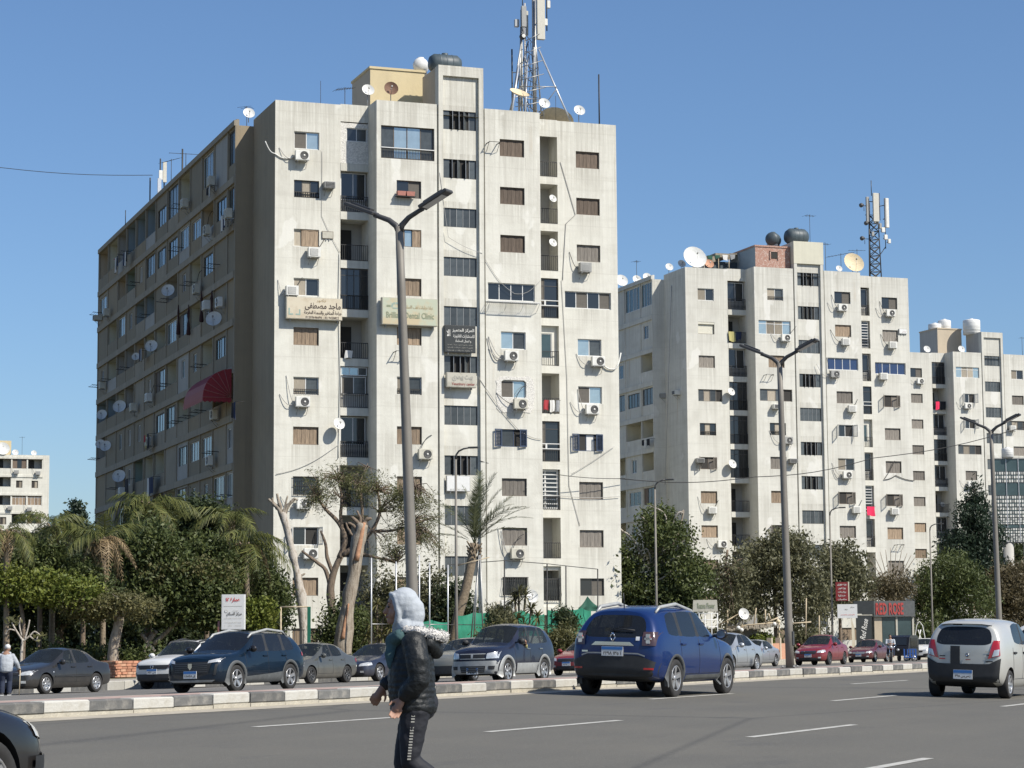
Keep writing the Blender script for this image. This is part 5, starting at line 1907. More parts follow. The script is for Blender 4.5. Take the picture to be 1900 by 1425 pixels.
# ------------------------------------------------------------------ awning, laundry, drapes
aw = thing('awning', 'faded red half-dome awning over a loggia of the shaded flank', 'awning', B1.world(-1.2, 5.7, 15.55), B1.rz)
b = MB()
R_, Hh, L_ = 1.75, 1.75, 5.6
seg = 6
arc = [(-R_ * math.sin(math.pi / 2 * i / seg), Hh * math.cos(math.pi / 2 * i / seg)) for i in range(seg + 1)]
for i in range(seg):
 (x0, z0), (x1, z1) = arc[i], arc[i + 1]
 b.add([(x0, 0, z0), (x1, 0, z1), (x1, L_, z1), (x0, L_, z0)], [(0, 1, 2, 3)], 'awning_pale' if i > 3 else 'awning_red', True)
b.build('canopy', aw)
for i in range(seg):
 b = MB()
 (x0, z0), (x1, z1) = arc[i], arc[i + 1]
 b.add([(0, 0.0, 0), (x1, 0, z1), (x0, 0, z0)], [(0, 1, 2)], 'awning_red')
 b.build('gore', aw)
 b = MB()
 b.cyl((0, -0.02, 0.02), (x1, -0.02, z1), 0.02, 'awning_pale', n=5)
 b.build('rib', aw)
b = MB()
k = 18
for i in range(k):
 y0, y1 = L_ * i / k, L_ * (i + 1) / k
 b.add([(-R_, y0, 0), (-R_, y1, 0), (-R_, y1, -0.22), (-R_, (y0 + y1) / 2, -0.3), (-R_, y0, -0.22)], [(0, 1, 2, 3, 4)], 'awning_pale')
for i in range(6):
 x0, x1 = -R_ * i / 6, -R_ * (i + 1) / 6
 b.add([(x0, 0, 0), (x1, 0, 0), (x1, 0, -0.22), ((x0 + x1) / 2, 0, -0.3), (x0, 0, -0.22)], [(0, 1, 2, 3, 4)], 'awning_red')
b.build('valance', aw)


def laundry(loc, rz, items, label, rail=None, name='laundry'):
 t = thing(name, label, 'laundry', loc, rz, 'laundry hung out to dry')
 tot = sum(i[1] for i in items) + 0.08 * len(items)
 b = MB()
 b.cyl((-0.05, 0, 0), (tot, 0, 0), 0.012, 'iron_dark', n=5)
 for x in (0.0, tot - 0.05):
  b.cyl((x, 0, 0), (x, 0.5, 0), 0.014, 'iron_dark', n=5)
 b.build('line', t)
 x = 0.0
 for m, w, h in items:
  b = MB()
  n = 5
  vs = []
  ph = random.uniform(0, 6)
  for j in range(4):
   for i in range(n + 1):
    q = i / n
    vs.append((x + w * q + 0.03 * math.sin(ph + j), -0.02 + 0.05 * math.sin(q * 7 + ph) * (0.3 + j * 0.25), -h * j / 3 * (1 + 0.06 * math.sin(q * 5 + ph))))
  fs = [(j * (n + 1) + i, j * (n + 1) + i + 1, (j + 1) * (n + 1) + i + 1, (j + 1) * (n + 1) + i) for j in range(3) for i in range(n)]
  b.add(vs, fs, m, True)
  b.build('garment', t)
  x += w + 0.08
 return t


def side_laundry(px, py, items, label, out=0.5):
 v, z = B1.side(px, py, -1.12 - out)
 laundry(B1.world(-1.12 - out, v, z), B1.rz - math.pi / 2, items, label)


side_laundry(410, 402, [('cloth_white', 0.45, 1.0), ('cloth_navy', 0.5, 0.9), ('cloth_white', 0.3, 0.8)], 'white and navy washing on the shaded flank, second floor down')
side_laundry(384, 350, [('cloth_black', 0.7, 0.5), ('cloth_white', 0.25, 0.7)], 'black shirt drying on the shaded flank, top floor')
side_laundry(213, 480, [('cloth_pink', 0.0001, 0.1), ('cloth_white', 0.5, 1.2), ('cloth_grey', 0.4, 1.0), ('cloth_navy', 0.35, 0.8)], 'pale washing in the top far-left loggia')
side_laundry(230, 470, [('cloth_navy', 0.5, 1.0), ('cloth_white', 0.4, 1.1), ('cloth_black', 0.4, 0.8)], 'dark washing in the top floor loggia, left')
side_laundry(258, 650, [('cloth_navy', 0.7, 0.8), ('cloth_grey', 0.4, 0.9)], 'navy washing below a dish, shaded flank, fifth floor down')
side_laundry(268, 808, [('cloth_red', 0.5, 0.5), ('cloth_yellow', 0.25, 1.0), ('cloth_black', 0.7, 1.1)], 'red, yellow and black washing on the shaded flank')
side_laundry(273, 888, [('cloth_white', 0.6, 1.3), ('cloth_navy', 1.4, 1.2)], 'white and navy sheets low on the shaded flank')
side_laundry(232, 890, [('cloth_black', 1.3, 1.7)], 'large black cloth low on the shaded flank')
side_laundry(431, 748, [('cloth_black', 0.5, 0.9), ('cloth_navy', 0.4, 1.0)], 'dark washing under the red awning', 0.9)
for px, lab in ((331, 'first dark tied drape of a pale loggia, shaded flank'), (350, 'second dark tied drape of a pale loggia, shaded flank'), (374, 'third dark tied drape near the flank dish'), (393, 'fourth dark tied drape near the flank dish')):
 v, z = B1.side(px, 585 if px < 360 else 560, -1.3)
 t = tag(MB().lathe([(0.03, 2.0), (0.08, 1.5), (0.05, 0.95), (0.11, 0.5), (0.15, 0.1), (0.12, 0.0)], 'cloth_maroon', 8).build('drape', None, B1.world(-1.3, v, z - 1.3)), lab, 'curtain', 'dark drapes on the shaded flank')
u, z = B2.front(1607, 940, -0.2)
laundry(B2.world(u, -0.35, z), B2.rz, [('cloth_pink', 0.75, 0.8)], 'bright pink cloth hung from a middle block balcony')
v, z = B2.side(1200, 815, -1.6)
laundry(B2.world(-1.6, v + 1, z), B2.rz - math.pi / 2, [('cloth_black', 0.5, 0.5), ('cloth_white', 0.3, 0.7), ('cloth_black', 0.7, 0.6)], 'black and white washing on the middle block wing')
u, z = B3.front(1736, 745, -0.3)
laundry(B3.world(u, -0.3, z), B3.rz, [('cloth_pink', 0.5, 0.9), ('cloth_black', 0.7, 0.9)], 'pink and black washing on a far right block balcony')
u, z = B2.front(1352, 615, -0.1)
laundry(B2.world(u, -0.1, z), B2.rz, [('cloth_yellow', 0.6, 0.85), ('cloth_navy', 0.5, 0.7)], 'tan rug over a balcony rail of the middle block')
u, z = B1.front(640, 650, -0.15)
laundry(B1.world(u, -0.15, z), B1.rz, [('cloth_white', 0.45, 0.45)], 'white cloth on a left-recess balcony rail of the nearest block')
u, z = B1.front(1009, 742, -0.1)
laundry(B1.world(u, -0.1, z), B1.rz, [('cloth_red', 0.3, 0.6), ('cloth_white', 0.3, 0.7), ('cloth_grey', 0.25, 0.7)], 'mixed washing on a right-recess balcony of the nearest block')


dry = None
for k, j in ((0, 4), (0, 9), (1, 4), (1, 8), (2, 1), (2, 3), (2, 5), (2, 7), (3, 9), (3, 11), (4, 2), (4, 5), (5, 2), (5, 3), (5, 4), (6, 1), (6, 10), (7, 0), (1, 12), (3, 12), (5, 12)):
 v, lab = bays1[j] - 0.4, f'bare drying rails, shaded flank, {ORD[k]} floor down, {ORD[j] if j else "first"} bay back'
 loc = B1.world(-1.12, v, 29.05 - STOREY * k + 0.95)
 if dry is None:
  dry = thing('drying_rail', lab, 'drying rail', loc, B1.rz, 'bare drying rails on the shaded flank')
  for y in (0.0, -1.6):
   b = MB()
   b.cyl((0, y, 0), (-0.75, y, 0.04), 0.025, 'iron_dark', n=5)
   b.build('arm', dry)
  for x in (-0.3, -0.5, -0.7):
   b = MB()
   b.cyl((x, 0, 0.03), (x, -1.6, 0.03), 0.012, 'iron_dark', n=4)
   b.build('line', dry)
 else:
  t = copy_tree(dry)
  t.location, t['label'] = loc, lab

# ------------------------------------------------------------------ loose cables on the fronts and over the street
def cable(pts, m, label, r=0.02, sag=0.0, name='cable'):
 out = []
 for i in range(len(pts) - 1):
  a, c = Vector(pts[i]), Vector(pts[i + 1])
  for k in range(8):
   s = k / 8
   p = a.lerp(c, s)
   p.z -= sag * math.sin(math.pi * s)
   out.append(p)
 out.append(Vector(pts[-1]))
 o = out[0].copy()
 b = MB()
 b.tube([p - o for p in out], r, m, 5)
 return tag(b.build(name, None, o), label, 'cable')


def on(F, px, py, v):
 u, z = F.front(px, py, v)
 return F.world(u, v, z)


cable([on(B1, 492, 262, -0.05), on(B1, 510, 285, -0.05), on(B1, 545, 290, -0.08)], 'cable_white', 'pale cable round the corner to the top left air conditioner', 0.035, 0.2)
cable([on(B1, 630, 470, -0.05), on(B1, 628, 560, -0.05), on(B1, 631, 700, -0.05), on(B1, 628, 850, -0.05)], 'cable_white', 'pale cable hanging beside the left recess', 0.022, 0)
cable([on(B1, 598, 280, -0.04), on(B1, 597, 400, -0.04), on(B1, 632, 470, -0.05)], 'cable_grey', 'thin grey cable right of the top left windows', 0.012, 0.1)
cable([on(B1, 512, 880, -0.05), on(B1, 628, 825, -0.05)], 'cable_grey', 'sagging cable across the seventh row, left', 0.016, 0.3)
cable([on(B1, 1040, 300, -0.04), on(B1, 1068, 398, -0.04), on(B1, 1050, 415, -0.04), on(B1, 1044, 520, -0.04)], 'cable_grey', 'kinked grey cable beside the right recess', 0.02, 0)
cable([on(B1, 1042, 520, -0.04), on(B1, 1052, 700, -0.04), on(B1, 1056, 900, -0.04), on(B1, 1076, 975, -0.04)], 'cable_grey', 'long grey cable down the right column', 0.016, 0)
cable([on(B1, 900, 480, -1.8), on(B1, 955, 545, -1.8), on(B1, 1003, 520, -1.8)], 'cable_grey', 'drooping cable above the wide third-column window', 0.013, 0.3)
cable([on(B1, 816, 320, -1.82), on(B1, 832, 440, -1.82), on(B1, 895, 470, -1.82)], 'cable_grey', 'thin cable slung across the stair tower', 0.013, 0.1)
cable([on(B1, 888, 700, -1.82), on(B1, 960, 795, -1.82), on(B1, 1005, 815, -1.82)], 'cable_grey', 'diagonal cable from the stair tower to the right recess', 0.016, 0.15)
cable([on(B1, 890, 855, -1.85), on(B1, 1010, 877, -1.0), on(B1, 1160, 888, -0.3)], 'cable_black', 'dark cable crossing below the navy shutters', 0.02, 0.12)
cable([on(B1, 976, 905, -1.8), on(B1, 1040, 920, -0.1), on(B1, 1150, 921, -0.1)], 'cable_grey', 'lower cable crossing to the right corner', 0.016, 0.1)
cable([on(B1, 1140, 828, -0.1), on(B1, 1060, 880, -0.1)], 'cable_grey', 'slanting cable near the right corner of the nearest block', 0.015, 0.05)
cable([on(B1, 1118, 675, -0.1), on(B1, 1135, 685, -0.1), on(B1, 1146, 678, -0.1), on(B1, 1152, 655, 0.3)], 'cable_white', 'thick pale hose leaving the right corner air conditioner', 0.045, 0.1)
cable([on(B2, 1594, 530, -0.08), on(B2, 1597, 700, -0.08), on(B2, 1603, 1000, -0.08)], 'cable_black', 'dark downpipe cables beside the right recess, middle block', 0.05, 0)
cable([on(B2, 1246, 530, 2.8), on(B2, 1234, 900, 3.2)], 'cable_grey', 'grey pipe down the middle block flank', 0.03, 0)
cable([on(B2, 1660, 855, -0.06), on(B2, 1640, 890, -0.06), on(B2, 1662, 882, -0.06), on(B2, 1697, 892, -0.06)], 'cable_black', 'looping black cable low on the right column, middle block', 0.03, 0.1)
cable([at(1150, 888, 118), at(1400, 885, 122), at(1620, 850, 125), at(1900, 792, 128)], 'cable_black', 'overhead wire crossing before the right-hand blocks', 0.022, 0.25)
cable([at(-40, 306, 150), at(283, 325, 160)], 'cable_black', 'overhead wire running off left to the shaded wing roof', 0.022, 0.25)


# ------------------------------------------------------------------ small block far left
pc = at(92, 845, 361)
B0 = Frame(pc.x, pc.y, 1.24)
blk0 = thing('apartment_block', 'sunlit cream apartment block in the distance at the left edge', 'building', (pc.x, pc.y, 0), B0.rz)
zr = pc.z
W0, st0, bw = 9.5, 2.9, 2.42
b = MB()
holes = []
fills = []
for r in range(9):
 z1 = zr - 0.62 - st0 * r
 for j in range(4):
  a1 = -1.15 - bw * j
  a0 = a1 - bw + 0.22
  kind = ['ogo', 'wwo', 'GGo', 'gow'][r % 4][min(j, 2)] if j < 3 else 'o'
  if kind == 'w':
   holes.append((a0 + 0.6, a1 - 0.6, z1 - 1.7, z1 - 0.55))
  else:
   holes.append((a0, a1, z1 - 1.55, z1))
  fills.append((kind, holes[-1], r, j))
panel(b, -11.5, 0, -1.4, zr, holes, 'plaster_white', lambda a, d, z: (a, d, z), 0.2)
b.quad((0, 0, -1.4), (0, 12, -1.4), (0, 12, zr), (0, 0, zr), 'plaster_white')
b.quad((-11.5, 0, zr), (0, 0, zr), (0, 12, zr), (-11.5, 12, zr), 'plaster_grey')
b.build('wall', blk0)
for r in range(9):
 b = MB()
 z1 = zr - 0.62 - st0 * r
 b.box(-11.4, -1.0, -0.12, -0.001, z1 - 0.02, z1 + 0.3, 'plaster_white')
 b.build('floor_band', blk0)
for kind, h, r, j in fills:
 if kind == 'o':
  b = MB()
  b.box(h[0], h[1], 1.2, 1.25, h[2], h[3], 'plaster_grey')
  b.box(h[0] - 0.05, h[0], 0.2, 1.2, h[2], h[3], 'plaster_grey')
  b.box(h[1], h[1] + 0.05, 0.2, 1.2, h[2], h[3], 'plaster_grey')
  b.box(h[0], h[1], 0.2, 1.2, h[3], h[3] + 0.05, 'plaster_grey')
  lo = b.build('loggia', blk0)
  b = MB()
  b.box(h[0] + 0.3, h[0] + 1.1, 1.14, 1.19, h[2], h[3] - 0.1, 'inside_dark')
  b.build('door', lo)
 else:
  window(blk0, h[0], h[1], h[2], h[3], 0.12, {'w': ('inside_dark', 'curtain'), 'g': ('shutter_brown', 'glass_dark', 'shutter_brown'), 'G': ('shutter_tan',) * 4}[kind], 'alu_white' if kind == 'G' else 'wood_frame', transom=1.2 if kind == 'G' else None)
b = MB()
b.box(-13, -5.9, 1, 7, zr, zr + 2.3, 'plaster_yellow')
b.build('penthouse', blk0)
for k, (x, z, r) in enumerate(((-7.3, 0.2, 1.1), (-5.3, 0.0, 0.5), (-2.4, -0.3, 0.45))):
 dish(B0.world(x, 0.6, zr - 0.05), r, TOSUN, ['wide dish on the distant left block roof', 'middle dish on the distant left block roof', 'small dish near the right corner of the distant left block'][k], mast=r * 0.8)
aerial(B0.world(-4.2, 1, zr), 3.0, 'rod aerial on the distant left block', boom=0.8, n=3)
for px, py, lab in ((30, 876, 'box air conditioner, top left bay of the distant block'), (70, 878, 'box air conditioner, top right bay of the distant block'), (54, 945, 'box air conditioner, third floor of the distant block'), (18, 943, 'box air conditioner, left edge of the distant block')):
 ac(B0, px, py, -0.05, 'box', lab, 'ac_grey')

# ------------------------------------------------------------------ trees and plants
def leaf_quads(c, L, W, n_bias=(0, 0, 0.5), axis=None, rng=RNG, spread=1.0):
 """Rhombic leaves centred on c (Nx3): returns verts, quads."""
 N = len(c)
 d = rng.normal(size=(N, 3)) * spread
 if axis is not None:
  d = d + np.array(axis)
 d /= np.linalg.norm(d, axis=1, keepdims=True) + 1e-9
 n = rng.normal(size=(N, 3)) + np.array(n_bias)
 w = np.cross(d, n)
 w /= np.linalg.norm(w, axis=1, keepdims=True) + 1e-9
 f_ = rng.uniform(0.45, 1.55, (N, 1))
 l, W = L * f_ / 2, W * f_
 v = np.stack([c - d * l, c + w * W / 2 + d * l * 0.15, c + d * l, c - w * W / 2 + d * l * 0.15], 1).reshape(-1, 3)
 return v, np.arange(4 * N).reshape(-1, 4)


def crown_points(blobs, n_clump, n_leaf, clump_r, rng=RNG, fill=0.55):
 """Clumps spread through the blobs' outer volume; leaves gathered round each clump."""
 vol = np.array([b[3] * b[4] * b[5] for b in blobs]) ** 0.67
 k = rng.choice(len(blobs), n_clump, p=vol / vol.sum())
 B = np.array(blobs)[k]
 d = rng.normal(size=(n_clump, 3))
 d /= np.linalg.norm(d, axis=1, keepdims=True)
 r = rng.uniform(fill, 1.03, (n_clump, 1))
 cc = B[:, :3] + d * r * B[:, 3:6]
 m = np.repeat(np.arange(n_clump), n_leaf)
 off = rng.normal(size=(len(m), 3)) * clump_r * np.array([1, 1, 0.75])
 tone = np.repeat(rng.uniform(0, 0.55, n_clump), n_leaf) + rng.uniform(0, 0.45, len(m))
 return cc, cc[m] + off, tone


def crumple(o, amp, freq, squash=(1, 1, 1)):
 """Uneven surface: push vertices along their normals by smooth noise."""
 from mathutils import noise
 n = [v.normal.copy() for v in o.data.vertices]
 for v, q in zip(o.data.vertices, n):
  c = Vector((v.co.x * squash[0], v.co.y * squash[1], v.co.z * squash[2])) * freq
  v.co += q * amp * (noise.noise(c) + 0.5 * noise.noise(c * 2.3))
 o.data.update()


class Tree:
 def __init__(s, name, label, px, p, cat='tree', group=None, z=None):
  s.base = spot(px, p)
  s.base.z = (road_z(p) if z is None else z) - 0.03
  s.Y = s.base.y
  s.s = FPX / s.Y
  s.t = thing(name, label, cat, s.base, 0, group)

 def L(s, px, py, dy=0.0):
  return at(px, py, s.Y + dy) - s.base

 def blob(s, x0, x1, y0, y1, depth=None, dy=0.0):
  a, c = s.L(x0, y0, dy), s.L(x1, y1, dy)
  rx, rz = abs(c.x - a.x) / 2, abs(c.z - a.z) / 2
  return ((a.x + c.x) / 2, dy, (a.z + c.z) / 2, rx, depth if depth else max(rx * 0.8, 0.5), rz)

 def trunk(s, paths, m, name='trunk', rough=None):
  """paths: list of ([(px, py, dy)...], width_px_start, width_px_end)."""
  for i, (pts, w0, w1) in enumerate(paths):
   P = [s.L(*q) for q in pts]
   if i == 0 and name in ('trunk', 'stem'):
    P[0] = Vector((P[0].x, P[0].y, 0.0)) if P[0].z > 0 else P[0]
   n = len(P)
   fine, rad = [], []
   for k in range(n - 1):
    p0, p1 = P[max(k - 1, 0)], P[k]
    p2, p3 = P[k + 1], P[min(k + 2, n - 1)]
    for j in range(4):
     t = j / 4
     fine.append(0.5 * ((2 * p1) + (p2 - p0) * t + (2 * p0 - 5 * p1 + 4 * p2 - p3) * t * t + (3 * p1 - p0 - 3 * p2 + p3) * t ** 3))
   fine.append(P[-1])
   for k in range(len(fine)):
    t = k / (len(fine) - 1)
    rad.append((w0 + (w1 - w0) * t) / 2 / s.s * random.uniform(0.93, 1.08))
   b = MB()
   if rough:
    fine = [f + Vector((random.uniform(-1, 1), random.uniform(-1, 1), 0)) * rad[k] * (0.08 if i == 0 else 0.35) * (k > 0) for k, f in enumerate(fine)]
    rad = [r * random.uniform(0.8, 1.25) for r in rad]
   b.tube(fine, rad, m if i == 0 or not rough else rough, (16 if rough else 9) if i == 0 else 7)
   o = b.build(name if i == 0 else 'limb', s.t)
   if rough:
    crumple(o, max(rad) * 0.09, 3.0 / max(rad) * 0.3)

 def crown(s, blobs, m, n_clump=260, n_leaf=34, size=7.0, clump=10.0, aspect=0.5, name='crown', axis=None, fill=0.5, twigs=None, bias=(0, 0, 0.6), spread=1.0):
  cc, pts, tone = crown_points(blobs, n_clump, n_leaf, clump / s.s, fill=fill)
  keep = pts[:, 2] > 0.02
  pts, tone = pts[keep], tone[keep]
  v, q = leaf_quads(pts, size / s.s, size * aspect / s.s, bias, axis, spread=spread)
  obj(name, fast_mesh(name, v, q, m, tone), s.t)
  if twigs:
   tm, root, frac, w = twigs
   RR = [s.L(*r_) for r_ in (root if isinstance(root, list) else [root])]
   b = MB()
   for c in cc[:: max(1, int(1 / frac))]:
    c = Vector(c)
    R = min(RR, key=lambda r_: (r_ - c).length)
    mid = R.lerp(c, 0.55) + Vector((random.uniform(-0.2, 0.2), random.uniform(-0.2, 0.2), random.uniform(0.0, 0.35)))
    b.tube([R, mid, c], [w / s.s * 0.9, w / s.s * 0.6, w / s.s * 0.25], tm, 4, cap=False)
   b.build('branches', s.t)


def frond_mesh(L, droop, n=34, leaf=0.55, m='leaf_palm', hang=0.5, width=0.035, stiff=0.0, seed=0):
 """Feather frond along +x rising then arching over; leaflets hang to both sides."""
 rg = np.random.default_rng(seed)
 ts = np.linspace(0.08, 1, n)
 V, Q, T = [], [], []

 def P(t):
  return np.array([L * (t - 0.18 * droop * t * t), 0, L * (0.42 * t - droop * t * t)])
 for i, t in enumerate(ts):
  p = P(t)
  tan = P(min(t + 0.02, 1)) - P(t - 0.02)
  tan /= np.linalg.norm(tan)
  for sgn in (-1, 1):
   l = leaf * (0.45 + 1.1 * math.sin(math.pi * min(0.97, 0.12 + 0.85 * t))) * rg.uniform(0.8, 1.15) * 0.75
   out = np.array([0, sgn, 0]) * (1 - 0.35 * hang) + tan * (0.55 + 0.4 * stiff) + np.array([0, 0, 0.25 * stiff - 0.15 * hang + rg.normal() * 0.12])
   out /= np.linalg.norm(out)
   mid = p + out * l * 0.5
   tip = mid + (out * (1 - hang * 0.6) + np.array([0, 0, -hang * rg.uniform(0.7, 1.3)])) * l * 0.5
   side = tan * width * rg.uniform(0.6, 1.3)
   b = len(V)
   V += [p - side, p + side, mid + side * 0.9, mid - side * 0.9, tip + side * 0.15, tip - side * 0.15]
   Q += [(b, b + 1, b + 2, b + 3), (b + 3, b + 2, b + 4, b + 5)]
   tt = rg.uniform(0, 1)
   T += [tt, tt]
 for i in range(8):
  a, c = P(i / 8), P((i + 1) / 8)
  w = 0.035 * (1 - i / 9)
  b = len(V)
  V += [a + [0, -w, 0], a + [0, w, 0], c + [0, w * 0.9, 0], c + [0, -w * 0.9, 0]]
  Q.append((b, b + 1, b + 2, b + 3))
  T.append(0.9)
 return fast_mesh('frond', np.array(V), np.array(Q), m, np.array(T))


FR = {}
for nm, args in {'green': (2.6, 0.75, 27, 0.85, 'leaf_palm', 0.95, 0.028), 'green2': (2.4, 1.0, 24, 0.8, 'leaf_palm', 1.1, 0.028), 'dead': (1.9, 1.35, 17, 0.6, 'leaf_dead', 1.0, 0.025),
     'date': (3.4, 0.30, 46, 0.50, 'leaf_date', 0.12, 0.022, 0.9), 'date2': (3.2, 0.55, 44, 0.50, 'leaf_date', 0.25, 0.022, 0.8),
     'small': (1.2, 0.5, 20, 0.35, 'leaf_olive', 0.4)}.items():
 FR[nm] = [frond_mesh(*args[:6], *(args[6:] if len(args) > 6 else ()), seed=s) for s in range(3)]


def add_fronds(t, top, kinds, az=None, el=None, sc=1.0):
 n = len(kinds)
 for i, k in enumerate(kinds):
  o = obj('frond', random.choice(FR[k]), t, top)
  a = (az[i] if az else 2 * math.pi * i / n * 2.618 + random.uniform(-0.3, 0.3))
  e = el[i] if el else (random.uniform(-0.55, 0.65) if k.startswith('green') else (random.uniform(-0.5, 0.05) if k == 'dead' else random.uniform(0.3, 1.2)))
  o.rotation_euler = (random.uniform(-0.3, 0.3), -e, a)
  q = sc * random.uniform(0.85, 1.12)
  o.scale = (q, q, q)


def palm(label, px, p, top, kinds, w=12, sc=1.0, bark='bark_palm', path=None, name='feather_palm', group='palms in the front garden', az=None, el=None):
 T = Tree(name, label, px, p, 'palm tree', group)
 T.trunk([(path or [(px, 1225), ((px + top[0]) / 2, (1225 + top[1]) / 2), top], w, w * 0.75)], bark)
 tp = T.L(*top)
 b = MB()
 for k in range(26):
  a = k * 2.4
  z = tp.z - 0.75 + 0.03 * k
  r = (w * 0.42) / T.s
  b.tube([(tp.x + r * math.cos(a), tp.y + r * math.sin(a), z - 0.1), (tp.x + (r + 0.16) * math.cos(a), tp.y + (r + 0.16) * math.sin(a), z + 0.12)], 0.04, bark, 4)
 b.build('leaf_bases', T.t)
 add_fronds(T.t, tp, kinds, az, el, sc)
 return T


# garden at the left
for x0, lab in ((-40, 'dark undergrowth at the left frame edge'), (60, 'dark undergrowth behind the grey saloon roof'), (160, 'dark undergrowth behind the brick planter'), (260, 'dark undergrowth behind the white crossover'), (350, 'dark undergrowth left of the number sign')):
 T = Tree('undergrowth_mass', lab, x0 + 60, 60.5, 'shrub', 'undergrowth of the left garden')
 T.crown([T.blob(x0, x0 + 120, 1090, 1180, 1.2), T.blob(x0 - 10, x0 + 130, 1150, 1245, 1.2)], 'leaf_dark', 260, 34, 9, 12, fill=0.1)  # dark undergrowth added to darken the gaps under the canopy
T = Tree('hedge', 'low clipped hedge behind the cars parked at the left', 180, 53.2, 'hedge')
T.crown([T.blob(x, x + 90, 1196, 1262, 0.9) for x in range(-60, 420, 60)], 'leaf_ficus', 420, 30, 7, 9)
T = Tree('ficus_tree', 'broad dark ficus at the left edge behind the grey sedan', 105, 57, 'tree', 'garden trees at the left')
T.trunk([([(105, 1225), (112, 1180), (100, 1130)], 16, 10), ([(110, 1170), (150, 1130), (175, 1100)], 9, 4), ([(108, 1160), (60, 1120), (30, 1090)], 9, 4)], 'bark_brown')
T.crown([T.blob(-40, 110, 1060, 1190), T.blob(60, 220, 1040, 1180), T.blob(20, 160, 1020, 1110), T.blob(-30, 60, 1000, 1100)], 'leaf_dark', 520, 36, 8, 11)
T = Tree('ficus_tree', 'lime green bushy ficus high at the left edge', 40, 54.5, 'tree', 'garden trees at the left')
T.trunk([([(40, 1225), (44, 1170), (38, 1120)], 10, 6)], 'bark_brown')
T.crown([T.blob(-40, 60, 1050, 1120), T.blob(30, 135, 1058, 1122), T.blob(80, 190, 1070, 1130)], 'leaf_lime', 260, 34, 7, 10)
T = Tree('ficus_tree', 'flat-topped pruned ficus with pale leaning trunk in the brick planter', 212, 51.6, 'tree', 'garden trees at the left')
T.trunk([([(209, 1240), (210, 1205), (216, 1175), (221, 1148), (214, 1138)], 21, 16), ([(219, 1152), (240, 1128), (268, 1122)], 9, 4), ([(217, 1150), (190, 1130), (160, 1120)], 9, 4),
   ([(150, 1112), (170, 1122), (205, 1122)], 3, 5), ([(240, 1118), (220, 1110), (208, 1102)], 4, 2), ([(225, 1120), (250, 1108), (262, 1112)], 5, 2), ([(150, 1100), (158, 1112), (175, 1124)], 3, 4)], 'bark_pale')
T.crown([T.blob(112, 215, 1108, 1150, 1.5), T.blob(190, 305, 1106, 1150, 1.5), T.blob(150, 270, 1100, 1140, 1.4)], 'leaf_olive', 230, 34, 6, 9)
T = Tree('ficus_tree', 'full round ficus with olive top coloured as sunlit left of the building number sign', 335, 54, 'tree', 'garden trees at the left')
T.trunk([([(275, 1235), (272, 1200), (290, 1170)], 14, 9), ([(300, 1235), (280, 1200), (262, 1175)], 10, 7), ([(285, 1195), (330, 1150), (350, 1110)], 9, 5)], 'bark_pale')
T.crown([T.blob(235, 345, 1050, 1165), T.blob(320, 440, 1050, 1170), T.blob(280, 400, 1035, 1130), T.blob(370, 450, 1080, 1180)], 'leaf_ficus', 620, 36, 7.5, 11)
T.crown([T.blob(250, 350, 1042, 1085), T.blob(330, 430, 1040, 1095)], 'leaf_olive', 120, 30, 7, 9, name='painted_sunlit_leaves')  # paler olive leaves put the sunlit look of the top into the colour
T = Tree('evergreen_tree', 'tall dark evergreen rising behind the palms at the left', 345, 60, 'tree', 'garden trees at the left')
T.trunk([([(345, 1225), (350, 1100), (345, 1000)], 14, 6)], 'bark_brown')
T.crown([T.blob(270, 400, 935, 1060), T.blob(330, 450, 930, 1060), T.blob(300, 420, 920, 1000)], 'leaf_dark', 420, 34, 7, 10)
T = Tree('evergreen_tree', 'dark evergreen beside the pale pollarded trunk', 490, 58, 'tree', 'garden trees at the left')
T.trunk([([(490, 1225), (488, 1120), (480, 1050)], 14, 6)], 'bark_brown')
T.crown([T.blob(430, 520, 1020, 1120), T.blob(460, 545, 1060, 1200), T.blob(415, 500, 1090, 1210)], 'leaf_dark', 430, 34, 7, 10)
T = Tree('shrub', 'bright green rounded shrub right of the building number sign', 475, 51, 'shrub')
T.crown([T.blob(440, 510, 1108, 1170), T.blob(452, 505, 1140, 1200)], 'leaf_lime', 130, 36, 7, 8)
T = Tree('conifer', 'small dark conifer against the sky left of the nearest block', 140, 68, 'tree')
T.trunk([([(140, 1215), (140, 1050), (140, 935)], 9, 2)], 'bark_brown')
T.crown([T.blob(132, 149, 930, 955), T.blob(122, 158, 948, 975), T.blob(112, 172, 965, 1000), T.blob(105, 180, 985, 1040)], 'leaf_conifer', 240, 30, 7, 6, axis=(0, 0, 0.3))
T = Tree('evergreen_tree', 'dark mass of evergreen leaves under the dead-fronded palm', 215, 59, 'tree', 'garden trees at the left')
T.trunk([([(215, 1225), (222, 1120), (215, 1060)], 14, 6)], 'bark_brown')
T.crown([T.blob(130, 260, 1000, 1110), T.blob(180, 300, 980, 1100), T.blob(90, 200, 990, 1080)], 'leaf_dark', 430, 34, 7.5, 11)
palm('feather palm with a skirt of dead brown fronds, centre of left garden', 190, 53.5, (193, 1000), ['green'] * 7 + ['dead'] * 13, 12, 0.75, el=[0.7, 0.5, 0.6, 0.3, 0.4, 0.1, 0.9] + [0.25 - 0.07 * k for k in range(13)])
palm('feather palm with loose green fronds near the left edge', 95, 56, (100, 975), ['green'] * 11 + ['green2'] * 6 + ['dead'] * 5, 12, 0.72)
palm('tall feather palm with long hanging fronds before the shaded flank', 275, 57, (275, 935), ['green'] * 11 + ['green2'] * 10 + ['dead'] * 8, 13, 0.85)
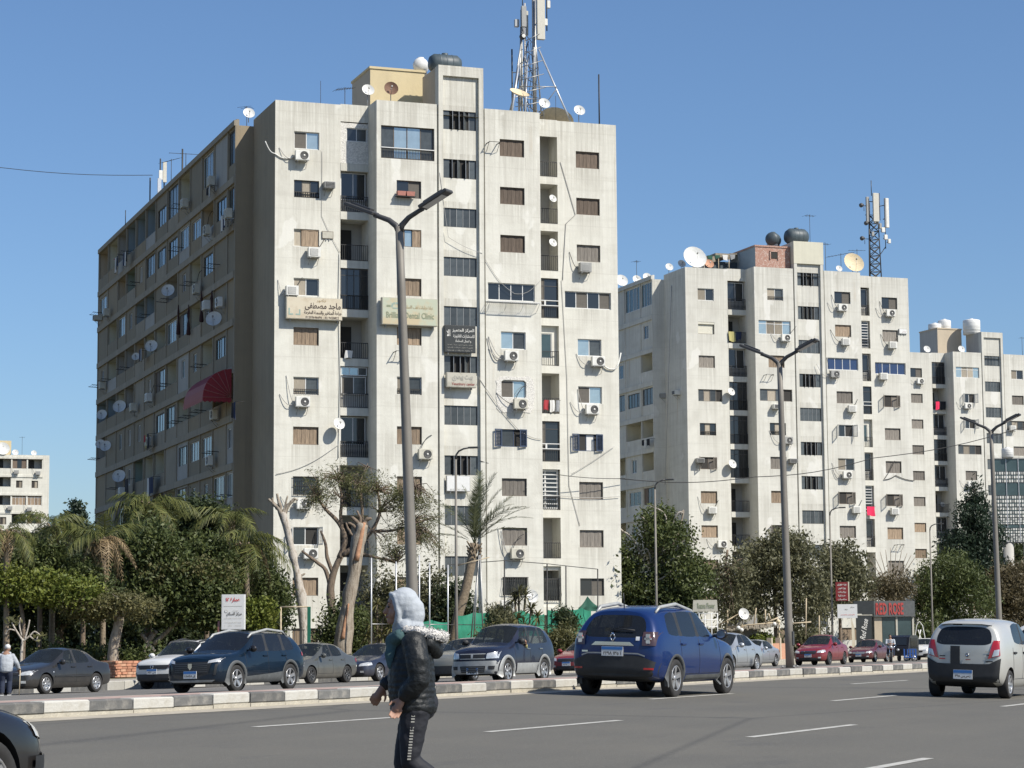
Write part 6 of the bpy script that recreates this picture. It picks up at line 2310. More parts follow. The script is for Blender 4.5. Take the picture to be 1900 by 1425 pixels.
palm('yellow-green feather palm before the flank corner', 425, 57.5, (425, 965), ['green'] * 9 + ['green2'] * 6, 11, 0.85)
palm('low feather palm with drooping yellow-green fronds above the number sign', 462, 54, (455, 1010), ['green'] * 8 + ['green2'] * 9 + ['dead'] * 5, 12, 0.95)
palm('feather palm with brown fronds cut by the left frame edge', 12, 55, (12, 985), ['green'] * 9 + ['dead'] * 9, 12, 0.7)
T = Tree('frangipani', 'nearly bare frangipani with pale forked branches behind the man', 40, 48.6, 'tree')
T.trunk([([(38, 1240), (40, 1210), (42, 1185)], 6, 4), ([(42, 1190), (55, 1180), (64, 1172), (74, 1178)], 4, 2.5), ([(42, 1188), (30, 1170), (22, 1155)], 4, 2.5), ([(46, 1186), (52, 1165), (55, 1150)], 3.5, 2.5),
   ([(30, 1170), (16, 1168), (10, 1178)], 3, 2), ([(55, 1180), (66, 1188), (70, 1180)], 3, 2), ([(40, 1180), (36, 1160), (38, 1146)], 3, 2)], 'bark_white')
T.crown([T.blob(8, 40, 1140, 1160, 0.3), T.blob(60, 82, 1168, 1186, 0.3)], 'leaf_olive', 14, 6, 10, 6, 0.4)

for x0, x1, y0, y1, m, lab, pp in [(215, 330, 960, 1060, 'leaf_ficus', 'mid-green tree among the palms, centre of the left garden', 55.5), (330, 430, 990, 1080, 'leaf_ficus', 'mid-green tree below the yellow-green palm', 55), (20, 120, 1000, 1070, 'leaf_ficus', 'mid-green tree behind the lime ficus', 56),
         (430, 520, 1050, 1130, 'leaf_ficus', 'leafy tree right of the number sign', 55), (110, 190, 1040, 1110, 'leaf_ficus', 'leafy boughs left of the dead-fronded palm', 54.2)]:
 T = Tree('ficus_tree', lab, (x0 + x1) / 2, pp, 'tree', 'garden trees at the left')
 T.trunk([([((x0 + x1) / 2, 1225), ((x0 + x1) / 2 + 4, (y1 + 1225) / 2), ((x0 + x1) / 2, y1)], 11, 7)], 'bark_brown')
 T.crown([T.blob(x0, x1, y0, y1), T.blob(x0 - 15, x1 - 25, y0 + 25, y1 + 20), T.blob(x0 + 25, x1 + 18, y0 + 20, y1 + 25)], m, 300, 34, 7, 10)

# centre: pollarded trunks, acacia, thicket
T = Tree('pollarded_tree', 'slender pale pollarded trunk with antler-like stubs', 566, 53.5, 'tree', 'pollarded trees before the nearest block')
T.trunk([([(567, 1215), (562, 1140), (553, 1075), (540, 1015), (528, 965), (522, 950)], 18, 12), ([(526, 962), (513, 940), (498, 927)], 11, 5), ([(524, 955), (519, 935), (514, 916)], 9, 4), ([(526, 958), (535, 938), (548, 924)], 10, 5),
   ([(525, 955), (529, 938), (534, 920)], 7, 3), ([(516, 945), (507, 934), (505, 924)], 6, 3), ([(540, 932), (545, 926), (553, 928)], 6, 3), ([(519, 1003), (513, 998)], 6, 3), ([(556, 1070), (566, 1064)], 6, 3)], 'bark_white', rough='bark_pale')
T = Tree('pollarded_tree', 'thick torn pollarded trunk with rust-coloured wood', 632, 54.5, 'tree', 'pollarded trees before the nearest block')
T.trunk([([(633, 1215), (643, 1140), (655, 1070), (664, 1010), (674, 972)], 28, 21), ([(672, 985), (662, 968), (652, 960)], 12, 5), ([(672, 982), (680, 965), (690, 962)], 11, 4), ([(665, 990), (655, 975), (645, 970)], 8, 4),
   ([(668, 985), (668, 960), (662, 948)], 8, 3), ([(660, 1000), (648, 985), (642, 970)], 6, 3)], 'bark_pale', rough='bark_brown')
T.trunk([([(661, 1040, -0.28), (671, 990, -0.22), (676, 970, -0.15)], 11, 6)], 'bark_rust', 'torn_wood')
T.trunk([([(636, 1185, -0.36), (641, 1150, -0.36), (647, 1120, -0.34)], 9, 3)], 'bark_rust', 'torn_wood')
T = Tree('acacia_tree', 'feathery thin-crowned acacia before the nearest block', 620, 58, 'tree')
T.trunk([([(620, 1215), (617, 1150), (613, 1095), (620, 1060), (633, 1030)], 19, 11), ([(613, 1090), (604, 1058), (590, 1045), (570, 1030), (560, 1022)], 9, 4), ([(618, 1065), (607, 1035), (604, 1010), (595, 985)], 9, 4),
   ([(630, 1035), (640, 1000), (628, 970), (604, 945), (590, 925)], 12, 4), ([(638, 1000), (632, 960), (634, 925), (628, 890)], 9, 3), ([(634, 1030), (665, 1010), (690, 985), (705, 950), (700, 910)], 11, 4),
   ([(690, 985), (725, 985), (760, 975)], 6, 3), ([(650, 1020), (680, 1030), (720, 1040), (735, 1045)], 7, 3), ([(700, 950), (730, 925), (770, 900)], 5, 2.5), ([(660, 1012), (672, 960), (668, 900), (680, 865)], 8, 3)], 'bark_brown')
T.crown([T.blob(560, 690, 860, 930, 2.4), T.blob(620, 740, 862, 960, 2.4), T.blob(550, 630, 890, 960, 2.0), T.blob(690, 820, 875, 985, 2.2), T.blob(730, 840, 930, 1050, 2.0), T.blob(680, 790, 985, 1060, 1.8), T.blob(700, 810, 900, 960, 2)],
  'leaf_acacia', 460, 34, 5.5, 6.5, 0.2, fill=0.2, twigs=('bark_brown', [(590, 925), (604, 945), (628, 890), (632, 925), (700, 910), (705, 950), (760, 975), (735, 1045), (770, 900), (680, 865), (668, 900), (640, 1000), (690, 985)], 1.0, 1.2), axis=(0.5, 0, 0.1))
for k, (x0, x1, y0, y1, m, lab, pp) in enumerate([(660, 770, 1050, 1180, 'leaf_grey', 'grey-green thicket behind the walking woman', 58), (740, 850, 1040, 1190, 'leaf_grey', 'dark thicket left of the date palm', 59),
             (800, 880, 1070, 1190, 'leaf_dark', 'dense shrub at the foot of the date palm', 57.5), (590, 690, 1100, 1215, 'leaf_ficus', 'leafy shrub round the torn trunk', 56.5)]):
 T = Tree('thicket', lab, (x0 + x1) / 2, pp, 'shrub', 'shrubs along the garden')
 T.crown([T.blob(x0, x1, y0, y1), T.blob(x0 + 20, x1 + 10, y0 + 30, y1 + 25), T.blob(x0 - 15, x1 - 30, y0 + 40, y1 + 30)], m, 330, 32, 6, 9, fill=0.3)
palm('curved date palm with few upright fronds before the stair tower', 838, 55.5, (880, 1008), ['date'] * 9 + ['date2'] * 6, 21, 1.12, 'bark_palm',
  [(836, 1218), (848, 1150), (862, 1100), (872, 1055), (880, 1008)], 'date_palm', None,
  az=[1.4, 0.3, 2.6, 0.15, 0.3, -1.2, -1.4, 3.0, 0.1, 0.05, 3.1, 0.4, -0.4, 2.5, -0.2], el=[1.22, 1.15, 1.2, 0.45, 0.75, 1.1, 0.95, 0.25, 0.98, 0.55, 0.1, 0.9, 0.7, 0.85, 0.35])


def spiky(label, px, p, tops, stem=None, n=34, L=22, m='leaf_olive'):
 """Rosette plant: stiff strap leaves radiating from each head."""
 T = Tree('spiky_plant', label, px, p, 'plant', 'spiky garden plants')
 for (x, y) in tops:
  h = T.L(x, y)
  if stem:
   T.trunk([([(px, 1215), ((px + x) / 2, (1215 + y) / 2 + 8), (x, y)], stem, stem * 0.8)], 'bark_palm', 'stem')
  d = RNG.normal(size=(n, 3)) + np.array([0, 0, 0.25])
  d /= np.linalg.norm(d, axis=1, keepdims=True)
  l = L / T.s * RNG.uniform(0.7, 1.1, (n, 1))
  w = np.cross(d, np.array([0.3, 0.2, 1.0]))
  w /= np.linalg.norm(w, axis=1, keepdims=True) + 1e-9
  c = np.array(h)
  ww = 1.6 / T.s
  mid = c + d * l * 0.55
  tip = c + d * l + np.array([0, 0, -1]) * l * 0.18
  v = np.stack([c - w * ww * 0.4, c + w * ww * 0.4, mid + w * ww, mid - w * ww, mid - w * ww, mid + w * ww, tip + w * ww * 0.1, tip - w * ww * 0.1], 1).reshape(-1, 3)
  obj('leaves', fast_mesh('leaves', v, np.arange(len(v)).reshape(-1, 4), m, RNG.uniform(0, 1, len(v) // 4)), T.t)
 return T


spiky('yucca clump with yellowed leaves left of the walking woman', 700, 53, [(690, 1160), (712, 1140), (700, 1120), (725, 1165), (680, 1180), (708, 1178)], 4, 40, 24)
spiky('tall spiky dracaena before the grilled window', 965, 54, [(962, 1098), (975, 1105), (955, 1112)], 5, 44, 24, 'leaf_grey')
spiky('dracaena clump over the dark off-roader', 975, 51, [(985, 1130), (960, 1148), (998, 1145), (972, 1160)], 4, 40, 22, 'leaf_olive')
for x0, x1, y0, y1, m, lab, pp in [(880, 960, 1150, 1215, 'leaf_olive', 'dry olive shrubs behind the dark off-roader bonnet', 50.5), (1000, 1080, 1155, 1215, 'leaf_olive', 'yellowish shrubs behind the blue car', 50.2),
         (905, 950, 1118, 1170, 'leaf_grey', 'small grey bush before the white dish unit', 53), (1030, 1062, 1128, 1165, 'leaf_dark', 'small round bush before the green tarpaulin', 51.5),
         (760, 840, 1180, 1230, 'leaf_olive', 'low shrubs at the kerb behind the woman', 49.8)]:
 T = Tree('shrub', lab, (x0 + x1) / 2, pp, 'shrub', 'shrubs along the garden')
 T.crown([T.blob(x0, x1, y0, y1, 1.0), T.blob(x0 + 10, x1 + 8, y0 + 15, y1 + 10, 1.0)], m, 150, 30, 6, 7, 0.35, fill=0.3, axis=(0, 0, 0.4))

# right: pruned tree and the grey-green row
T = Tree('pruned_tree', 'dark green tree with pale sawn branches right of the nearest block', 1212, 53, 'tree')
T.trunk([([(1212, 1200), (1211, 1120), (1213, 1060), (1208, 1020)], 13, 9), ([(1212, 1050), (1205, 1010), (1195, 965), (1190, 960)], 6, 3), ([(1213, 1035), (1228, 1005), (1232, 965)], 5, 3), ([(1213, 1045), (1250, 1010), (1268, 950), (1262, 955)], 5, 3),
   ([(1216, 1070), (1250, 1055), (1275, 1030)], 5, 3)], 'bark_pale')
for q in ([(1206, 939, -1.5), (1236, 960, -1.5)], [(1192, 960, -1.5), (1214, 985, -1.6)], [(1142, 970, -1.2), (1155, 985, -1.3), (1171, 997, -1.4)], [(1142, 970, -1.2), (1132, 982, -1.2), (1126, 995, -1.2)], [(1254, 958, -1.4), (1267, 951, -1.4)],
   [(1188, 1023, -2), (1202, 1020, -2)], [(1250, 1036, -2), (1272, 1030, -2)], [(1150, 1045, -2), (1163, 1034, -2)], [(1224, 1075, -2.2), (1245, 1060, -2.2)], [(1263, 1010, -1.8), (1271, 995, -1.8)]):
 q = sorted(q, key=lambda a: math.hypot(a[0] - 1212, a[1] - 1060))
 q = [(x, y, d * 0.55) for x, y, d in q]
 T.trunk([([(1212 + (q[0][0] - 1212) * 0.3, 1065 + (q[0][1] - 1065) * 0.3, 0)] + q, 4.0, 2.2)], 'bark_white', 'sawn_branch')
T.crown([T.blob(1105, 1180, 990, 1080, 2.0), T.blob(1110, 1210, 1030, 1130, 2.4), T.blob(1190, 1290, 965, 1050, 2.2), T.blob(1200, 1312, 1010, 1110, 2.4), T.blob(1180, 1260, 942, 1010, 1.8), T.blob(1120, 1300, 1080, 1190, 2.4), T.blob(1250, 1325, 1040, 1130, 2.0)],
  'leaf_ficus', 760, 36, 6.5, 10)
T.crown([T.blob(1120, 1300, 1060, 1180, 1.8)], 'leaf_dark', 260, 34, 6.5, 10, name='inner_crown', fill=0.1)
T = Tree('hanging_tree', 'thin drooping grey-green tree before the middle block corner', 1350, 53, 'tree', 'grey-green trees before the middle block')
T.trunk([([(1352, 1195), (1350, 1120), (1345, 1060), (1350, 1020)], 7, 4)], 'bark_brown')
T.crown([T.blob(1300, 1360, 1030, 1130, 1.6), T.blob(1330, 1400, 1010, 1120, 1.6), T.blob(1320, 1390, 1080, 1170, 1.6)], 'leaf_grey', 210, 26, 6.5, 9, 0.4, axis=(0, 0, -0.8), fill=0.2, twigs=('bark_brown', (1350, 1060), 0.2, 1.6))
T = Tree('hanging_tree', 'dense grey-green tree behind the middle street lamp', 1440, 52, 'tree', 'grey-green trees before the middle block')
T.trunk([([(1440, 1195), (1438, 1120), (1440, 1070)], 8, 5)], 'bark_brown')
T.crown([T.blob(1370, 1470, 1000, 1110, 3), T.blob(1390, 1520, 990, 1090, 3), T.blob(1350, 1440, 1060, 1180, 3), T.blob(1430, 1550, 1050, 1180, 3), T.blob(1420, 1500, 985, 1040, 2.5)], 'leaf_grey', 760, 32, 6.5, 9, 0.45, axis=(0, 0, -0.5), fill=0.35)
T = Tree('hanging_tree', 'grey-green tree behind the red signboard', 1560, 52.5, 'tree', 'grey-green trees before the middle block')
T.trunk([([(1560, 1195), (1558, 1120), (1560, 1070)], 7, 4)], 'bark_brown')
T.crown([T.blob(1510, 1600, 1000, 1100, 3), T.blob(1530, 1620, 1020, 1130, 3), T.blob(1500, 1590, 1060, 1150, 3)], 'leaf_grey', 420, 30, 6.5, 9, 0.45, axis=(0, 0, -0.5), fill=0.35)
T = Tree('twiggy_tree', 'half-bare twiggy tree above the shop roof', 1660, 54, 'tree')
T.trunk([([(1660, 1195), (1658, 1130), (1655, 1090)], 6, 4)] + [([(1655, 1100), (1655 + dx * 0.5, 1065), (1655 + dx, 1015 + abs(dx) * 0.4)], 2.4, 1.0) for dx in (-45, -34, -22, -12, -3, 8, 18, 28, 36, 44)], 'bark_pale')
T.crown([T.blob(1612, 1660, 1060, 1120, 2.5), T.blob(1640, 1700, 1055, 1120, 2.5)], 'leaf_brownish', 150, 26, 6, 8, 0.4, fill=0.2)
T = Tree('conifer', 'tall dark conifer before the far right block', 1800, 56, 'tree', 'trees at the right edge')
T.trunk([([(1800, 1195), (1803, 1050), (1808, 905)], 10, 2)], 'bark_brown')
T.crown([T.blob(1796, 1822, 898, 940, 1), T.blob(1775, 1838, 925, 985, 2), T.blob(1770, 1860, 960, 1040, 2.6), T.blob(1742, 1830, 985, 1060, 2.6), T.blob(1738, 1870, 1020, 1110, 3)], 'leaf_conifer', 620, 32, 7, 8, 0.35, axis=(0, 0, 0.7))
T = Tree('casuarina', 'loose olive-green tree right of the shop', 1745, 53, 'tree', 'trees at the right edge')
T.trunk([([(1745, 1195), (1748, 1110), (1745, 1050)], 8, 4)], 'bark_brown')
T.crown([T.blob(1695, 1760, 1040, 1150, 3), T.blob(1730, 1810, 1020, 1130, 3), T.blob(1740, 1850, 1050, 1180, 3), T.blob(1690, 1760, 1090, 1195, 3)], 'leaf_ficus', 620, 32, 6.5, 9, 0.35, axis=(0, 0, 0.5))
T = Tree('casuarina', 'brownish olive tree at the right frame edge', 1870, 52, 'tree', 'trees at the right edge')
T.trunk([([(1870, 1195), (1872, 1110), (1868, 1060)], 8, 4)], 'bark_brown')
T.crown([T.blob(1820, 1890, 1050, 1150, 3), T.blob(1850, 1930, 1040, 1160, 3), T.blob(1840, 1940, 1090, 1190, 3)], 'leaf_brownish', 480, 32, 6.5, 9, 0.35, axis=(0, 0, 0.4))
T = Tree('evergreen_tree', 'dark tree under the glazed panel at the right edge', 1890, 58, 'tree', 'trees at the right edge')
T.crown([T.blob(1850, 1930, 1000, 1090, 3)], 'leaf_dark', 200, 30, 7, 9)
T = Tree('hedge', 'clipped green hedge behind the pale saloon', 1415, 50.4, 'hedge')
T.crown([T.blob(1385, 1440, 1176, 1215, 1.2), T.blob(1395, 1436, 1178, 1215, 1.2)], 'leaf_lime', 120, 32, 5, 5)
for x0, x1, y0, y1, m, lab, pp in [(1130, 1220, 1130, 1200, 'leaf_dark', 'dark shrubs behind the blue car roof, left', 50.6), (1210, 1300, 1130, 1205, 'leaf_dark', 'dark shrubs behind the blue car roof, right', 50.6), (1310, 1400, 1150, 1210, 'leaf_grey', 'scrub behind the flower stall sign', 54),
         (1440, 1540, 1160, 1215, 'leaf_grey', 'scrub behind the red saloon', 53), (1690, 1790, 1150, 1215, 'leaf_ficus', 'green shrubs right of the shop', 50.5), (1790, 1920, 1150, 1215, 'leaf_brownish', 'brown scrub at the right frame edge', 50)]:
 T = Tree('shrub', lab, (x0 + x1) / 2, pp, 'shrub', 'shrubs along the garden')
 T.crown([T.blob(x0, x1, y0, y1, 2.0), T.blob(x0 + 20, x1 + 15, y0 + 10, y1 + 10, 2.0)], m, 170, 30, 6.5, 8, 0.4, fill=0.3)

# ------------------------------------------------------------------ street lamps
def twin_lamp(t0, label, lean, p=19.1, H=7.9):
 t = thing('street_lamp', label, 'street lamp', RD.world(t0, p, 0.2), RD.rz, 'twin-arm street lamps on the median')
 t.rotation_euler = Matrix.Rotation(RD.rz, 3, 'Z').to_euler()
 T = Matrix.Rotation(RD.rz, 4, 'Z')
 R = Matrix.Rotation(-lean, 4, Vector((0, 1, 0)))
 t.rotation_euler = (R @ T).to_euler()
 b = MB()
 n = 7
 b.tube([(0, 0, H * i / n) for i in range(n + 1)], [0.112 - 0.042 * i / n for i in range(n + 1)], 'pole_grey', 12)
 b.build('pole', t)
 b = MB()
 b.box(-0.2, 0.2, -0.2, 0.2, 0.0, 0.03, 'pole_grey')
 for x in (-0.15, 0.15):
  for y in (-0.15, 0.15):
   b.cyl((x, y, 0.03), (x, y, 0.08), 0.02, 'steel', n=6)
 b.build('base_plate', t)
 b = MB()
 b.box(-0.055, 0.055, -0.125, -0.09, 0.6, 0.95, 'pole_dark')
 b.build('hatch', t)
 for s in (-1, 1):
  b = MB()
  b.tube([(0, 0, H - 0.12), (0, s * 0.06, H + 0.02), (0, s * 0.2, H + 0.14), (0, s * 0.42, H + 0.24), (0, s * 0.5, H + 0.27)], [0.062, 0.058, 0.05, 0.045, 0.045], 'pole_dark', 8)
  b.build('arm', t)
  hb = MB()
  Tm = Matrix.Translation((0, s * 0.48, H + 0.27)) @ Matrix.Rotation(s * 0.42, 4, 'X')
  y0, y1 = (0, 0.62) if s > 0 else (-0.62, 0)
  hb.box(-0.14, 0.14, y0, y1, -0.02, 0.05, 'pole_dark', T=Tm, bev=0.015)
  hb.box(-0.08, 0.08, y0 + 0.1, y1 - 0.1, 0.05, 0.085, 'pole_dark', T=Tm)
  head = hb.build('lamp_head', t)
  lb = MB()
  lb.box(-0.11, 0.11, y0 + 0.12, y1 - 0.06, -0.026, -0.021, 'lamp_lens', T=Tm)
  lb.build('lens', head)
 return t


q = spot(771, 19.1)
twin_lamp(0.433 * q.x + 0.9014 * q.y, 'twin-arm street lamp leaning slightly, in front of the nearest block', 0.034, H=8.2)
q = spot(1465, 19.1)
twin_lamp(0.433 * q.x + 0.9014 * q.y, 'twin-arm street lamp in front of the middle block', 0.014)
q = spot(1856, 19.1)
twin_lamp(0.433 * q.x + 0.9014 * q.y, 'twin-arm street lamp in front of the far right block', 0.012)


def thin_lamp(px, label, H=9.95):
 c = spot(px, 46.8)
 t = thing('street_lamp', label, 'street lamp', (c.x, c.y, GARDEN_Z), 0, 'single-arm lamps on the far pavement')
 b = MB()
 b.tube([(0, 0, 0), (0, 0, 3.2), (0, 0, H - 0.5)], [0.085, 0.07, 0.05], 'pole_grey', 10)
 b.build('pole', t)
 b = MB()
 b.tube([(0, 0, H - 0.52), (0.03, 0, H - 0.3), (0.14, -0.03, H - 0.14), (0.36, -0.1, H - 0.04), (0.6, -0.16, H)], [0.05, 0.045, 0.04, 0.04, 0.035], 'pole_dark', 8)
 b.build('arm', t)
 b = MB()
 Tm = Matrix.Translation((0.58, -0.16, H)) @ Matrix.Rotation(-0.25, 4, 'Z')
 b.box(0, 0.46, -0.09, 0.09, -0.035, 0.045, 'pole_dark', T=Tm, bev=0.02)
 b.build('lamp_head', t)


for px, lab in ((847, 'slim single-arm lamp beside the date palm'), (1219, 'slim single-arm lamp before the pruned tree'), (1545, 'slim single-arm lamp carrying the signboards'), (1731, 'slim single-arm lamp right of the shop')):
 thin_lamp(px, lab)


def post_obj(par, name, p, q, r, m, n=6):
 b = MB()
 b.cyl(p, q, r, m, n=n)
 return b.build(name, par)


# ------------------------------------------------------------------ brick planter under the flat-topped ficus
c = spot(222, 51.0)
pl = thing('brick_planter', 'rough red brick planter at the foot of the leaning ficus', 'planter', (c.x, c.y, GARDEN_Z), RD.rz - math.pi / 2 - 0.35)
S_ = 0.62
b = MB()
b.box(-S_ + 0.08, S_ - 0.08, -S_ + 0.08, S_ - 0.08, 0, 0.58, 'mortar')
b.build('fill', pl)
bm_ = {}
for nm in ('brick_red', 'brick_pale'):
 b = MB()
 b.box(-0.118, 0.118, -0.055, 0.055, -0.047, 0.047, nm, bev=0.008)
 bm_[nm] = b.mesh('brick')
for row in range(6):
 for sd in range(4):
  for k in range(5):
   x = -S_ + 0.125 + k * 0.25 + (0.06 if row % 2 else -0.0)
   a = sd * math.pi / 2
   px_, py_ = x, -S_ + 0.05 + random.uniform(-0.02, 0.02)
   o = obj('brick', bm_[random.choice(('brick_red', 'brick_red', 'brick_pale'))], pl,
     (px_ * math.cos(a) - py_ * math.sin(a), px_ * math.sin(a) + py_ * math.cos(a), 0.055 + row * 0.103))
   o.rotation_euler = (0, 0, a + random.uniform(-0.04, 0.04))

# ------------------------------------------------------------------ building number sign
c = spot(433, 47.6)
ps = thing('pylon_sign', 'white lit-box sign with red building number on the pavement', 'sign', (c.x, c.y, GARDEN_Z), -0.12)
sc_ = FPX / c.y
zb, zt = at(433, 1168, c.y).z - GARDEN_Z, at(433, 1103, c.y).z - GARDEN_Z
W_ = 43 / sc_
b = MB()
b.box(-W_ / 2, W_ / 2, -0.1, 0.1, zb, zt, 'alu_white')
b.build('casing', ps)
b = MB()
b.box(-W_ / 2 + 0.025, W_ / 2 - 0.025, -0.104, -0.095, zb + 0.025, zt - 0.025, 'sign_white')
b.build('face', ps)
hh = zt - zb
text('lettering', '١٢ ' + arabic('عمارة'), 'ink_red', ps, W_ * 0.62, 0.19, (0, -0.107, zb + hh * 0.84), bold=0.03)
b = MB()
b.box(-W_ * 0.4, W_ * 0.4, -0.108, -0.104, zb + hh * 0.655, zb + hh * 0.665, 'ink_grey')
b.build('rule', ps)
text('lettering', arabic('مركز السالم'), 'ink_black', ps, W_ * 0.66, 0.17, (W_ * 0.06, -0.107, zb + hh * 0.43), bold=0.025)
text('lettering', arabic('هو سنتر'), 'ink_grey', ps, W_ * 0.24, 0.07, (W_ * 0.1, -0.107, zb + hh * 0.525))
text('lettering', arabic('العيادات التخصصية للعلاج الطبيعى'), 'ink_grey', ps, W_ * 0.78, 0.06, (0, -0.107, zb + hh * 0.315))
text('lettering', arabic('عمارة ٢ امام المجمع شقة ٢'), 'ink_grey', ps, W_ * 0.76, 0.07, (0, -0.107, zb + hh * 0.19), bold=0.01)
text('lettering', '٠١٠٠٦٦٥٣٧٨ - ٠٢٢٤٧١٥٥', 'ink_grey', ps, W_ * 0.76, 0.05, (0, -0.107, zb + hh * 0.11))
b = MB()
b.lathe([(0.05, 0), (0.065, -0.004), (0.06, 0)], 'ink_grey', 12, axis='y', c=(-W_ * 0.3, -0.106, zb + hh * 0.52))
b.build('emblem', ps)
for x in (-W_ * 0.3, W_ * 0.3):
 b = MB()
 b.box(x - 0.035, x + 0.035, -0.035, 0.035, 0, zb, 'steel')
 b.build('leg', ps)
c2 = spot(407, 48.2)
tag(MB().cyl((0, 0, 0), (-0.03, 0, 2.1), 0.045, 'terracotta', n=7).build('marker_post', None, (c2.x, c2.y, GARDEN_Z)), 'short rust-red post left of the number sign', 'post')

# ------------------------------------------------------------------ garden gate frame, net fence, tarpaulins
c = spot(548, 49.2)
sc_ = FPX / c.y
gt = thing('gate_frame', 'tall gate frame with beige bars and a thick green post', 'gate', (c.x, c.y, GARDEN_Z), 0)
H_ = at(548, 1126, c.y).z - GARDEN_Z
post_obj(gt, 'post', (-27 / sc_, 0, 0), (-27 / sc_, 0, H_), 0.035, 'wood_pale')
post_obj(gt, 'top_bar', (-27 / sc_, 0, H_), (24 / sc_, 0, H_), 0.035, 'wood_pale')
b = MB()
b.box(22 / sc_, 28 / sc_, -0.06, 0.06, 0, H_, 'paint_green')
b.build('post', gt)
b = MB()
z0 = at(548, 1168, c.y).z - GARDEN_Z
for x in (-22, -12, -2, 8, 15):
 b.cyl((x / sc_, 0.05, 0), (x / sc_, 0.05, z0), 0.014, 'iron_dark', n=5)
b.box(-24 / sc_, 17 / sc_, 0.03, 0.06, z0 - 0.04, z0, 'iron_dark')
b.box(-24 / sc_, 17 / sc_, 0.03, 0.06, 0.2, 0.24, 'iron_dark')
b.build('leaf', gt)

nf = None
for i, (px, y1, m) in enumerate([(689, 1035, 'steel_light'), (735, 1042, 'steel_light'), (778, 1030, 'steel_light'), (797, 1044, 'steel_light'), (831, 1048, 'steel_light'), (936, 1040, 'iron_dark'), (1015, 1046, 'iron_dark'), (1050, 1050, 'iron_dark'), (1109, 1056, 'iron_dark')]):
 c = spot(px, 52.6)
 if nf is None:
  nf = thing('net_fence', 'tall thin posts and bars of a ball-court fence before the nearest block', 'fence', (c.x, c.y, GARDEN_Z), 0)
  o0 = Vector((c.x, c.y, GARDEN_Z))
  tops = []
 top = at(px, y1, c.y) - o0
 foot = Vector((c.x, c.y, GARDEN_Z)) - o0
 post_obj(nf, 'post', foot, top, 0.035, m)
 tops.append(top)
for i in (4, 5, 6, 7):
 post_obj(nf, 'top_bar', tops[i], tops[i + 1], 0.022, 'iron_dark')
for i in range(8):
 a = tops[i].copy()
 c_ = tops[i + 1].copy()
 a.z, c_.z = 2.1, 2.1
 post_obj(nf, 'rail', a, c_, 0.022, 'iron_dark' if i > 3 else 'steel')
c = spot(884, 51.8)
gp = thing('guyed_pole', 'slanting pair of thin poles propped beside the date palm', 'pole', (c.x, c.y, GARDEN_Z), 0)
o0 = Vector((c.x, c.y, GARDEN_Z))
for a, d in (((872, 1205), (889, 1030)), ((897, 1205), (891, 1030)), ((878, 1205), (887, 1045))):
 post_obj(gp, 'pole', at(*a, c.y) - o0, at(*d, c.y) - o0, 0.035, 'steel')
post_obj(gp, 'cross_arm', at(846, 1050, c.y) - o0, at(908, 1034, c.y) - o0, 0.03, 'wood_pale')


def tarp(pts, m, label, z_low, dy=0.0):
 """Sagging sheet hung between points (px, top_y) at garden distance."""
 c = spot(pts[0][0], 53.5)
 o0 = Vector((c.x, c.y, GARDEN_Z))
 vs, fs = [], []
 rows, n = 5, 0
 for i in range(len(pts) - 1):
  for k in range(6):
   s = k / 6
   px = pts[i][0] + (pts[i + 1][0] - pts[i][0]) * s
   ty = pts[i][1] + (pts[i + 1][1] - pts[i][1]) * s + 3 * math.sin(math.pi * s)
   q = spot(px, 53.5 + dy)
   for j in range(rows):
    y = ty + (z_low - ty) * j / (rows - 1)
    p = at(px, y, q.y + 0.16 * math.sin(px * 0.35 + j) + 0.1 * math.sin(px * 0.11 + 2 * j)) - o0
    vs.append(p)
   n += 1
 for i in range(n - 1):
  for j in range(rows - 1):
   a = i * rows + j
   fs.append((a, a + 1, a + rows + 1, a + rows))
 b = MB()
 b.add(vs, fs, m, True)
 return tag(b.build('tarpaulin', None, o0), label, 'tarpaulin', 'green tarpaulins fencing the court')


tarp([(770, 1152), (800, 1150), (836, 1154)], 'tarp_green', 'green tarpaulin strip behind the walking woman', 1190)
tarp([(846, 1142), (880, 1136), (912, 1134), (940, 1140)], 'tarp_green', 'green tarpaulin strip right of the slim lamp', 1185)
tarp([(938, 1136), (968, 1132), (1000, 1140), (1012, 1136)], 'tarp_green', 'green tarpaulin strip behind the spiky plants', 1180)
tarp([(1014, 1131), (1048, 1130), (1080, 1128), (1100, 1132)], 'tarp_green', 'bright green tarpaulin strip left of the blue car', 1180)
tarp([(1073, 1128), (1090, 1106), (1112, 1126)], 'tarp_dark', 'dark green tent-like tarpaulin above the bright strip', 1134, 0.8)
c = spot(862, 49.5)
b = MB()
b.lathe([(0.0, 0), (0.24, 0), (0.2, 0.45), (0.19, 0.82), (0.0, 0.86)], 'bark_pale', 9)
tag(b.build('tree_stump', None, (c.x, c.y, GARDEN_Z)), 'grey sawn stump beside the slim lamp', 'stump')
for px, y, r, lab in ((985, 1108, 0.4, 'white dish standing low behind the spiky plants'),):
 c = spot(px, 54.5)
 dish((c.x, c.y, at(px, y, c.y).z - 0.5), r, TOSUN, lab, mast=0.5)

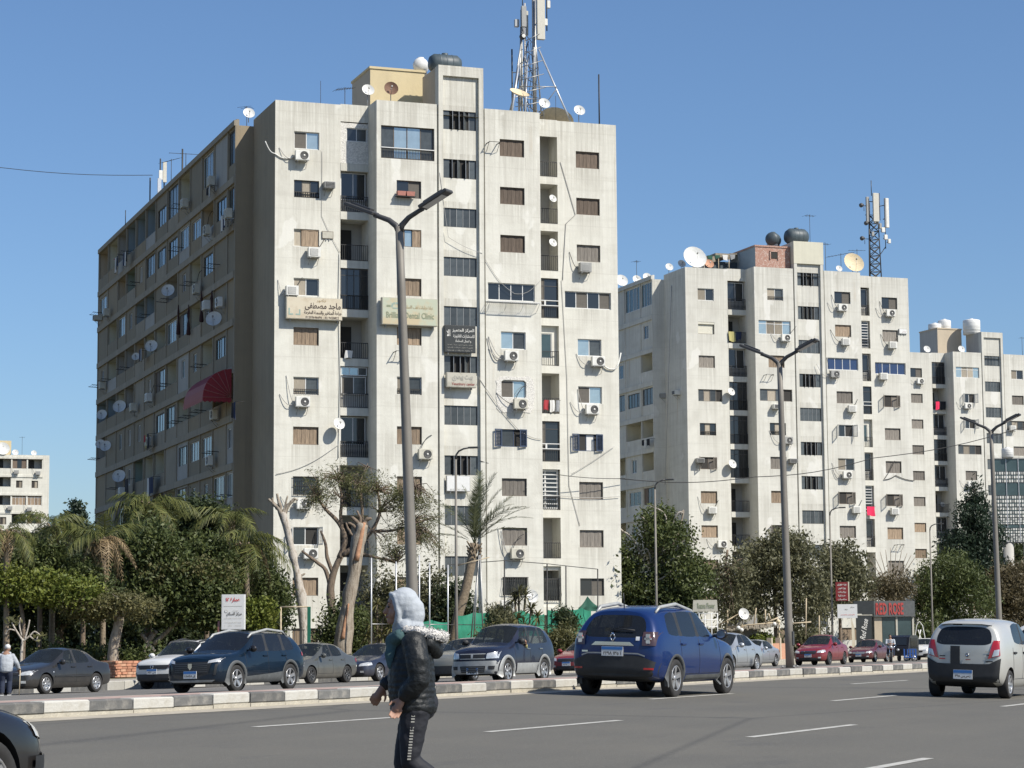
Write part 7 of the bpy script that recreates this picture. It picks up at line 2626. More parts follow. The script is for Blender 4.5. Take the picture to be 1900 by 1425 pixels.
# ------------------------------------------------------------------ flower stall and its shack
c = spot(1308, 49.0)
s_ = FPX / c.y
fs_ = thing('stall_sign', 'weathered white flower stall board on a white wire rack', 'sign', (c.x, c.y, GARDEN_Z), 0)
o0 = Vector((c.x, c.y, GARDEN_Z))
a, d = at(1285, 1135, c.y) - o0, at(1330, 1113, c.y) - o0
b = MB()
b.add([(a.x, -0.06, a.z), (d.x + 0.05, -0.06, a.z), (d.x, -0.06, d.z), (a.x + 0.05, -0.06, d.z), (a.x, 0.06, a.z), (d.x + 0.05, 0.06, a.z), (d.x, 0.06, d.z), (a.x + 0.05, 0.06, d.z)],
  [(0, 1, 2, 3), (7, 6, 5, 4), (0, 4, 5, 1), (1, 5, 6, 2), (2, 6, 7, 3), (3, 7, 4, 0)], 'sign_stone')
b.build('panel', fs_)
text('lettering', 'Rozana Flower', 'ink_green', fs_, (d.x - a.x) * 0.72, 0.34, ((a.x + d.x) / 2 + 0.08, -0.066, (a.z + d.z) / 2), bold=0.02)
for px in (1287, 1297, 1308, 1320, 1331):
 q = at(px, 1137, c.y) - o0
 post_obj(fs_, 'post', (q.x, 0, 0), (q.x, 0, q.z), 0.03, 'iron_white')
for y in (1138, 1150, 1163):
 q0, q1 = at(1287, y, c.y) - o0, at(1331, y, c.y) - o0
 post_obj(fs_, 'rail', q0, q1, 0.03, 'iron_white')

c = spot(1400, 51.0)
sk = thing('flower_stall', 'ramshackle stall of poles, thatch and sheeting behind the silver saloon', 'stall', (c.x, c.y, GARDEN_Z), 0)
o0 = Vector((c.x, c.y, GARDEN_Z))
G = lambda px, py, dy=0.0: at(px, py, c.y + dy) - o0
for x0, y0, x1, y1 in ((1350, 1215, 1350, 1132), (1378, 1215, 1378, 1150), (1398, 1165, 1403, 1128), (1420, 1160, 1420, 1131), (1430, 1150, 1426, 1138), (1495, 1180, 1496, 1110), (1520, 1185, 1520, 1142), (1445, 1215, 1446, 1155)):
 post_obj(sk, 'pole', G(x0, y0), G(x1, y1), 0.045, 'wood_pale')
for x0, y0, x1, y1 in ((1333, 1160, 1370, 1140), (1370, 1140, 1392, 1140), (1350, 1163, 1440, 1155), (1420, 1156, 1444, 1146), (1350, 1166, 1385, 1160), (1455, 1158, 1505, 1154)):
 post_obj(sk, 'beam', G(x0, y0, -0.3), G(x1, y1, -0.3), 0.05, 'wood_pale')
b = MB()
p0, p1, p2, p3 = G(1348, 1168, -1), G(1448, 1160, -1), G(1448, 1155, 2.2), G(1348, 1160, 2.2)
for k in range(24):
 s0, s1 = k / 24, (k + 0.9) / 24
 u0, u1 = p0.lerp(p1, s0), p0.lerp(p1, s1)
 w0_, w1b = p3.lerp(p2, s0), p3.lerp(p2, s1)
 j = random.uniform(-0.06, 0.06)
 dn = Vector((0, 0, -0.1))
 up = Vector((0, 0, j))
 b.add([u0 + up, u1 + up, w1b + up, w0_ + up, u0 + up + dn, u1 + up + dn, w1b + up + dn, w0_ + up + dn], [(0, 1, 2, 3), (4, 7, 6, 5), (0, 4, 5, 1), (1, 5, 6, 2), (3, 2, 6, 7), (0, 3, 7, 4)], 'wood_old')
b.build('thatch', sk)
b = MB()
b.add([G(1345, 1145, 1), G(1405, 1140, 1), G(1405, 1215, 1), G(1345, 1215, 1)], [(0, 1, 2, 3)], 'plaster_grey')
b.build('sheeting', sk)
q = G(1377, 1153)
dish(o0 + Vector((q.x, -0.5, q.z)), 0.38, (0.35, -0.9, 0.25), 'white dish with faint lettering on the flower stall', mast=0.45)
for k, (px, py, m) in enumerate(((1444, 1153, 'dish_tan'), (1437, 1158, 'cloth_white'), (1376, 1169, 'cloth_white'), (1370, 1165, 'dish_white'))):
 q = G(px, py, -1.0)
 b = MB()
 b.lathe([(0.02, -0.14), (0.11, -0.09), (0.14, 0.0), (0.11, 0.09), (0.02, 0.14)], m, 12, c=(0, 0, 0))
 tag(b.build('stall_globe', None, o0 + q), ['tan globe at the right end of the stall', 'upper white globe on the stall', 'lower white globe hanging from the stall', 'small globe beside the stall pole'][k], 'globe', 'globes hung on the flower stall')  # plain hanging balls, they give no light
c = spot(1447, 47.6)
lw = thing('low_wall', 'short orange-brown wall with posts left of the red saloon', 'wall', (c.x, c.y, GARDEN_Z), RD.rz)
b = MB()
b.box(-1.6, 1.6, 0, 0.2, 0, 1.0, 'dish_orange')
b.build('panel', lw)
for x in (-1.65, 0.0, 1.65):
 b = MB()
 b.box(x - 0.11, x + 0.11, -0.06, 0.26, 0, 1.35, 'plaster_tan')
 b.build('post', lw)

# ------------------------------------------------------------------ flower shop kiosk
c = spot(1648, 49.6)
s_ = FPX / c.y
kk = thing('kiosk', 'small grey flower shop with dark fascia and red capital letters', 'kiosk', (c.x, c.y, GARDEN_Z), 0.10)
o0 = Vector((c.x, c.y, GARDEN_Z))
xl, xr = -26 / s_, 51 / s_
z0, z1, zg = at(1648, 1144, c.y).z - GARDEN_Z, at(1648, 1115, c.y).z - GARDEN_Z, 0.0
D_ = 3.6
b = MB()
b.box(xl + 0.06, xr - 0.06, 0.15, D_, 0, z0, 'sign_grey')
b.box(xl + 0.02, xr - 0.02, 0.1, D_ + 0.05, z1 - 0.06, z1 - 0.02, 'sign_grey')
b.build('shell', kk)
b = MB()
b.box(xl, xr, -0.12, 0.0, z0, z1, 'trim_grey')
b.build('fascia', kk)
b = MB()
b.box(xl, xl + 0.08, 0.0, D_, z0, z1, 'sign_black')
b.build('side_fascia', kk)
text('lettering', 'RED ROSE', 'letters_red', kk, (xr - xl) * 0.68, (z1 - z0) * 0.78, (xl + (xr - xl) * 0.38, -0.126, (z0 + z1) / 2), ext=0.03, bold=0.03)
for i in range(3):
 x0_ = xl + 0.06 + (xr - xl - 0.12) * (0.0, 0.2, 0.57)[i]
 x1_ = xl + 0.06 + (xr - xl - 0.12) * (0.19, 0.55, 0.95)[i]
 b = MB()
 b.box(x0_, x1_, 0.09, 0.13, 0.05, z0 - 0.05, 'plaster_tan' if i == 0 else 'glass_teal')
 b.build('wall_panel' if i == 0 else 'shop_window', kk)
for x in (xl + (xr - xl) * 0.56, xr - 0.12):
 b = MB()
 b.box(x - 0.07, x + 0.07, 0.02, 0.14, 0, z0, 'sign_stone')
 b.build('pilaster', kk)
b = MB()
b.box(xl - 0.02, xl + 0.06, 0.4, 2.9, 0.0, z0 - 0.02, 'sign_black')
b.build('side_board', kk)
text('lettering', 'Red Rose', 'ink_white', kk, z0 * 0.72, 1.0, (xl - 0.025, 1.5, z0 * 0.48), rot=(math.pi / 2, -math.pi / 2, -math.pi / 2), ext=0.012, shear=0.3, bold=0.01)
# free-standing dark side banner facing the road
c = spot(1603, 48.8)
sb = thing('banner_stand', 'tall dark banner with white script beside the flower shop', 'sign', (c.x, c.y, GARDEN_Z), 0.06)
w = 28 / (FPX / c.y)
hB = at(1603, 1142, c.y).z - GARDEN_Z
b = MB()
b.box(-w / 2, w / 2, -0.03, 0.03, 0.05, hB, 'sign_black')
b.build('panel', sb)
b = MB()
b.box(-w / 2 - 0.02, w / 2 + 0.1, -0.05, 0.05, hB, hB + 0.06, 'sign_stone')
b.build('top_rail', sb)
text('lettering', 'Red Rose', 'ink_white', sb, hB * 0.52, w * 0.36, (0.02, -0.035, hB * 0.66), rot=(math.pi / 2, -math.pi / 2 + 0.18, 0), shear=0.4, bold=0.015)
b = MB()
b.add([(-w / 2 - 0.3, 0.0, 0.05), (-w / 2 - 0.08, 0.0, 0.05), (-w / 2 - 0.12, 0.0, hB * 0.7), (-w / 2 - 0.34, 0.0, hB * 0.95)], [(0, 1, 2, 3)], 'sign_cream')
b.build('pennant', sb)
# dark fascia block above the banner
b = MB()
b.box(-w / 2 - 0.1, w / 2 + 0.25, 0.06, 0.3, hB + 0.12, hB + 1.05, 'sign_black')
b.build('header', sb)

c = spot(1707, 48.3)
ar = thing('wire_arch', 'white wire flower arch with crossed tendrils right of the shop', 'arch', (c.x, c.y, GARDEN_Z), 0)
s_ = FPX / c.y
b = MB()
wA, hA = 9 / s_, at(1707, 1153, c.y).z - GARDEN_Z
b.tube([(-wA * 1.1, 0, 0), (-wA, 0, hA * 0.55), (-wA * 0.6, 0, hA * 0.88), (0, 0, hA), (wA * 0.6, 0, hA * 0.88), (wA, 0, hA * 0.55), (wA * 1.15, 0, 0)], 0.035, 'iron_white', 6)
b.build('hoop', ar)
for k in range(7):
 b = MB()
 a = random.uniform(-0.8, 0.8)
 b.tube([(wA * a, 0, 0), (wA * -a * 0.8, 0, hA * 0.35), (wA * a * 0.5, 0, hA * 0.75)], 0.02, 'iron_white', 5)
 b.build('tendril', ar)

# ------------------------------------------------------------------ signboards on the slim lamp
c = spot(1545, 46.8)
for x0, x1, y0, y1, m, ink, lab, words in ((1551, 1573, 1080, 1115, 'sign_red', 'ink_white', 'upright dark red signboard high on the slim lamp', ('ورد جورى', 'وزهور', 'بوكيهات', 'هدايا', 'مناسبات')),
           (1554, 1590, 1121, 1147, 'sign_white', 'ink_red', 'white board with red line below the red signboard', ('مركز', 'عيادة', 'علاج طبيعى وتخسيس'))):
 p0, p1 = at(x0, y1, c.y - 0.25), at(x1, y0, c.y - 0.25)
 t = thing('lamp_sign', lab, 'sign', (p0.x, p0.y, p0.z), -0.05)
 w, h = p1.x - p0.x, p1.z - p0.z
 b = MB()
 b.box(0, w, -0.06, 0.06, 0, h, m)
 b.build('panel', t)
 for f_ in (0.2, 0.8):
  b = MB()
  b.box(-0.02, 0.02, 0.06, 0.25, h * f_, h * (f_ + 0.05), 'steel')
  b.build('bracket', t)
 if m == 'sign_red':
  b = MB()
  b.box(w, w + 0.08, -0.07, 0.07, -0.02, h + 0.02, 'sign_cream')
  b.build('edge_strip', t)
 n = len(words)
 for k, wd in enumerate(words):
  f = h * (0.86 - 0.78 * k / max(1, n - 1)) if m == 'sign_red' else h * (0.78, 0.62, 0.24)[k]
  text('lettering', arabic(wd), 'ink_black' if (m != 'sign_red' and k < 2) else ink, t, w * ((0.72, 0.6, 0.66, 0.6, 0.7)[k] if m == 'sign_red' else (0.2, 0.16, 0.72)[k]), h * (0.12 if m == 'sign_red' else 0.1), (w * (0.5 if m == 'sign_red' else (0.75, 0.45, 0.52)[k]), -0.066, f), bold=0.02)

# ------------------------------------------------------------------ glazed panel structure at the right edge
c = spot(1880, 47.5)
Yb = 238.0
P0, P1 = at(1847, 1006, Yb), at(1935, 851, Yb)
gb_ = thing('glazed_hoarding', 'large grey glazed hoarding with latticed rows at the right edge', 'hoarding', (P0.x, P0.y, GARDEN_Z), 0.05)
w, zl, zh = P1.x - P0.x, P0.z - GARDEN_Z, P1.z - GARDEN_Z
b = MB()
b.box(0, w, 0.1, 0.5, zl, zh, 'sign_grey')
b.build('backing', gb_)
b = MB()
b.box(-0.06, 0.06, -0.05, 0.5, zl - 0.05, zh + 0.1, 'sign_grey')
b.box(0.06, w, -0.05, 0.5, zh, zh + 0.12, 'sign_grey')
b.box(0.06, w, -0.05, 0.5, zl - 0.08, zl, 'pole_dark')
b.build('frame', gb_)
nx, hz = 4, [0, 0.07, 0.17, 0.21, 0.29, 0.42, 0.56, 0.71, 0.85, 1.0]
for r in range(len(hz) - 1):
 za, zb_ = zl + (zh - zl) * hz[r], zl + (zh - zl) * hz[r + 1]
 for k in range(nx):
  xa, xb = 0.06 + (w - 0.06) * k / nx, 0.06 + (w - 0.06) * (k + 1) / nx
  b = MB()
  b.box(xa + 0.03, xb - 0.03, 0.04, 0.07, za + 0.03, zb_ - 0.03, 'glass_teal')
  pn = b.build('pane', gb_)
  if r in (0, 1, 3, 5, 7) or r == 4:
   b = MB()
   for i in range(5):
    x = xa + (xb - xa) * (i + 0.5) / 5
    for j in range(3):
     z = za + (zb_ - za) * (j + 0.5) / 3
     b.box(x - 0.09, x + 0.07, -0.02, 0.03, z - 0.1 * (zb_ - za), z + 0.12 * (zb_ - za), 'ac_grey' if (i + j) % 3 == 0 else 'ac_white')
   b.build('lattice', pn, kind='stuff')
for k in range(1, nx):
 b = MB()
 b.box(0.06 + (w - 0.06) * k / nx - 0.03, 0.06 + (w - 0.06) * k / nx + 0.03, -0.045, 0.06, zl, zh, 'steel_light')
 b.build('mullion', gb_)
for x in (1.5, 3.4):
 b = MB()
 b.cyl((x, 0.5, 0), (x, 0.5, zl), 0.55 if x < 2 else 0.3, 'plaster_grey', n=14)
 b.build('column', gb_)
tank(gb_.location + Vector((1.6, 0.3, zh + 0.12)), 0, 0.6, 1.05, 'tank_white', 'white drum standing on the glazed hoarding', True)

# ------------------------------------------------------------------ vehicles
from mathutils.bvhtree import BVHTree

# stations from nose to tail: x low, x high, zb, z shoulder, z rail, z top, half width, shoulder hw, rail hw
SEDAN = [(2.24, 2.22, .22, .60, .66, .68, .66, .62, .50), (2.08, 2.06, .18, .70, .76, .79, .80, .76, .62), (1.40, 1.40, .17, .82, .87, .91, .845, .80, .66), (1.00, .98, .17, .90, .935, .975, .85, .80, .66),
   (.62, .12, .17, .925, 1.355, 1.42, .85, .79, .555), (-.10, -.14, .17, .94, 1.385, 1.45, .85, .79, .57), (-.19, -.21, .17, .94, 1.385, 1.45, .85, .79, .57),
   (-1.02, -.92, .17, .955, 1.345, 1.42, .85, .78, .55), (-1.28, -1.06, .18, .965, 1.31, 1.385, .845, .77, .54), (-1.62, -1.66, .19, .96, .995, 1.03, .83, .755, .60), (-2.10, -2.10, .24, .955, .985, 1.015, .80, .73, .58), (-2.25, -2.22, .28, .88, .93, .95, .70, .66, .52)]
SEDAN_G = dict(side=((4, 5), (6, 7)), pillar=((5, 6),), screen=3, rear=8)
SUV = [(2.16, 2.12, 0.26, 0.82, 0.88, 0.92, 0.72, 0.68, 0.56), (2.02, 1.98, 0.22, 0.9, 0.96, 1.0, 0.84, 0.79, 0.66), (1.45, 1.45, 0.22, 0.98, 1.03, 1.07, 0.89, 0.83, 0.7), (1.02, 1.0, 0.22, 1.03, 1.07, 1.12, 0.9, 0.83, 0.7), (0.68, 0.25, 0.22, 1.05, 1.53, 1.6, 0.9, 0.845, 0.665), (-0.08, -0.12, 0.22, 1.07, 1.56, 1.645, 0.9, 0.845, 0.687), (-0.18, -0.2, 0.22, 1.07, 1.56, 1.645, 0.9, 0.845, 0.687), (-0.95, -0.95, 0.22, 1.08, 1.55, 1.635, 0.9, 0.839, 0.681), (-1.06, -1.06, 0.22, 1.085, 1.545, 1.63, 0.9, 0.834, 0.676), (-1.62, -1.5, 0.24, 1.1, 1.52, 1.605, 0.885, 0.824, 0.659), (-1.98, -1.74, 0.27, 1.09, 1.49, 1.58, 0.86, 0.809, 0.643), (-2.16, -1.88, 0.32, 1.05, 1.45, 1.54, 0.8, 0.762, 0.61)]
SUV_G = dict(side=((4, 5), (6, 7), (8, 9)), pillar=((5, 6), (7, 8)), screen=3, rear=None)
HATCH = [(1.74, 1.7, 0.24, 0.7, 0.76, 0.79, 0.62, 0.58, 0.48), (1.6, 1.58, 0.2, 0.8, 0.86, 0.89, 0.7, 0.66, 0.56), (1.15, 1.15, 0.18, 0.9, 0.95, 0.99, 0.735, 0.69, 0.58), (0.8, 0.78, 0.18, 0.96, 1.0, 1.04, 0.74, 0.69, 0.585), (0.52, 0.12, 0.18, 0.975, 1.375, 1.44, 0.74, 0.719, 0.593), (-0.12, -0.15, 0.18, 0.99, 1.41, 1.475, 0.74, 0.719, 0.61), (-0.2, -0.22, 0.18, 0.99, 1.41, 1.475, 0.74, 0.719, 0.61), (-0.86, -0.82, 0.18, 1.02, 1.4, 1.465, 0.74, 0.714, 0.605), (-1.0, -0.98, 0.19, 1.03, 1.395, 1.46, 0.74, 0.709, 0.599), (-1.4, -1.3, 0.2, 1.03, 1.37, 1.44, 0.73, 0.698, 0.588), (-1.6, -1.46, 0.24, 1.02, 1.345, 1.42, 0.715, 0.688, 0.576), (-1.74, -1.56, 0.3, 0.98, 1.31, 1.39, 0.67, 0.651, 0.554)]
HATCH_G = dict(side=((4, 5), (6, 7)), pillar=((5, 6),), screen=3, rear=None)


def car_body(st, g, paint, glass, sx, sy, sz, wheels, wr, arch=0.05, bulge=(0.10, 0.07), cladding=None):
 """Smooth closed body from stations, wheel wells cut out, glass areas marked."""
 ML = [paint, glass, 'trim_black', 'black_plastic']
 V, F, MI, CR = [], [], [], {}
 R = 7
 ring = []
 for (x, xt, zb, zs, zr, zt, w, wb, wrr) in st:
  zm = zb + (zs - zb) * 0.55
  half = [(x, w * .86, zb), (x, w * .975, zb + .10), (x, w, zm), (x, wb, zs), (xt, wrr, zr), (xt, wrr * .58, zt), (xt, 0, zt + .012)]
  idx = []
  for (a, b, c) in half:
   idx.append(len(V))
   V.append((a * sx, b * sy, c * sz))
  for (a, b, c) in reversed(half[:-1]):
   idx.append(len(V))
   V.append((a * sx, -b * sy, c * sz))
  ring.append(idx)
 n = len(st)

 def glassy(i, j):
  jj = j if j < 6 else 11 - j
  if jj == 3 and any(a == i for a, b in g['side']):
   return 1
  if jj == 3 and any(a == i for a, b in g['pillar']):
   return 2
  if jj in (4, 5) and i == g['screen']:
   return 1
  if jj in (4, 5) and g['rear'] is not None and i == g['rear']:
   return 1
  return 0
 for i in range(n - 1):
  for j in range(12):
   F.append((ring[i][j], ring[i + 1][j], ring[i + 1][j + 1], ring[i][j + 1]))
   MI.append(glassy(i, j))
  F.append((ring[i][12], ring[i + 1][12], ring[i + 1][0], ring[i][0]))
  MI.append(2)
 fr = [-1, -.84, -.42, 0, .42, .84, 1]
 for end, bl in ((0, bulge[0]), (n - 1, -bulge[1])):
  rows = []
  for j in range(6):
   L_, R_ = ring[end][j], ring[end][12 - j]
   a, b = V[L_], V[R_]
   row = [L_]
   for q in fr[1:-1]:
    row.append(len(V))
    yy = -q * a[1]
    V.append((a[0] + bl * (1 - q * q) * (1.0 if j < 4 else 0.55), yy, a[2] + (0.02 * (1 - q * q) if j >= 4 else 0)))
   row.append(R_)
   rows.append(row)
  for j in range(5):
   for k in range(6):
    f = (rows[j][k], rows[j][k + 1], rows[j + 1][k + 1], rows[j + 1][k])
    m = 0
    if end and g['rear'] is None and j == 3 and 0 < k < 5:
     m = 1
    if j == 0:
     m = 2 if cladding is None else 0
    F.append(f if end else tuple(reversed(f)))
    MI.append(m)
  top = rows[5] + [ring[end][6]]
  F.append(tuple(top) if not end else tuple(top))
  MI.append(0)
  bot = (rows[0][0], rows[0][1], rows[0][2], rows[0][3], rows[0][4], rows[0][5], rows[0][6])
  F.append(bot)
  MI.append(2)
 me = bpy.data.meshes.new('body')
 me.from_pydata(V, [], F)
 for m in ML:
  me.materials.append(MATS[m])
 me.polygons.foreach_set('material_index', MI)
 me.polygons.foreach_set('use_smooth', [True] * len(F))
 me.update()
 import bmesh
 bm = bmesh.new()
 bm.from_mesh(me)
 bmesh.ops.recalc_face_normals(bm, faces=bm.faces)
 cl = bm.edges.layers.float.get('crease_edge') or bm.edges.layers.float.new('crease_edge')
 for e in bm.edges:
  ms = {f.material_index for f in e.link_faces}
  if len(ms) > 1 and 1 in ms:
   e[cl] = 0.75
  elif len(ms) > 1:
   e[cl] = 0.4
  else:
   z = sum(v.co.z for v in e.verts) / 2
   if all(abs(v.co.y) > 0.3 for v in e.verts) and abs(e.verts[0].co.x - e.verts[1].co.x) > 0.1 and 0.5 < z < 1.15 * sz:
    e[cl] = 0.25
 bm.to_mesh(me)
 bm.free()
 o = bpy.data.objects.new('body', me)
 SCR.collection.objects.link(o)
 sm = o.modifiers.new('s', 'SUBSURF')
 sm.levels = sm.render_levels = 2
 cut = MB()
 for wx in wheels:
  for s in (-1, 1):
   y0, y1 = (0.45 * sy, 1.2) if s > 0 else (-1.2, -0.45 * sy)
   cut.lathe([(0.001, y0), (wr + arch, y0), (wr + arch, y1), (0.001, y1)], 'trim_black', 28, axis='y', c=(wx, 0, wr + 0.01), smooth=False)
 cme = bpy.data.meshes.new('cut')
 cme.from_pydata(cut.v, [], cut.f)
 for m in ML:
  cme.materials.append(MATS[m])
 cme.polygons.foreach_set('material_index', [3] * len(cut.f))
 cme.update()
 bm = bmesh.new()
 bm.from_mesh(cme)
 bmesh.ops.remove_doubles(bm, verts=bm.verts, dist=0.002)
 bmesh.ops.recalc_face_normals(bm, faces=bm.faces)
 bm.to_mesh(cme)
 bm.free()
 co = bpy.data.objects.new('cut', cme)
 SCR.collection.objects.link(co)
 bo = o.modifiers.new('b', 'BOOLEAN')
 bo.operation = 'DIFFERENCE'
 bo.solver = 'EXACT'
 bo.object = co
 out = settle(o)
 bpy.data.objects.remove(o)
 bpy.data.objects.remove(co)
 bpy.data.meshes.remove(me)
 bpy.data.meshes.remove(cme)
 return out, ML


def split_mesh(me, ML, par, names):
 """Give every material region of the body its own mesh; glass falls apart into single windows."""
 nv = len(me.vertices)
 co = np.zeros(nv * 3)
 me.vertices.foreach_get('co', co)
 co = co.reshape(-1, 3)
 polys = [(p.material_index, tuple(p.vertices)) for p in me.polygons]
 for k, m in enumerate(ML):
  fs = [v for i, v in polys if i == k]
  if not fs:
   continue
  groups = [fs]
  if m.startswith('glass') or names[k] == 'wheel_well':
   par_ = {}

   def find(a):
    while par_.setdefault(a, a) != a:
     par_[a] = par_[par_[a]]
     a = par_[a]
    return a
   for f in fs:
    for q in f[1:]:
     par_[find(q)] = find(f[0])
   gs = {}
   for f in fs:
    gs.setdefault(find(f[0]), []).append(f)
   groups = list(gs.values())
  for gf in groups:
   used = sorted({q for f in gf for q in f})
   mp = {q: i for i, q in enumerate(used)}
   b = MB()
   b.add([co[q] for q in used], [tuple(mp[q] for q in f) for f in gf], m, True)
   me2 = b.mesh(names[k])
   me2.set_sharp_from_angle(angle=0.6)
   obj(names[k], me2, par)


def tyre_and_rim(par, x, y, r, w, style, side):
 t = bpy.data.objects.new('wheel', None)
 COL.objects.link(t)
 t.parent = par
 t.location = (x, y, r)

 def tm():
  b = MB()
  h = w / 2
  b.lathe([(r * .66, -h * .8), (r * .76, -h * .98), (r * .93, -h * .98), (r * .985, -h * .8), (r, -h * .5), (r, h * .5), (r * .985, h * .8), (r * .93, h * .98), (r * .76, h * .98), (r * .66, h * .8)], 'tyre', 32, axis='y')
  return b.mesh('tyre')

 def rm():
  b = MB()
  h = w / 2
  mm, ns, sw, dark = style
  b.lathe([(r * .68, -h * .82), (r * .655, -h * .9), (r * .62, -h * .8), (r * .6, 0.0), (0.001, 0.01)], 'rim_dark' if dark else mm, 28, axis='y')
  b.lathe([(0.001, -h * .72), (r * .15, -h * .7), (r * .17, -h * .4)], mm, 16, axis='y')
  for k in range(ns):
   a = 2 * math.pi * k / ns
   T = Matrix.Rotation(a, 4, 'Y')
   b.add([(-sw * r * .6, -h * .66, r * .1), (sw * r * .6, -h * .66, r * .1), (sw * r, -h * .84, r * .645), (-sw * r, -h * .84, r * .645),
     (-sw * r * .6, -h * .3, r * .1), (sw * r * .6, -h * .3, r * .1), (sw * r, -h * .45, r * .645), (-sw * r, -h * .45, r * .645)],
     [(0, 1, 2, 3), (0, 4, 5, 1), (1, 5, 6, 2), (2, 6, 7, 3), (3, 7, 4, 0)], mm, False, T)
  b.lathe([(r * .665, -h * .88), (r * .645, -h * .95), (r * .615, -h * .86)], mm, 28, axis='y')
  return b.mesh('rim')
 for nm, me in (('tyre', cached(('ty', round(r, 3), w), tm)), ('rim', cached(('ri', round(r, 3), w, style), rm))):
  o = obj(nm, me, t)
  if side > 0:
   o.rotation_euler = (0, 0, math.pi)
 return t


class Car:
 def __init__(s, name, label, kind, paint, px=None, p=None, heading=-1, tp=None, L=None, W=None, H=None, wb=None, wr=0.31, fo=None, glass='glass_car', rim=('rim', 5, .12, True), seat='seat_grey', arch=0.05,
     bulge=(0.10, 0.07), group='cars on the road', yaw=0.0, lift=0.0, cladding=None, scale=1.0, steer=0.0):
  st, g, l0, w0, h0 = {'sedan': (SEDAN, SEDAN_G, 4.68, 1.70, 1.465), 'suv': (SUV, SUV_G, 4.48, 1.80, 1.66), 'hatch': (HATCH, HATCH_G, 3.62, 1.48, 1.49)}[kind]
  L, W, H = L or l0, W or w0, H or h0
  s.L, s.W, s.H, s.r = L, W, H, wr
  sx, sy, sz = L / l0, W / w0, H / h0
  if tp is not None:
   q = RD.world(tp[0], tp[1], road_z(tp[1]))
   p = tp[1]
  else:
   q = spot(px, p)
  rz = RD.rz + (0 if heading > 0 else math.pi) + yaw
  s.t = thing(name, label, 'car', q, rz, group)
  slope = 0.028 if p < 18.5 else -0.021
  s.t.rotation_euler = (Matrix.Rotation(rz, 4, 'Z') @ Matrix.Rotation(slope * (1 if heading > 0 else -1), 4, 'X')).to_euler()
  s.t.scale = (scale,) * 3
  wb = wb or L * .575
  fo = fo if fo is not None else (L - wb) * .46
  s.xf, s.xr = L / 2 - fo, L / 2 - fo - wb
  me, ML = car_body(st, g, paint, glass, sx, sy, sz, (s.xf, s.xr), wr, arch, bulge, cladding)
  co = np.zeros(len(me.vertices) * 3)
  me.vertices.foreach_get('co', co)
  co = co.reshape(-1, 3)
  co[:, 2] += lift
  me.vertices.foreach_set('co', co.ravel())
  s.bvh = BVHTree.FromPolygons([tuple(c) for c in co], [tuple(p_.vertices) for p_ in me.polygons])
  split_mesh(me, ML, s.t, ['body', 'window', 'underbody', 'wheel_well'])
  bpy.data.meshes.remove(me)
  tw = W / 2 - 0.115
  for x in (s.xf, s.xr):
   for sd in (-1, 1):
    w_ = tyre_and_rim(s.t, x, sd * tw, wr, 0.2, rim, sd)
    if x == s.xf and steer:
     w_.rotation_euler = (0, 0, steer)
  b = MB()
  fz = 0.30 * sz
  b.box(s.xr + .2, s.xf - .25, -W * .4, W * .4, fz - .03, fz, 'seat_grey')
  b.build('cabin_floor', s.t)
  for x, yy in ((.12 * sx, .36), (.12 * sx, -.36)):
   b = MB()
   y0 = yy * sy
   b.box(x - .25, x + .25, y0 - .23, y0 + .23, fz, fz + .26, seat, bev=.04)
   b.box(x - .38, x - .2, y0 - .23, y0 + .23, fz + .2, fz + .74 * sz, seat, bev=.05)
   b.box(x - .39, x - .27, y0 - .12, y0 + .12, fz + .76 * sz, fz + .95 * sz, seat, bev=.03)
   b.build('seat', s.t)
  b = MB()
  xb = -.75 * sx
  b.box(xb - .25, xb + .25, -.6 * sy, .6 * sy, fz, fz + .27, seat, bev=.04)
  b.box(xb - .42, xb - .2, -.6 * sy, .6 * sy, fz + .2, fz + .72 * sz, seat, bev=.05)
  b.build('rear_seat', s.t)
  b = MB()
  b.box(.62 * sx, .95 * sx, -.62 * sy, .62 * sy, fz + .3, (.90 if kind != 'suv' else 1.02) * sz, 'black_plastic', bev=.05)
  b.build('dashboard', s.t)

 def hitp(s, o, d):
  h = s.bvh.ray_cast(Vector(o), Vector(d))
  return h[0], h[1]

 def surf(s, a, b_, ax, off=0.006):
  """Point on the body: ax '+y','-y' from the side at (x,z); '+x','-x' front/rear at (y,z); '+z' top at (x,y)."""
  sg = 1 if ax[0] == '+' else -1
  if ax[1] == 'y':
   o, d = (a, 3 * sg, b_), (0, -sg, 0)
  elif ax[1] == 'x':
   o, d = (5 * sg, a, b_), (-sg, 0, 0)
  else:
   o, d = (a, b_, 4), (0, 0, -1)
  h, n = s.hitp(o, d)
  if h is None:
   return None
  return h - Vector(d) * off

 def patch(s, name, lo, hi, ax, m, nu=8, nv=4, off=0.008, parent=None):
  """A panel that follows the body between two edge curves (lists of 2-D points)."""
  def lerp_curve(c, t):
   q = t * (len(c) - 1)
   i = min(int(q), len(c) - 2)
   f = q - i
   return (c[i][0] + (c[i + 1][0] - c[i][0]) * f, c[i][1] + (c[i + 1][1] - c[i][1]) * f)
  vs, ok = [], True
  last = None
  for j in range(nv + 1):
   for i in range(nu + 1):
    a, b_ = lerp_curve(lo, i / nu), lerp_curve(hi, i / nu)
    t = j / nv
    q = s.surf(a[0] + (b_[0] - a[0]) * t, a[1] + (b_[1] - a[1]) * t, ax, off)
    if q is None:
     q = last
    if q is None:
     return None
    last = q
    vs.append(q)
  fs = [(j * (nu + 1) + i, j * (nu + 1) + i + 1, (j + 1) * (nu + 1) + i + 1, (j + 1) * (nu + 1) + i) for j in range(nv) for i in range(nu)]
  b = MB()
  b.add(vs, fs, m, True)
  return b.build(name, parent or s.t)

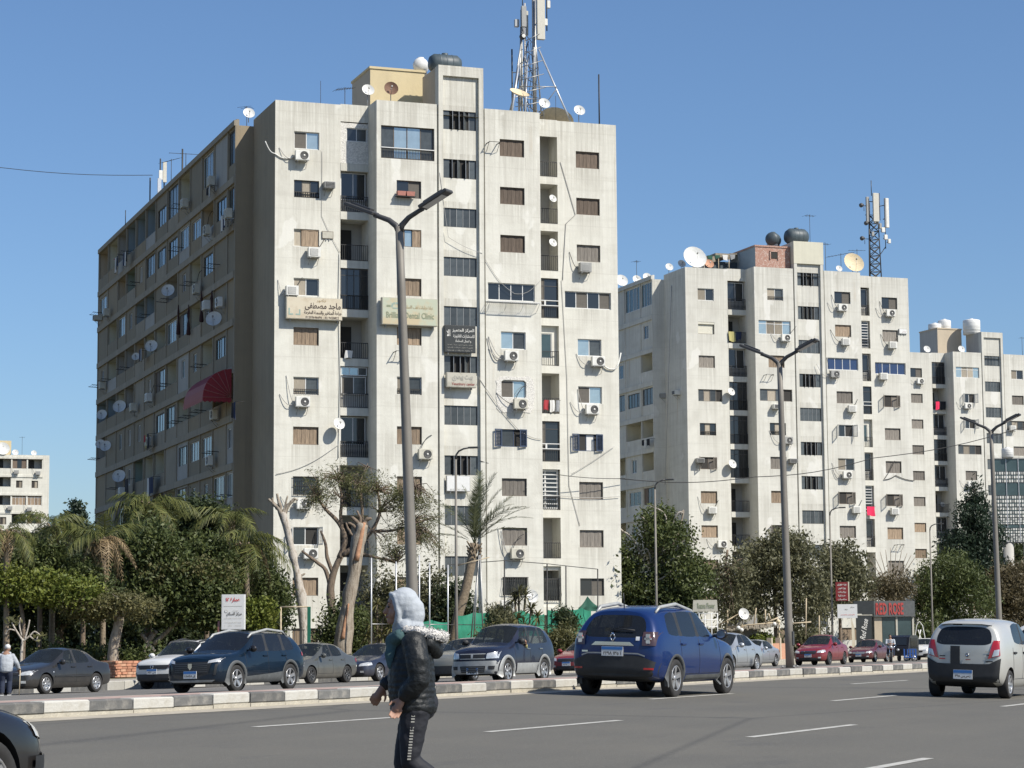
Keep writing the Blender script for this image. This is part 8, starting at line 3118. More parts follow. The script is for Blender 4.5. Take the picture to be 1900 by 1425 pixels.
 def line(s, name, pts, ax, m='black_plastic', r=0.006, n=6):
  out = []
  for i in range(len(pts) - 1):
   for k in range(n):
    t = k / n
    q = s.surf(pts[i][0] + (pts[i + 1][0] - pts[i][0]) * t, pts[i][1] + (pts[i + 1][1] - pts[i][1]) * t, ax, 0.0)
    if q is not None:
     out.append(q)
  q = s.surf(*pts[-1], ax, 0.0)
  if q is not None:
   out.append(q)
  if len(out) > 2:
   b = MB()
   b.tube(out, r, m, 4)
   b.build(name, s.t)

 def mirror_pair(s, name, lo, hi, m, nu=8, nv=4, off=0.008):
  for ax in ('+y', '-y'):
   s.patch(name, lo, hi, ax, m, nu, nv, off)

 def side_details(s, doors, z0, z1, hand=None, wing_x=None, wing_z=None, mm='trim_black', hm=None):
  for ax in ('+y', '-y'):
   for x in doors:
    s.line('door_seam', [(x, z1), (x, (z0 + z1) / 2), (x, z0)], ax, r=.005)
   s.line('sill_seam', [(doors[0], z0), (doors[-1], z0)], ax, r=.005, n=14)
   for x in hand or ():
    q = s.surf(x, z1 - .1, ax, 0.0)
    if q is not None:
     sg = 1 if ax[0] == '+' else -1
     b = MB()
     b.box(-.1, .1, -.012, .026, -.02, .02, hm or 'trim_black', bev=.008, T=Matrix.Translation(q) @ Matrix.Scale(sg, 4, (0, 1, 0)))
     b.build('door_handle', s.t)
   if wing_x is not None:
    q = s.surf(wing_x, wing_z - .06, ax, 0.0)
    sg = 1 if ax[0] == '+' else -1
    if q is not None:
     b = MB()
     T = Matrix.Translation((wing_x, q.y, wing_z)) @ Matrix.Scale(sg, 4, (0, 1, 0))
     b.lathe([(.02, -.07), (.075, -.06), (.095, 0), (.08, .05), (.02, .075)], mm, 12, axis='x', c=(0, .14, 0), T=T @ Matrix.Scale(1.25, 4, (0, 1, 0)))
     b.tube([(0, -.03, -.04), (0, .1, -.03)], .022, mm, 6, T=T)
     mo = b.build('wing_mirror', s.t)
     b = MB()
     b.lathe([(.001, -.072), (.07, -.07)], 'chrome', 12, axis='x', c=(0, .14, 0), T=T @ Matrix.Scale(1.25, 4, (0, 1, 0)))
     b.build('mirror_glass', mo)

 def plate(s, ax, z, txt, w=.36, h=.17, y=0.0, band=True):
  q = s.surf(y, z, ax, 0.02)
  if q is None:
   return
  sg = 1 if ax[0] == '+' else -1
  e = bpy.data.objects.new('number_plate', None)
  b = MB()
  b.box(-w / 2, w / 2, -.008, .008, -h / 2, h / 2, 'plate_white')
  o = b.build('number_plate', s.t, q)
  o.rotation_euler = (0, 0, math.pi / 2 if sg > 0 else -math.pi / 2)
  if band:
   b = MB()
   b.box(-w / 2 + .004, w / 2 - .004, -.011, -.007, h * .16, h / 2 - .004, 'plate_blue')
   b.build('plate_band', o)
  if txt:
   text('plate_text', txt, 'ink_black', o, w * .82, h * .42, (0, -.012, -h * .18), ext=.004, bold=.02)
  return o

 def arch_trim(s, m, w=.06, out=.02):
  for x in (s.xf, s.xr):
   for ax in ('+y', '-y'):
    sg = 1 if ax[0] == '+' else -1
    r0, r1 = s.r + .045, s.r + .045 + w
    vs = []
    n = 18
    for k in range(n + 1):
     a = math.pi * (-.12 + 1.24 * k / n)
     for rr in (r0, r1):
      X, Z = x + rr * math.cos(a), s.r + rr * math.sin(a)
      q = s.surf(X, max(Z, .2), ax, 0.0)
      yy = q.y if q is not None and abs(q.y) > s.W * .36 else sg * s.W / 2 * .97
      vs.append((X, yy + sg * (out if rr == r0 else out * .5), Z))
     vs.append((x + r0 * math.cos(a), vs[-2][1] - sg * .09, s.r + r0 * math.sin(a)))
    fs = []
    for k in range(n):
     a0, b0 = k * 3, (k + 1) * 3
     fs += [(a0, a0 + 1, b0 + 1, b0), (a0 + 2, a0, b0, b0 + 2)]
    b = MB()
    b.add(vs, fs, m, True)
    b.build('arch_trim', s.t)

 def rails(s, m, x0, x1, y):
  for sg in (-1, 1):
   zz = [s.surf(x, sg * y, '+z', 0.0) for x in (x0, (x0 + x1) / 2, x1)]
   if None in zz:
    continue
   b = MB()
   b.tube([zz[0] + Vector((0, 0, .0)), zz[0].lerp(zz[1], .18) + Vector((0, 0, .085)), zz[1] + Vector((0, 0, .09)), zz[2].lerp(zz[1], .18) + Vector((0, 0, .085)), zz[2]], [.022, .036, .036, .036, .022], m, 8)
   b.build('roof_rail', s.t)

 def common(s, head, grille=None, fog=None, tail=None, wiper=True):
  """head/tail: dict(lo, hi, ax, mat)."""
  for nm, d in (('headlight', head), ('tail_lamp', tail), ('fog_lamp', fog)):
   if d:
    for sg in (1, -1):
     if d['ax'][1] == 'x':
      s.patch(nm, [(sg * a, z) for a, z in d['lo']], [(sg * a, z) for a, z in d['hi']], d['ax'], d['m'], 6, 4, d.get('off', .01))
     else:
      s.patch(nm, d['lo'], d['hi'], ('+' if sg > 0 else '-') + 'y', d['m'], 6, 4, d.get('off', .01))
  if grille:
   s.patch('grille', grille[0], grille[1], '+x', grille[2], 12, 4, .008)


# --- blue crossover in the near lane, seen from behind
C_ = Car('suv', 'bright blue crossover with silver roof rails driving away in the near lane', 'suv', 'paint_blue', tp=(40.25, 16.35), heading=1, L=4.3, W=1.84, H=1.64, wb=2.67, wr=.345, glass='glass_tint', rim=('rim', 5, .15, True), lift=.03)
C_.side_details((.98, -.12, -1.02), .42, 1.06, (-.02, -.9), .78, 1.14, 'paint_black', 'paint_blue')
C_.rails('trim_silver', .40, -1.55, .58)
C_.arch_trim('trim_grey', .05, .012)
C_.mirror_pair('sill_cladding', [(-.95, .25), (.95, .25)], [(-.95, .40), (.95, .40)], 'trim_grey', 10, 3, .012)
C_.patch('rear_bumper', [(.80, .34), (-.80, .34)], [(.86, .62), (.5, .76), (-.5, .76), (-.86, .62)], '-x', 'trim_black', 16, 4, .02)
C_.patch('bumper_strip', [(.62, .73), (.48, .775), (-.48, .775), (-.62, .73)], [(.62, .755), (.48, .80), (-.48, .80), (-.62, .755)], '-x', 'steel', 16, 2, .026)
for sg in (1, -1):
 o = C_.patch('tail_lamp', [(sg * .56, .93), (sg * .80, .93)], [(sg * .56, 1.18), (sg * .80, 1.18)], '-x', 'lamp_smoke', 8, 8, .022)
 q = C_.surf(sg * .665, 1.055, '-x', .03)
 b = MB()
 for (w, h) in ((.045, .018), (.018, .085)):
  b.box(-.02, .0, -w - .02, w + .02, -h, h, 'lamp_clear')
 b.lathe([(.05, 0), (.06, -.01), (.045, -.012)], 'lamp_red', 14, axis='x', c=(-.004, 0, 0))
 b.build('lamp_cross', o, q)
 C_.patch('reflector', [(sg * .60, .50), (sg * .78, .50)], [(sg * .60, .535), (sg * .78, .535)], '-x', 'lamp_red', 4, 2, .03)
C_.patch('chrome_strip', [(.42, .925), (-.42, .925)], [(.34, .99), (-.34, .99)], '-x', 'chrome', 12, 2, .03)
C_.plate('-x', .82, '٢٢٩٨ ١٣٥ ا', .42, .17)
q = C_.surf(0, 1.075, '-x', .02)
b = MB()
for a, c_ in (((0, 0, .085), (0, .048, 0)), ((0, .048, 0), (0, 0, -.085)), ((0, 0, -.085), (0, -.048, 0)), ((0, -.048, 0), (0, 0, .085))):
 b.tube([a, c_], .014, 'chrome', 5)
b.build('emblem', C_.t, q)
b = MB()
q = C_.surf(0, 1.19, '-x', .02)
b.tube([(0, .05, 0), (-.01, -.2, .03), (0, -.4, .01)], .013, 'black_plastic', 5)
b.build('rear_wiper', C_.t, q)
q = C_.surf(-1.35, .12, '+z', 0)
b = MB()
b.cyl((0, 0, 0), (-.05, 0, .25), .012, 'black_plastic', n=5)
b.build('aerial_rod', C_.t, q)
C_.patch('badge', [(-.44, 1.02), (-.51, 1.02)], [(-.44, 1.09), (-.51, 1.09)], '-x', 'plate_white', 2, 2, .012)
C_.patch('badge', [(.50, .80), (.62, .80)], [(.50, .83), (.62, .83)], '-x', 'chrome', 2, 1, .012)

# --- silver and black city hatch at the right
C_ = Car('hatchback', 'small silver hatchback with black lower rear and black centre stripe', 'hatch', 'paint_alto', tp=(45.4, 11.37), heading=1, L=3.5, W=1.54, H=1.50, wb=2.36, wr=.265, glass='glass_tint', rim=('rim', 8, .1, False), scale=1.03, bulge=(.08, .05))
C_.side_details((.72, -.17, -.92), .36, .95, (-.05, -.8), .6, 1.05, 'paint_alto', 'trim_black')
C_.patch('rear_bumper', [(.66, .30), (-.66, .30)], [(.70, .75), (.48, .64), (-.48, .64), (-.70, .75)], '-x', 'trim_black', 16, 6, .02)
C_.mirror_pair('bumper_corner', [(-1.70, .30), (-1.30, .30)], [(-1.70, .80), (-1.36, .66)], 'trim_black', 6, 4, .015)
C_.patch('centre_stripe', [(.24, .63), (.06, .63)], [(.24, .97), (.06, .97)], '-x', 'trim_black', 3, 6, .012)
C_.patch('centre_stripe', [(.24, 1.36), (.06, 1.36)], [(.24, 1.45), (.06, 1.45)], '-x', 'trim_black', 3, 2, .012)
for sg in (1, -1):
 C_.patch('tail_lamp', [(sg * .47, .74), (sg * .69, .80)], [(sg * .56, 1.08), (sg * .665, 1.08)], '-x', 'lamp_red', 6, 8, .02)
 C_.patch('lamp_window', [(sg * .545, .775), (sg * .67, .81)], [(sg * .585, .90), (sg * .675, .92)], '-x', 'lamp_clear', 4, 3, .026)
C_.plate('-x', .44, '٣٩٥ سصد', .36, .17)
C_.patch('rear_spoiler', [(.5, 1.36), (.3, 1.385), (-.3, 1.385), (-.5, 1.36)], [(.47, 1.42), (.3, 1.44), (-.3, 1.44), (-.47, 1.42)], '-x', 'paint_alto', 10, 2, .06)
for y0, y1, z, m in ((-.42, -.56, .86, 'ink_grey'), (-.44, -.55, .80, 'ink_black'), (-.42, -.56, .68, 'ink_black'), (.34, .45, .77, 'ink_black'), (.34, .46, .72, 'ink_red'), (-.05, -.14, .71, 'ink_dullred'), (-.42, -.56, .75, 'ink_grey')):
 C_.patch('badge', [(y0, z), (y1, z)], [(y0, z + .018), (y1, z + .018)], '-x', m, 2, 1, .012)
b = MB()
b.lathe([(.0, 0), (.04, -.008), (.03, -.012)], 'chrome', 12, axis='x', c=(0, 0, 0))
b.build('emblem', C_.t, C_.surf(-.08, .80, '-x', .012))
b = MB()
b.box(-.06, .0, -.25, .25, -.02, .02, 'lamp_red')
b.build('brake_light', C_.t, (-1.42, -.1, 1.08))

# --- dark teal-navy crossover on the service road, nose to the left
C_ = Car('suv', 'glossy dark blue crossover with silver sill and black arches on the service road', 'suv', 'paint_navy', px=441, p=33.4, L=4.45, W=1.86, H=1.62, wb=2.675, wr=.352, glass='glass_tint', rim=('rim', 5, .14, True), group='cars on the service road')
C_.side_details((.95, -.14, -1.08), .45, 1.03, (.0, -.95), .78, 1.12, 'paint_black', 'paint_navy')
C_.rails('trim_silver', .42, -1.5, .60)
C_.arch_trim('trim_grey', .075, .02)
C_.mirror_pair('sill_cladding', [(-1.0, .24), (1.0, .24)], [(-1.0, .52), (-.2, .46), (1.0, .40)], 'trim_grey', 12, 4, .014)
C_.patch('grille', [(.52, .50), (-.52, .50)], [(.62, .80), (-.62, .80)], '+x', 'black_plastic', 14, 5, .014)
for k in range(5):
 C_.patch('grille_bar', [(.5, .54 + k * .05), (-.5, .54 + k * .05)], [(.5, .555 + k * .05), (-.5, .555 + k * .05)], '+x', 'rim_dark', 12, 1, .022)
for sg in (1, -1):
 C_.patch('headlight', [(sg * .50, .76), (sg * .78, .80)], [(sg * .52, .83), (sg * .80, .90)], '+x', 'lamp_clear', 6, 3, .016)
 C_.patch('running_light', [(sg * .66, .46), (sg * .72, .46)], [(sg * .70, .74), (sg * .76, .74)], '+x', 'trim_black', 2, 6, .014)
C_.patch('skid_plate', [(.6, .27), (-.6, .27)], [(.7, .33), (-.7, .33)], '+x', 'trim_silver', 12, 2, .02)
C_.plate('+x', .47, '٤٥٥٤٥ ق', .40, .19)
b = MB()
b.add([(0, -.06, .08), (0, .06, .08), (0, .06, -.02), (0, 0, -.09), (0, -.06, -.02)], [(0, 1, 2, 3, 4)], 'chrome')
b.build('emblem', C_.t, C_.surf(0, .68, '+x', .03))
C_.patch('tail_lamp', [(-1.95, .92), (-2.12, .92)], [(-1.95, 1.02), (-2.12, 1.02)], '+y', 'lamp_red', 4, 2, .012)

# --- grey saloon at the left
C_ = Car('sedan', 'dark grey saloon parked at the far kerb behind the man', 'sedan', 'paint_charcoal', px=98, p=43.4, L=4.5, W=1.72, H=1.45, wb=2.6, wr=.305, rim=('rim', 8, .1, False), group='cars on the service road', seat='seat_beige', scale=.97)
C_.side_details((.92, -.15, -1.05), .36, .92, (.0, -.88), .72, .98, 'paint_charcoal', 'paint_charcoal')
C_.mirror_pair('side_moulding', [(-.9, .52), (.95, .52)], [(-.9, .56), (.95, .56)], 'trim_black', 12, 1, .012)
C_.common(dict(lo=[(.40, .58), (.74, .60)], hi=[(.46, .69), (.76, .74)], ax='+x', m='lamp_clear'), ([(.34, .60), (-.34, .60)], [(.38, .66), (-.38, .66)], 'black_plastic'), dict(lo=[(.48, .34), (.64, .34)], hi=[(.48, .42), (.64, .42)], ax='+x', m='lamp_clear'),
   dict(lo=[(-2.05, .72), (-2.2, .72)], hi=[(-2.05, .88), (-2.2, .88)], ax='+y', m='lamp_red'))
C_.patch('air_intake', [(.42, .30), (-.42, .30)], [(.42, .40), (-.42, .40)], '+x', 'black_plastic', 10, 2, .01)
C_.plate('+x', .46, '٢٧٣ طن', .36, .15)
for sg in ('+y', '-y'):
 C_.patch('side_repeater', [(1.0, .66), (1.06, .66)], [(1.0, .69), (1.06, .69)], sg, 'lamp_clear', 2, 1, .012)
 C_.patch('headlight', [(1.95, .62), (2.12, .60)], [(1.95, .73), (2.14, .68)], sg, 'lamp_clear', 4, 3, .012)

# --- white crossover behind the navy one
C_ = Car('suv', 'white crossover parked behind the dark blue one, black grille', 'suv', 'paint_white', px=352, p=44.2, L=4.4, W=1.80, H=1.66, wb=2.6, wr=.34, group='cars on the service road')
C_.side_details((.95, -.14, -1.05), .45, 1.03, (.0, -.95), .78, 1.12, 'paint_white')
C_.patch('grille', [(.55, .66), (-.55, .66)], [(.62, .80), (-.62, .80)], '+x', 'black_plastic', 14, 4, .014)
C_.patch('lower_grille', [(.62, .36), (-.62, .36)], [(.66, .50), (-.66, .50)], '+x', 'black_plastic', 14, 4, .014)
for sg in (1, -1):
 C_.patch('headlight', [(sg * .58, .70), (sg * .80, .72)], [(sg * .62, .84), (sg * .80, .88)], '+x', 'lamp_smoke', 6, 3, .018)
 C_.patch('chrome_blade', [(sg * .66, .34), (sg * .72, .34)], [(sg * .70, .56), (sg * .78, .56)], '+x', 'chrome', 3, 4, .022)
C_.plate('+x', .58, '٨٤٢ ص', .40, .17)
b = MB()
b.lathe([(.05, 0), (.065, .008), (.05, .012)], 'chrome', 14, axis='x', c=(0, 0, 0))
b.build('emblem', C_.t, C_.surf(0, .735, '+x', .02))
C_.rails('trim_black', .4, -1.4, .60)
C_.patch('sunroof', [(.2, .42), (-.8, .42)], [(.2, -.42), (-.8, -.42)], '+z', 'glass_tint', 8, 6, .006)

# --- other saloons along the far kerb
def plain_sedan(label, paint, px, p, heading=-1, L=4.5, W=1.72, H=1.47, rim=('rim', 6, .1, True), txt='', glass='glass_car', tail='lamp_red', head='lamp_clear', gr='black_plastic', wr=.31, group='cars on the service road', scale=1.0, yaw=0.0, chrome=True):
 c = Car('sedan', label, 'sedan', paint, px=px, p=p, heading=heading, L=L, W=W, H=H, wr=wr, rim=rim, glass=glass, group=group, scale=scale, yaw=yaw)
 z = H / 1.465
 c.side_details((.92, -.15, -1.05), .36, .92 * z, (.0, -.88), .72, .98 * z, paint, paint)
 c.common(dict(lo=[(.44, .58 * z), (.74, .60 * z)], hi=[(.48, .68 * z), (.76, .74 * z)], ax='+x', m=head), ([(.38, .54 * z), (-.38, .54 * z)], [(.42, .66 * z), (-.42, .66 * z)], gr), dict(lo=[(.50, .34), (.64, .34)], hi=[(.50, .41), (.64, .41)], ax='+x', m='lamp_clear'),
    dict(lo=[(.44, .70 * z), (.70, .70 * z)], hi=[(.46, .86 * z), (.66, .86 * z)], ax='-x', m=tail))
 for sg in ('+y', '-y'):
  c.patch('headlight', [(L * .41, .62 * z), (L * .455, .60 * z)], [(L * .41, .72 * z), (L * .458, .68 * z)], sg, head, 4, 3, .012)
  c.patch('tail_lamp', [(-L * .43, .74 * z), (-L * .47, .74 * z)], [(-L * .43, .88 * z), (-L * .47, .86 * z)], sg, tail, 4, 3, .012)
 if chrome:
  c.patch('grille_trim', [(.40, .665 * z), (-.40, .665 * z)], [(.40, .685 * z), (-.40, .685 * z)], '+x', 'chrome', 10, 1, .014)
 c.patch('air_intake', [(.44, .28), (-.44, .28)], [(.44, .38), (-.44, .38)], '+x', 'black_plastic', 10, 2, .01)
 c.plate('+x', .46 * z, txt, .36, .16)
 c.plate('-x', .62 * z, txt, .36, .16)
 return c


plain_sedan('dusty grey saloon nose-in behind the dark blue crossover', 'paint_grey', 578, 43.0, L=4.45, H=1.5, rim=('rim_dark', 7, .1, False), txt='١٢٣ س')
c_ = plain_sedan('near-black navy saloon with bright headlight behind the walking woman', 'paint_ink', 702, 43.0, L=4.7, W=1.82, H=1.46, rim=('rim', 5, .13, True), txt='٧٧ م', wr=.33)
plain_sedan('slate blue saloon showing its tail right of the woman', 'paint_slate', 795, 42.5, L=4.5, H=1.48, txt='٥٥ ل')
c_ = Car('hatchback', 'dusty pale hatchback half hidden behind the two-tone off-roader', 'hatch', 'paint_dusty', px=872, p=34.5, L=4.0, W=1.66, H=1.45, wr=.29, group='cars on the service road')
for sg in (1, -1):
 c_.patch('headlight', [(sg * .46, .60), (sg * .70, .62)], [(sg * .50, .76), (sg * .70, .80)], '+x', 'lamp_clear', 6, 4, .016)
c_.patch('front_bumper', [(.72, .26), (-.72, .26)], [(.76, .52), (-.76, .52)], '+x', 'trim_black', 14, 4, .02)
c_.side_details((.8, -.17, -.95), .36, .95, (-.05, -.8), .68, 1.05, 'trim_black')

# --- two-tone off-roader
C_ = Car('suv', 'navy and silver off-roader with twin-slot grille and driver at the open window', 'suv', 'paint_terios', px=936, p=28.9, L=4.05, W=1.62, H=1.70, wb=2.42, wr=.335, rim=('rim', 6, .13, True), group='cars on the service road', fo=.66)
C_.side_details((.86, -.12, -.95), .46, 1.06, (.0, -.85), .70, 1.18, 'trim_black', 'chrome')
C_.arch_trim('trim_silver', .085, .03)
C_.mirror_pair('sill_cladding', [(-.82, .27), (.82, .27)], [(-.82, .56), (.82, .56)], 'trim_silver', 12, 4, .018)
C_.patch('front_bumper', [(.68, .28), (-.68, .28)], [(.74, .64), (-.74, .64)], '+x', 'trim_silver', 16, 5, .025)
C_.patch('air_intake', [(.36, .32), (-.36, .32)], [(.40, .50), (-.40, .50)], '+x', 'black_plastic', 10, 4, .035)
for k in range(3):
 C_.patch('intake_bar', [(.36, .35 + k * .05), (-.36, .35 + k * .05)], [(.36, .37 + k * .05), (-.36, .37 + k * .05)], '+x', 'trim_grey', 10, 1, .042)
for sg in (1, -1):
 C_.patch('headlight', [(sg * .42, .70), (sg * .72, .71)], [(sg * .44, .85), (sg * .72, .90)], '+x', 'lamp_clear', 6, 4, .018)
 C_.patch('grille', [(sg * .04, .72), (sg * .36, .72)], [(sg * .05, .82), (sg * .38, .82)], '+x', 'black_plastic', 6, 3, .018)
 C_.patch('fog_recess', [(sg * .48, .40), (sg * .64, .40)], [(sg * .48, .50), (sg * .66, .50)], '+x', 'black_plastic', 4, 2, .034)
C_.patch('grille_frame', [(.40, .825), (-.40, .825)], [(.40, .85), (-.40, .85)], '+x', 'trim_silver', 12, 1, .024)
C_.patch('grille_frame', [(.40, .69), (-.40, .69)], [(.40, .715), (-.40, .715)], '+x', 'trim_silver', 12, 1, .024)
C_.patch('grille_frame', [(.035, .71), (-.035, .71)], [(.035, .83), (-.035, .83)], '+x', 'trim_silver', 2, 3, .026)
C_.plate('+x', .36, '٣٤٥٦', .36, .17)
OFFROADER = C_

plain_sedan('red saloon facing us between the off-roader and the blue crossover', 'paint_red', 1092, 37.8, L=4.4, H=1.47, txt='٨٣٤ ر')
plain_sedan('silver saloon beyond the blue crossover nose', 'paint_silver', 1343, 29.4, L=4.55, W=1.74, H=1.47, txt='٢٢ ج', rim=('rim', 9, .08, False))
plain_sedan('pale blue-grey saloon tail behind the silver saloon', 'paint_silver', 1398, 41.0, L=4.5, H=1.45, txt='٩١ ن')
c_ = plain_sedan('bright red saloon right of the middle street lamp', 'paint_red', 1524, 39.0, scale=1.08, L=4.3, W=1.76, H=1.53, txt='٦٧٢ د', rim=('rim_dark', 7, .1, False))
plain_sedan('dark maroon saloon with one lit-looking headlight before the shop', 'paint_maroon', 1612, 42.8, L=4.5, W=1.74, H=1.45, txt='٣٣٣ ه', gr='steel')
c_ = Car('hatchback', 'white hatchback facing us behind the silver city car', 'hatch', 'paint_white', px=1716, p=42.0, L=4.3, W=1.8, H=1.48, wr=.32, group='cars on the service road')
for sg in (1, -1):
 c_.patch('headlight', [(sg * .46, .64), (sg * .76, .66)], [(sg * .50, .74), (sg * .78, .80)], '+x', 'lamp_clear', 6, 3, .016)
 c_.patch('fog_recess', [(sg * .46, .32), (sg * .76, .30)], [(sg * .46, .42), (sg * .76, .46)], '+x', 'black_plastic', 6, 3, .014)
c_.patch('grille', [(.42, .54), (-.42, .54)], [(.46, .66), (-.46, .66)], '+x', 'black_plastic', 10, 3, .012)
c_.plate('+x', .42, '', .36, .14)
c_.side_details((.8, -.17, -.95), .36, .95, (-.05, -.8), .68, 1.02, 'paint_white')
c_ = Car('hatchback', 'white car ahead of the small silver hatchback, cut by the frame', 'hatch', 'paint_white', px=1962, p=12.6, heading=1, L=4.0, W=1.66, H=1.5, wr=.3, glass='glass_tint')
c_ = Car('sedan', 'black car entering at the bottom left corner, front wing only', 'sedan', 'paint_black', tp=(10.6, 10.3), heading=1, L=4.3, W=1.70, H=1.42, wr=.30, rim=('rim', 7, .1, False), glass='glass_tint', bulge=(.14, .07))
c_.side_details((.92, -.15, -1.05), .36, .92, (.0, -.88), .72, .98, 'trim_black')
for ax in ('-y', '+y'):
 c_.patch('headlight', [(1.86, .60), (2.04, .56)], [(1.80, .70), (2.05, .66)], ax, 'lamp_clear', 5, 3, .012)
 c_.patch('bumper_strip', [(1.80, .38), (2.02, .38)], [(1.80, .47), (2.03, .47)], ax, 'trim_black', 5, 2, .03)
for sg in (1, -1):
 c_.patch('headlight', [(sg * .42, .56), (sg * .74, .58)], [(sg * .46, .66), (sg * .74, .70)], '+x', 'lamp_clear', 6, 3, .014)
c_.patch('front_bumper', [(.72, .36), (-.72, .36)], [(.74, .48), (-.74, .48)], '+x', 'trim_black', 14, 2, .03)

# ------------------------------------------------------------------ people
mat('jacket_black', (0.010, 0.012, 0.013), rough=0.55, spec=0.4, bump=0.6, bscale=26)
mat('trouser_black', (0.012, 0.013, 0.018), rough=0.75, var=0.2, bump=0.5, bscale=14)
mat('scarf_blue', (0.37, 0.40, 0.43), rough=0.9, var=0.1, vscale=7, bump=0.5, bscale=18)
mat('scarf_teal', (0.05, 0.10, 0.105), rough=0.9, var=0.2, bump=0.6, bscale=18)
mat('fur_white', (0.58, 0.56, 0.53), rough=1.0, var=0.15, vscale=30, bump=1.0, bscale=60)
mat('hoodie_grey', (0.36, 0.385, 0.41), rough=0.95, var=0.1, bump=0.6, bscale=10)
mat('jeans', (0.022, 0.030, 0.055), rough=0.9, var=0.25, bump=0.4, bscale=14)
mat('shoe_dark', (0.03, 0.03, 0.035), rough=0.7)
mat('shoe_white', (0.6, 0.6, 0.58), rough=0.7)
mat('lips', (0.26, 0.10, 0.09), rough=0.5)
mat('eye', (0.015, 0.012, 0.01), rough=0.2)


def ell(b, c, r, m, rot=None, n=14):
 T = Matrix.Translation(c) @ (rot.to_4x4() if rot is not None else Matrix.Identity(4)) @ Matrix.Diagonal((*r, 1))
 prof = [(max(0.002, math.sin(math.pi * k / 8)), -math.cos(math.pi * k / 8)) for k in range(9)]
 b.lathe(prof, m, n, T=T)


def limb(b, pts, rad, m, n=12):
 """Closed tapered tube with rounded ends."""
 P = [Vector(p) for p in pts]
 b.tube(P, rad, m, n)
 ell(b, P[0], (rad[0],) * 3, m)
 ell(b, P[-1], (rad[-1],) * 3, m)


def fuse(b, name, voxel, parent, smooth=6):
 """Melt overlapping volumes into one continuous surface."""
 me = b.mesh('raw')
 o = bpy.data.objects.new('raw', me)
 SCR.collection.objects.link(o)
 r = o.modifiers.new('r', 'REMESH')
 r.mode = 'VOXEL'
 r.voxel_size = voxel
 r.use_smooth_shade = True
 s = o.modifiers.new('s', 'SMOOTH')
 s.factor = 0.5
 s.iterations = smooth
 out = settle(o)
 bpy.data.objects.remove(o)
 out.materials.clear()
 out.materials.append(MATS[b.mats[0]])
 out.polygons.foreach_set('use_smooth', [True] * len(out.polygons))
 out.name = name
 return obj(name, out, parent)


def hand(b, wrist, dirn, side, m, curl=0.5, k=1.0):
 """Palm, four unequal bent fingers and a thumb leaving the side of the palm."""
 d = Vector(dirn).normalized()
 s = Vector(side).normalized()
 s = (s - d * s.dot(d)).normalized()
 n = d.cross(s)
 w = Vector(wrist)
 limb(b, [w - d * .02, w + d * .045 * k, w + d * .085 * k], [.024 * k, .030 * k, .028 * k], m)
 for i, (off, l) in enumerate(((-.030, .070), (-.010, .082), (.011, .076), (.031, .060))):
  p0 = w + d * .085 * k + s * off * k
  p1 = p0 + (d * math.cos(curl * .4) + n * math.sin(curl * .4)) * l * .45 * k
  p2 = p1 + (d * math.cos(curl) + n * math.sin(curl)) * l * .33 * k
  p3 = p2 + (d * math.cos(curl * 1.6) + n * math.sin(curl * 1.6)) * l * .24 * k
  limb(b, [p0, p1, p2, p3], [.0098 * k, .0092 * k, .0085 * k, .007 * k], m, 8)
 p0 = w + d * .03 * k - s * .026 * k
 p1 = p0 + (d * .7 - s * .75 + n * .2).normalized() * .036 * k
 p2 = p1 + (d * .9 - s * .25 + n * .35).normalized() * .032 * k
 limb(b, [p0, p1, p2], [.013 * k, .0105 * k, .0085 * k], m, 8)


# --- woman crossing in the foreground (local +x = the way she walks, +y = her left, towards us)
q = spot(770, 7.45)
wm = thing('person', 'woman in pale headscarf and black jacket striding left across the road', 'person', (q.x, q.y, road_z(7.45)), math.pi)
b = MB()
S = 'skin'
ell(b, (.095, 0, 1.505), (.098, .075, .118), S)
ell(b, (.120, 0, 1.455), (.068, .056, .080), S)
ell(b, (.165, 0, 1.405), (.030, .030, .026), S)
limb(b, [(.183, 0, 1.515), (.202, 0, 1.478), (.208, 0, 1.464)], [.010, .013, .0155], S, 8)
ell(b, (.180, 0, 1.435), (.018, .026, .012), S)
for y in (-1, 1):
 ell(b, (.150, y * .036, 1.455), (.032, .030, .036), S)
 ell(b, (.172, y * .030, 1.523), (.018, .026, .010), S)
limb(b, [(.03, 0, 1.28), (.055, 0, 1.36), (.075, 0, 1.43)], [.062, .055, .055], S)
limb(b, [(-.02, 0, .86), (-.01, 0, 1.0), (.0, 0, 1.15), (.015, 0, 1.28)], [.125, .115, .13, .10], S)
for y in (-1, 1):
 limb(b, [(.01, y * .05, 1.27), (.0, y * .165, 1.25)], [.06, .055], S)
 limb(b, [(-.02, y * .06, .88), (-.01, y * .09, .80)], [.10, .09], S)
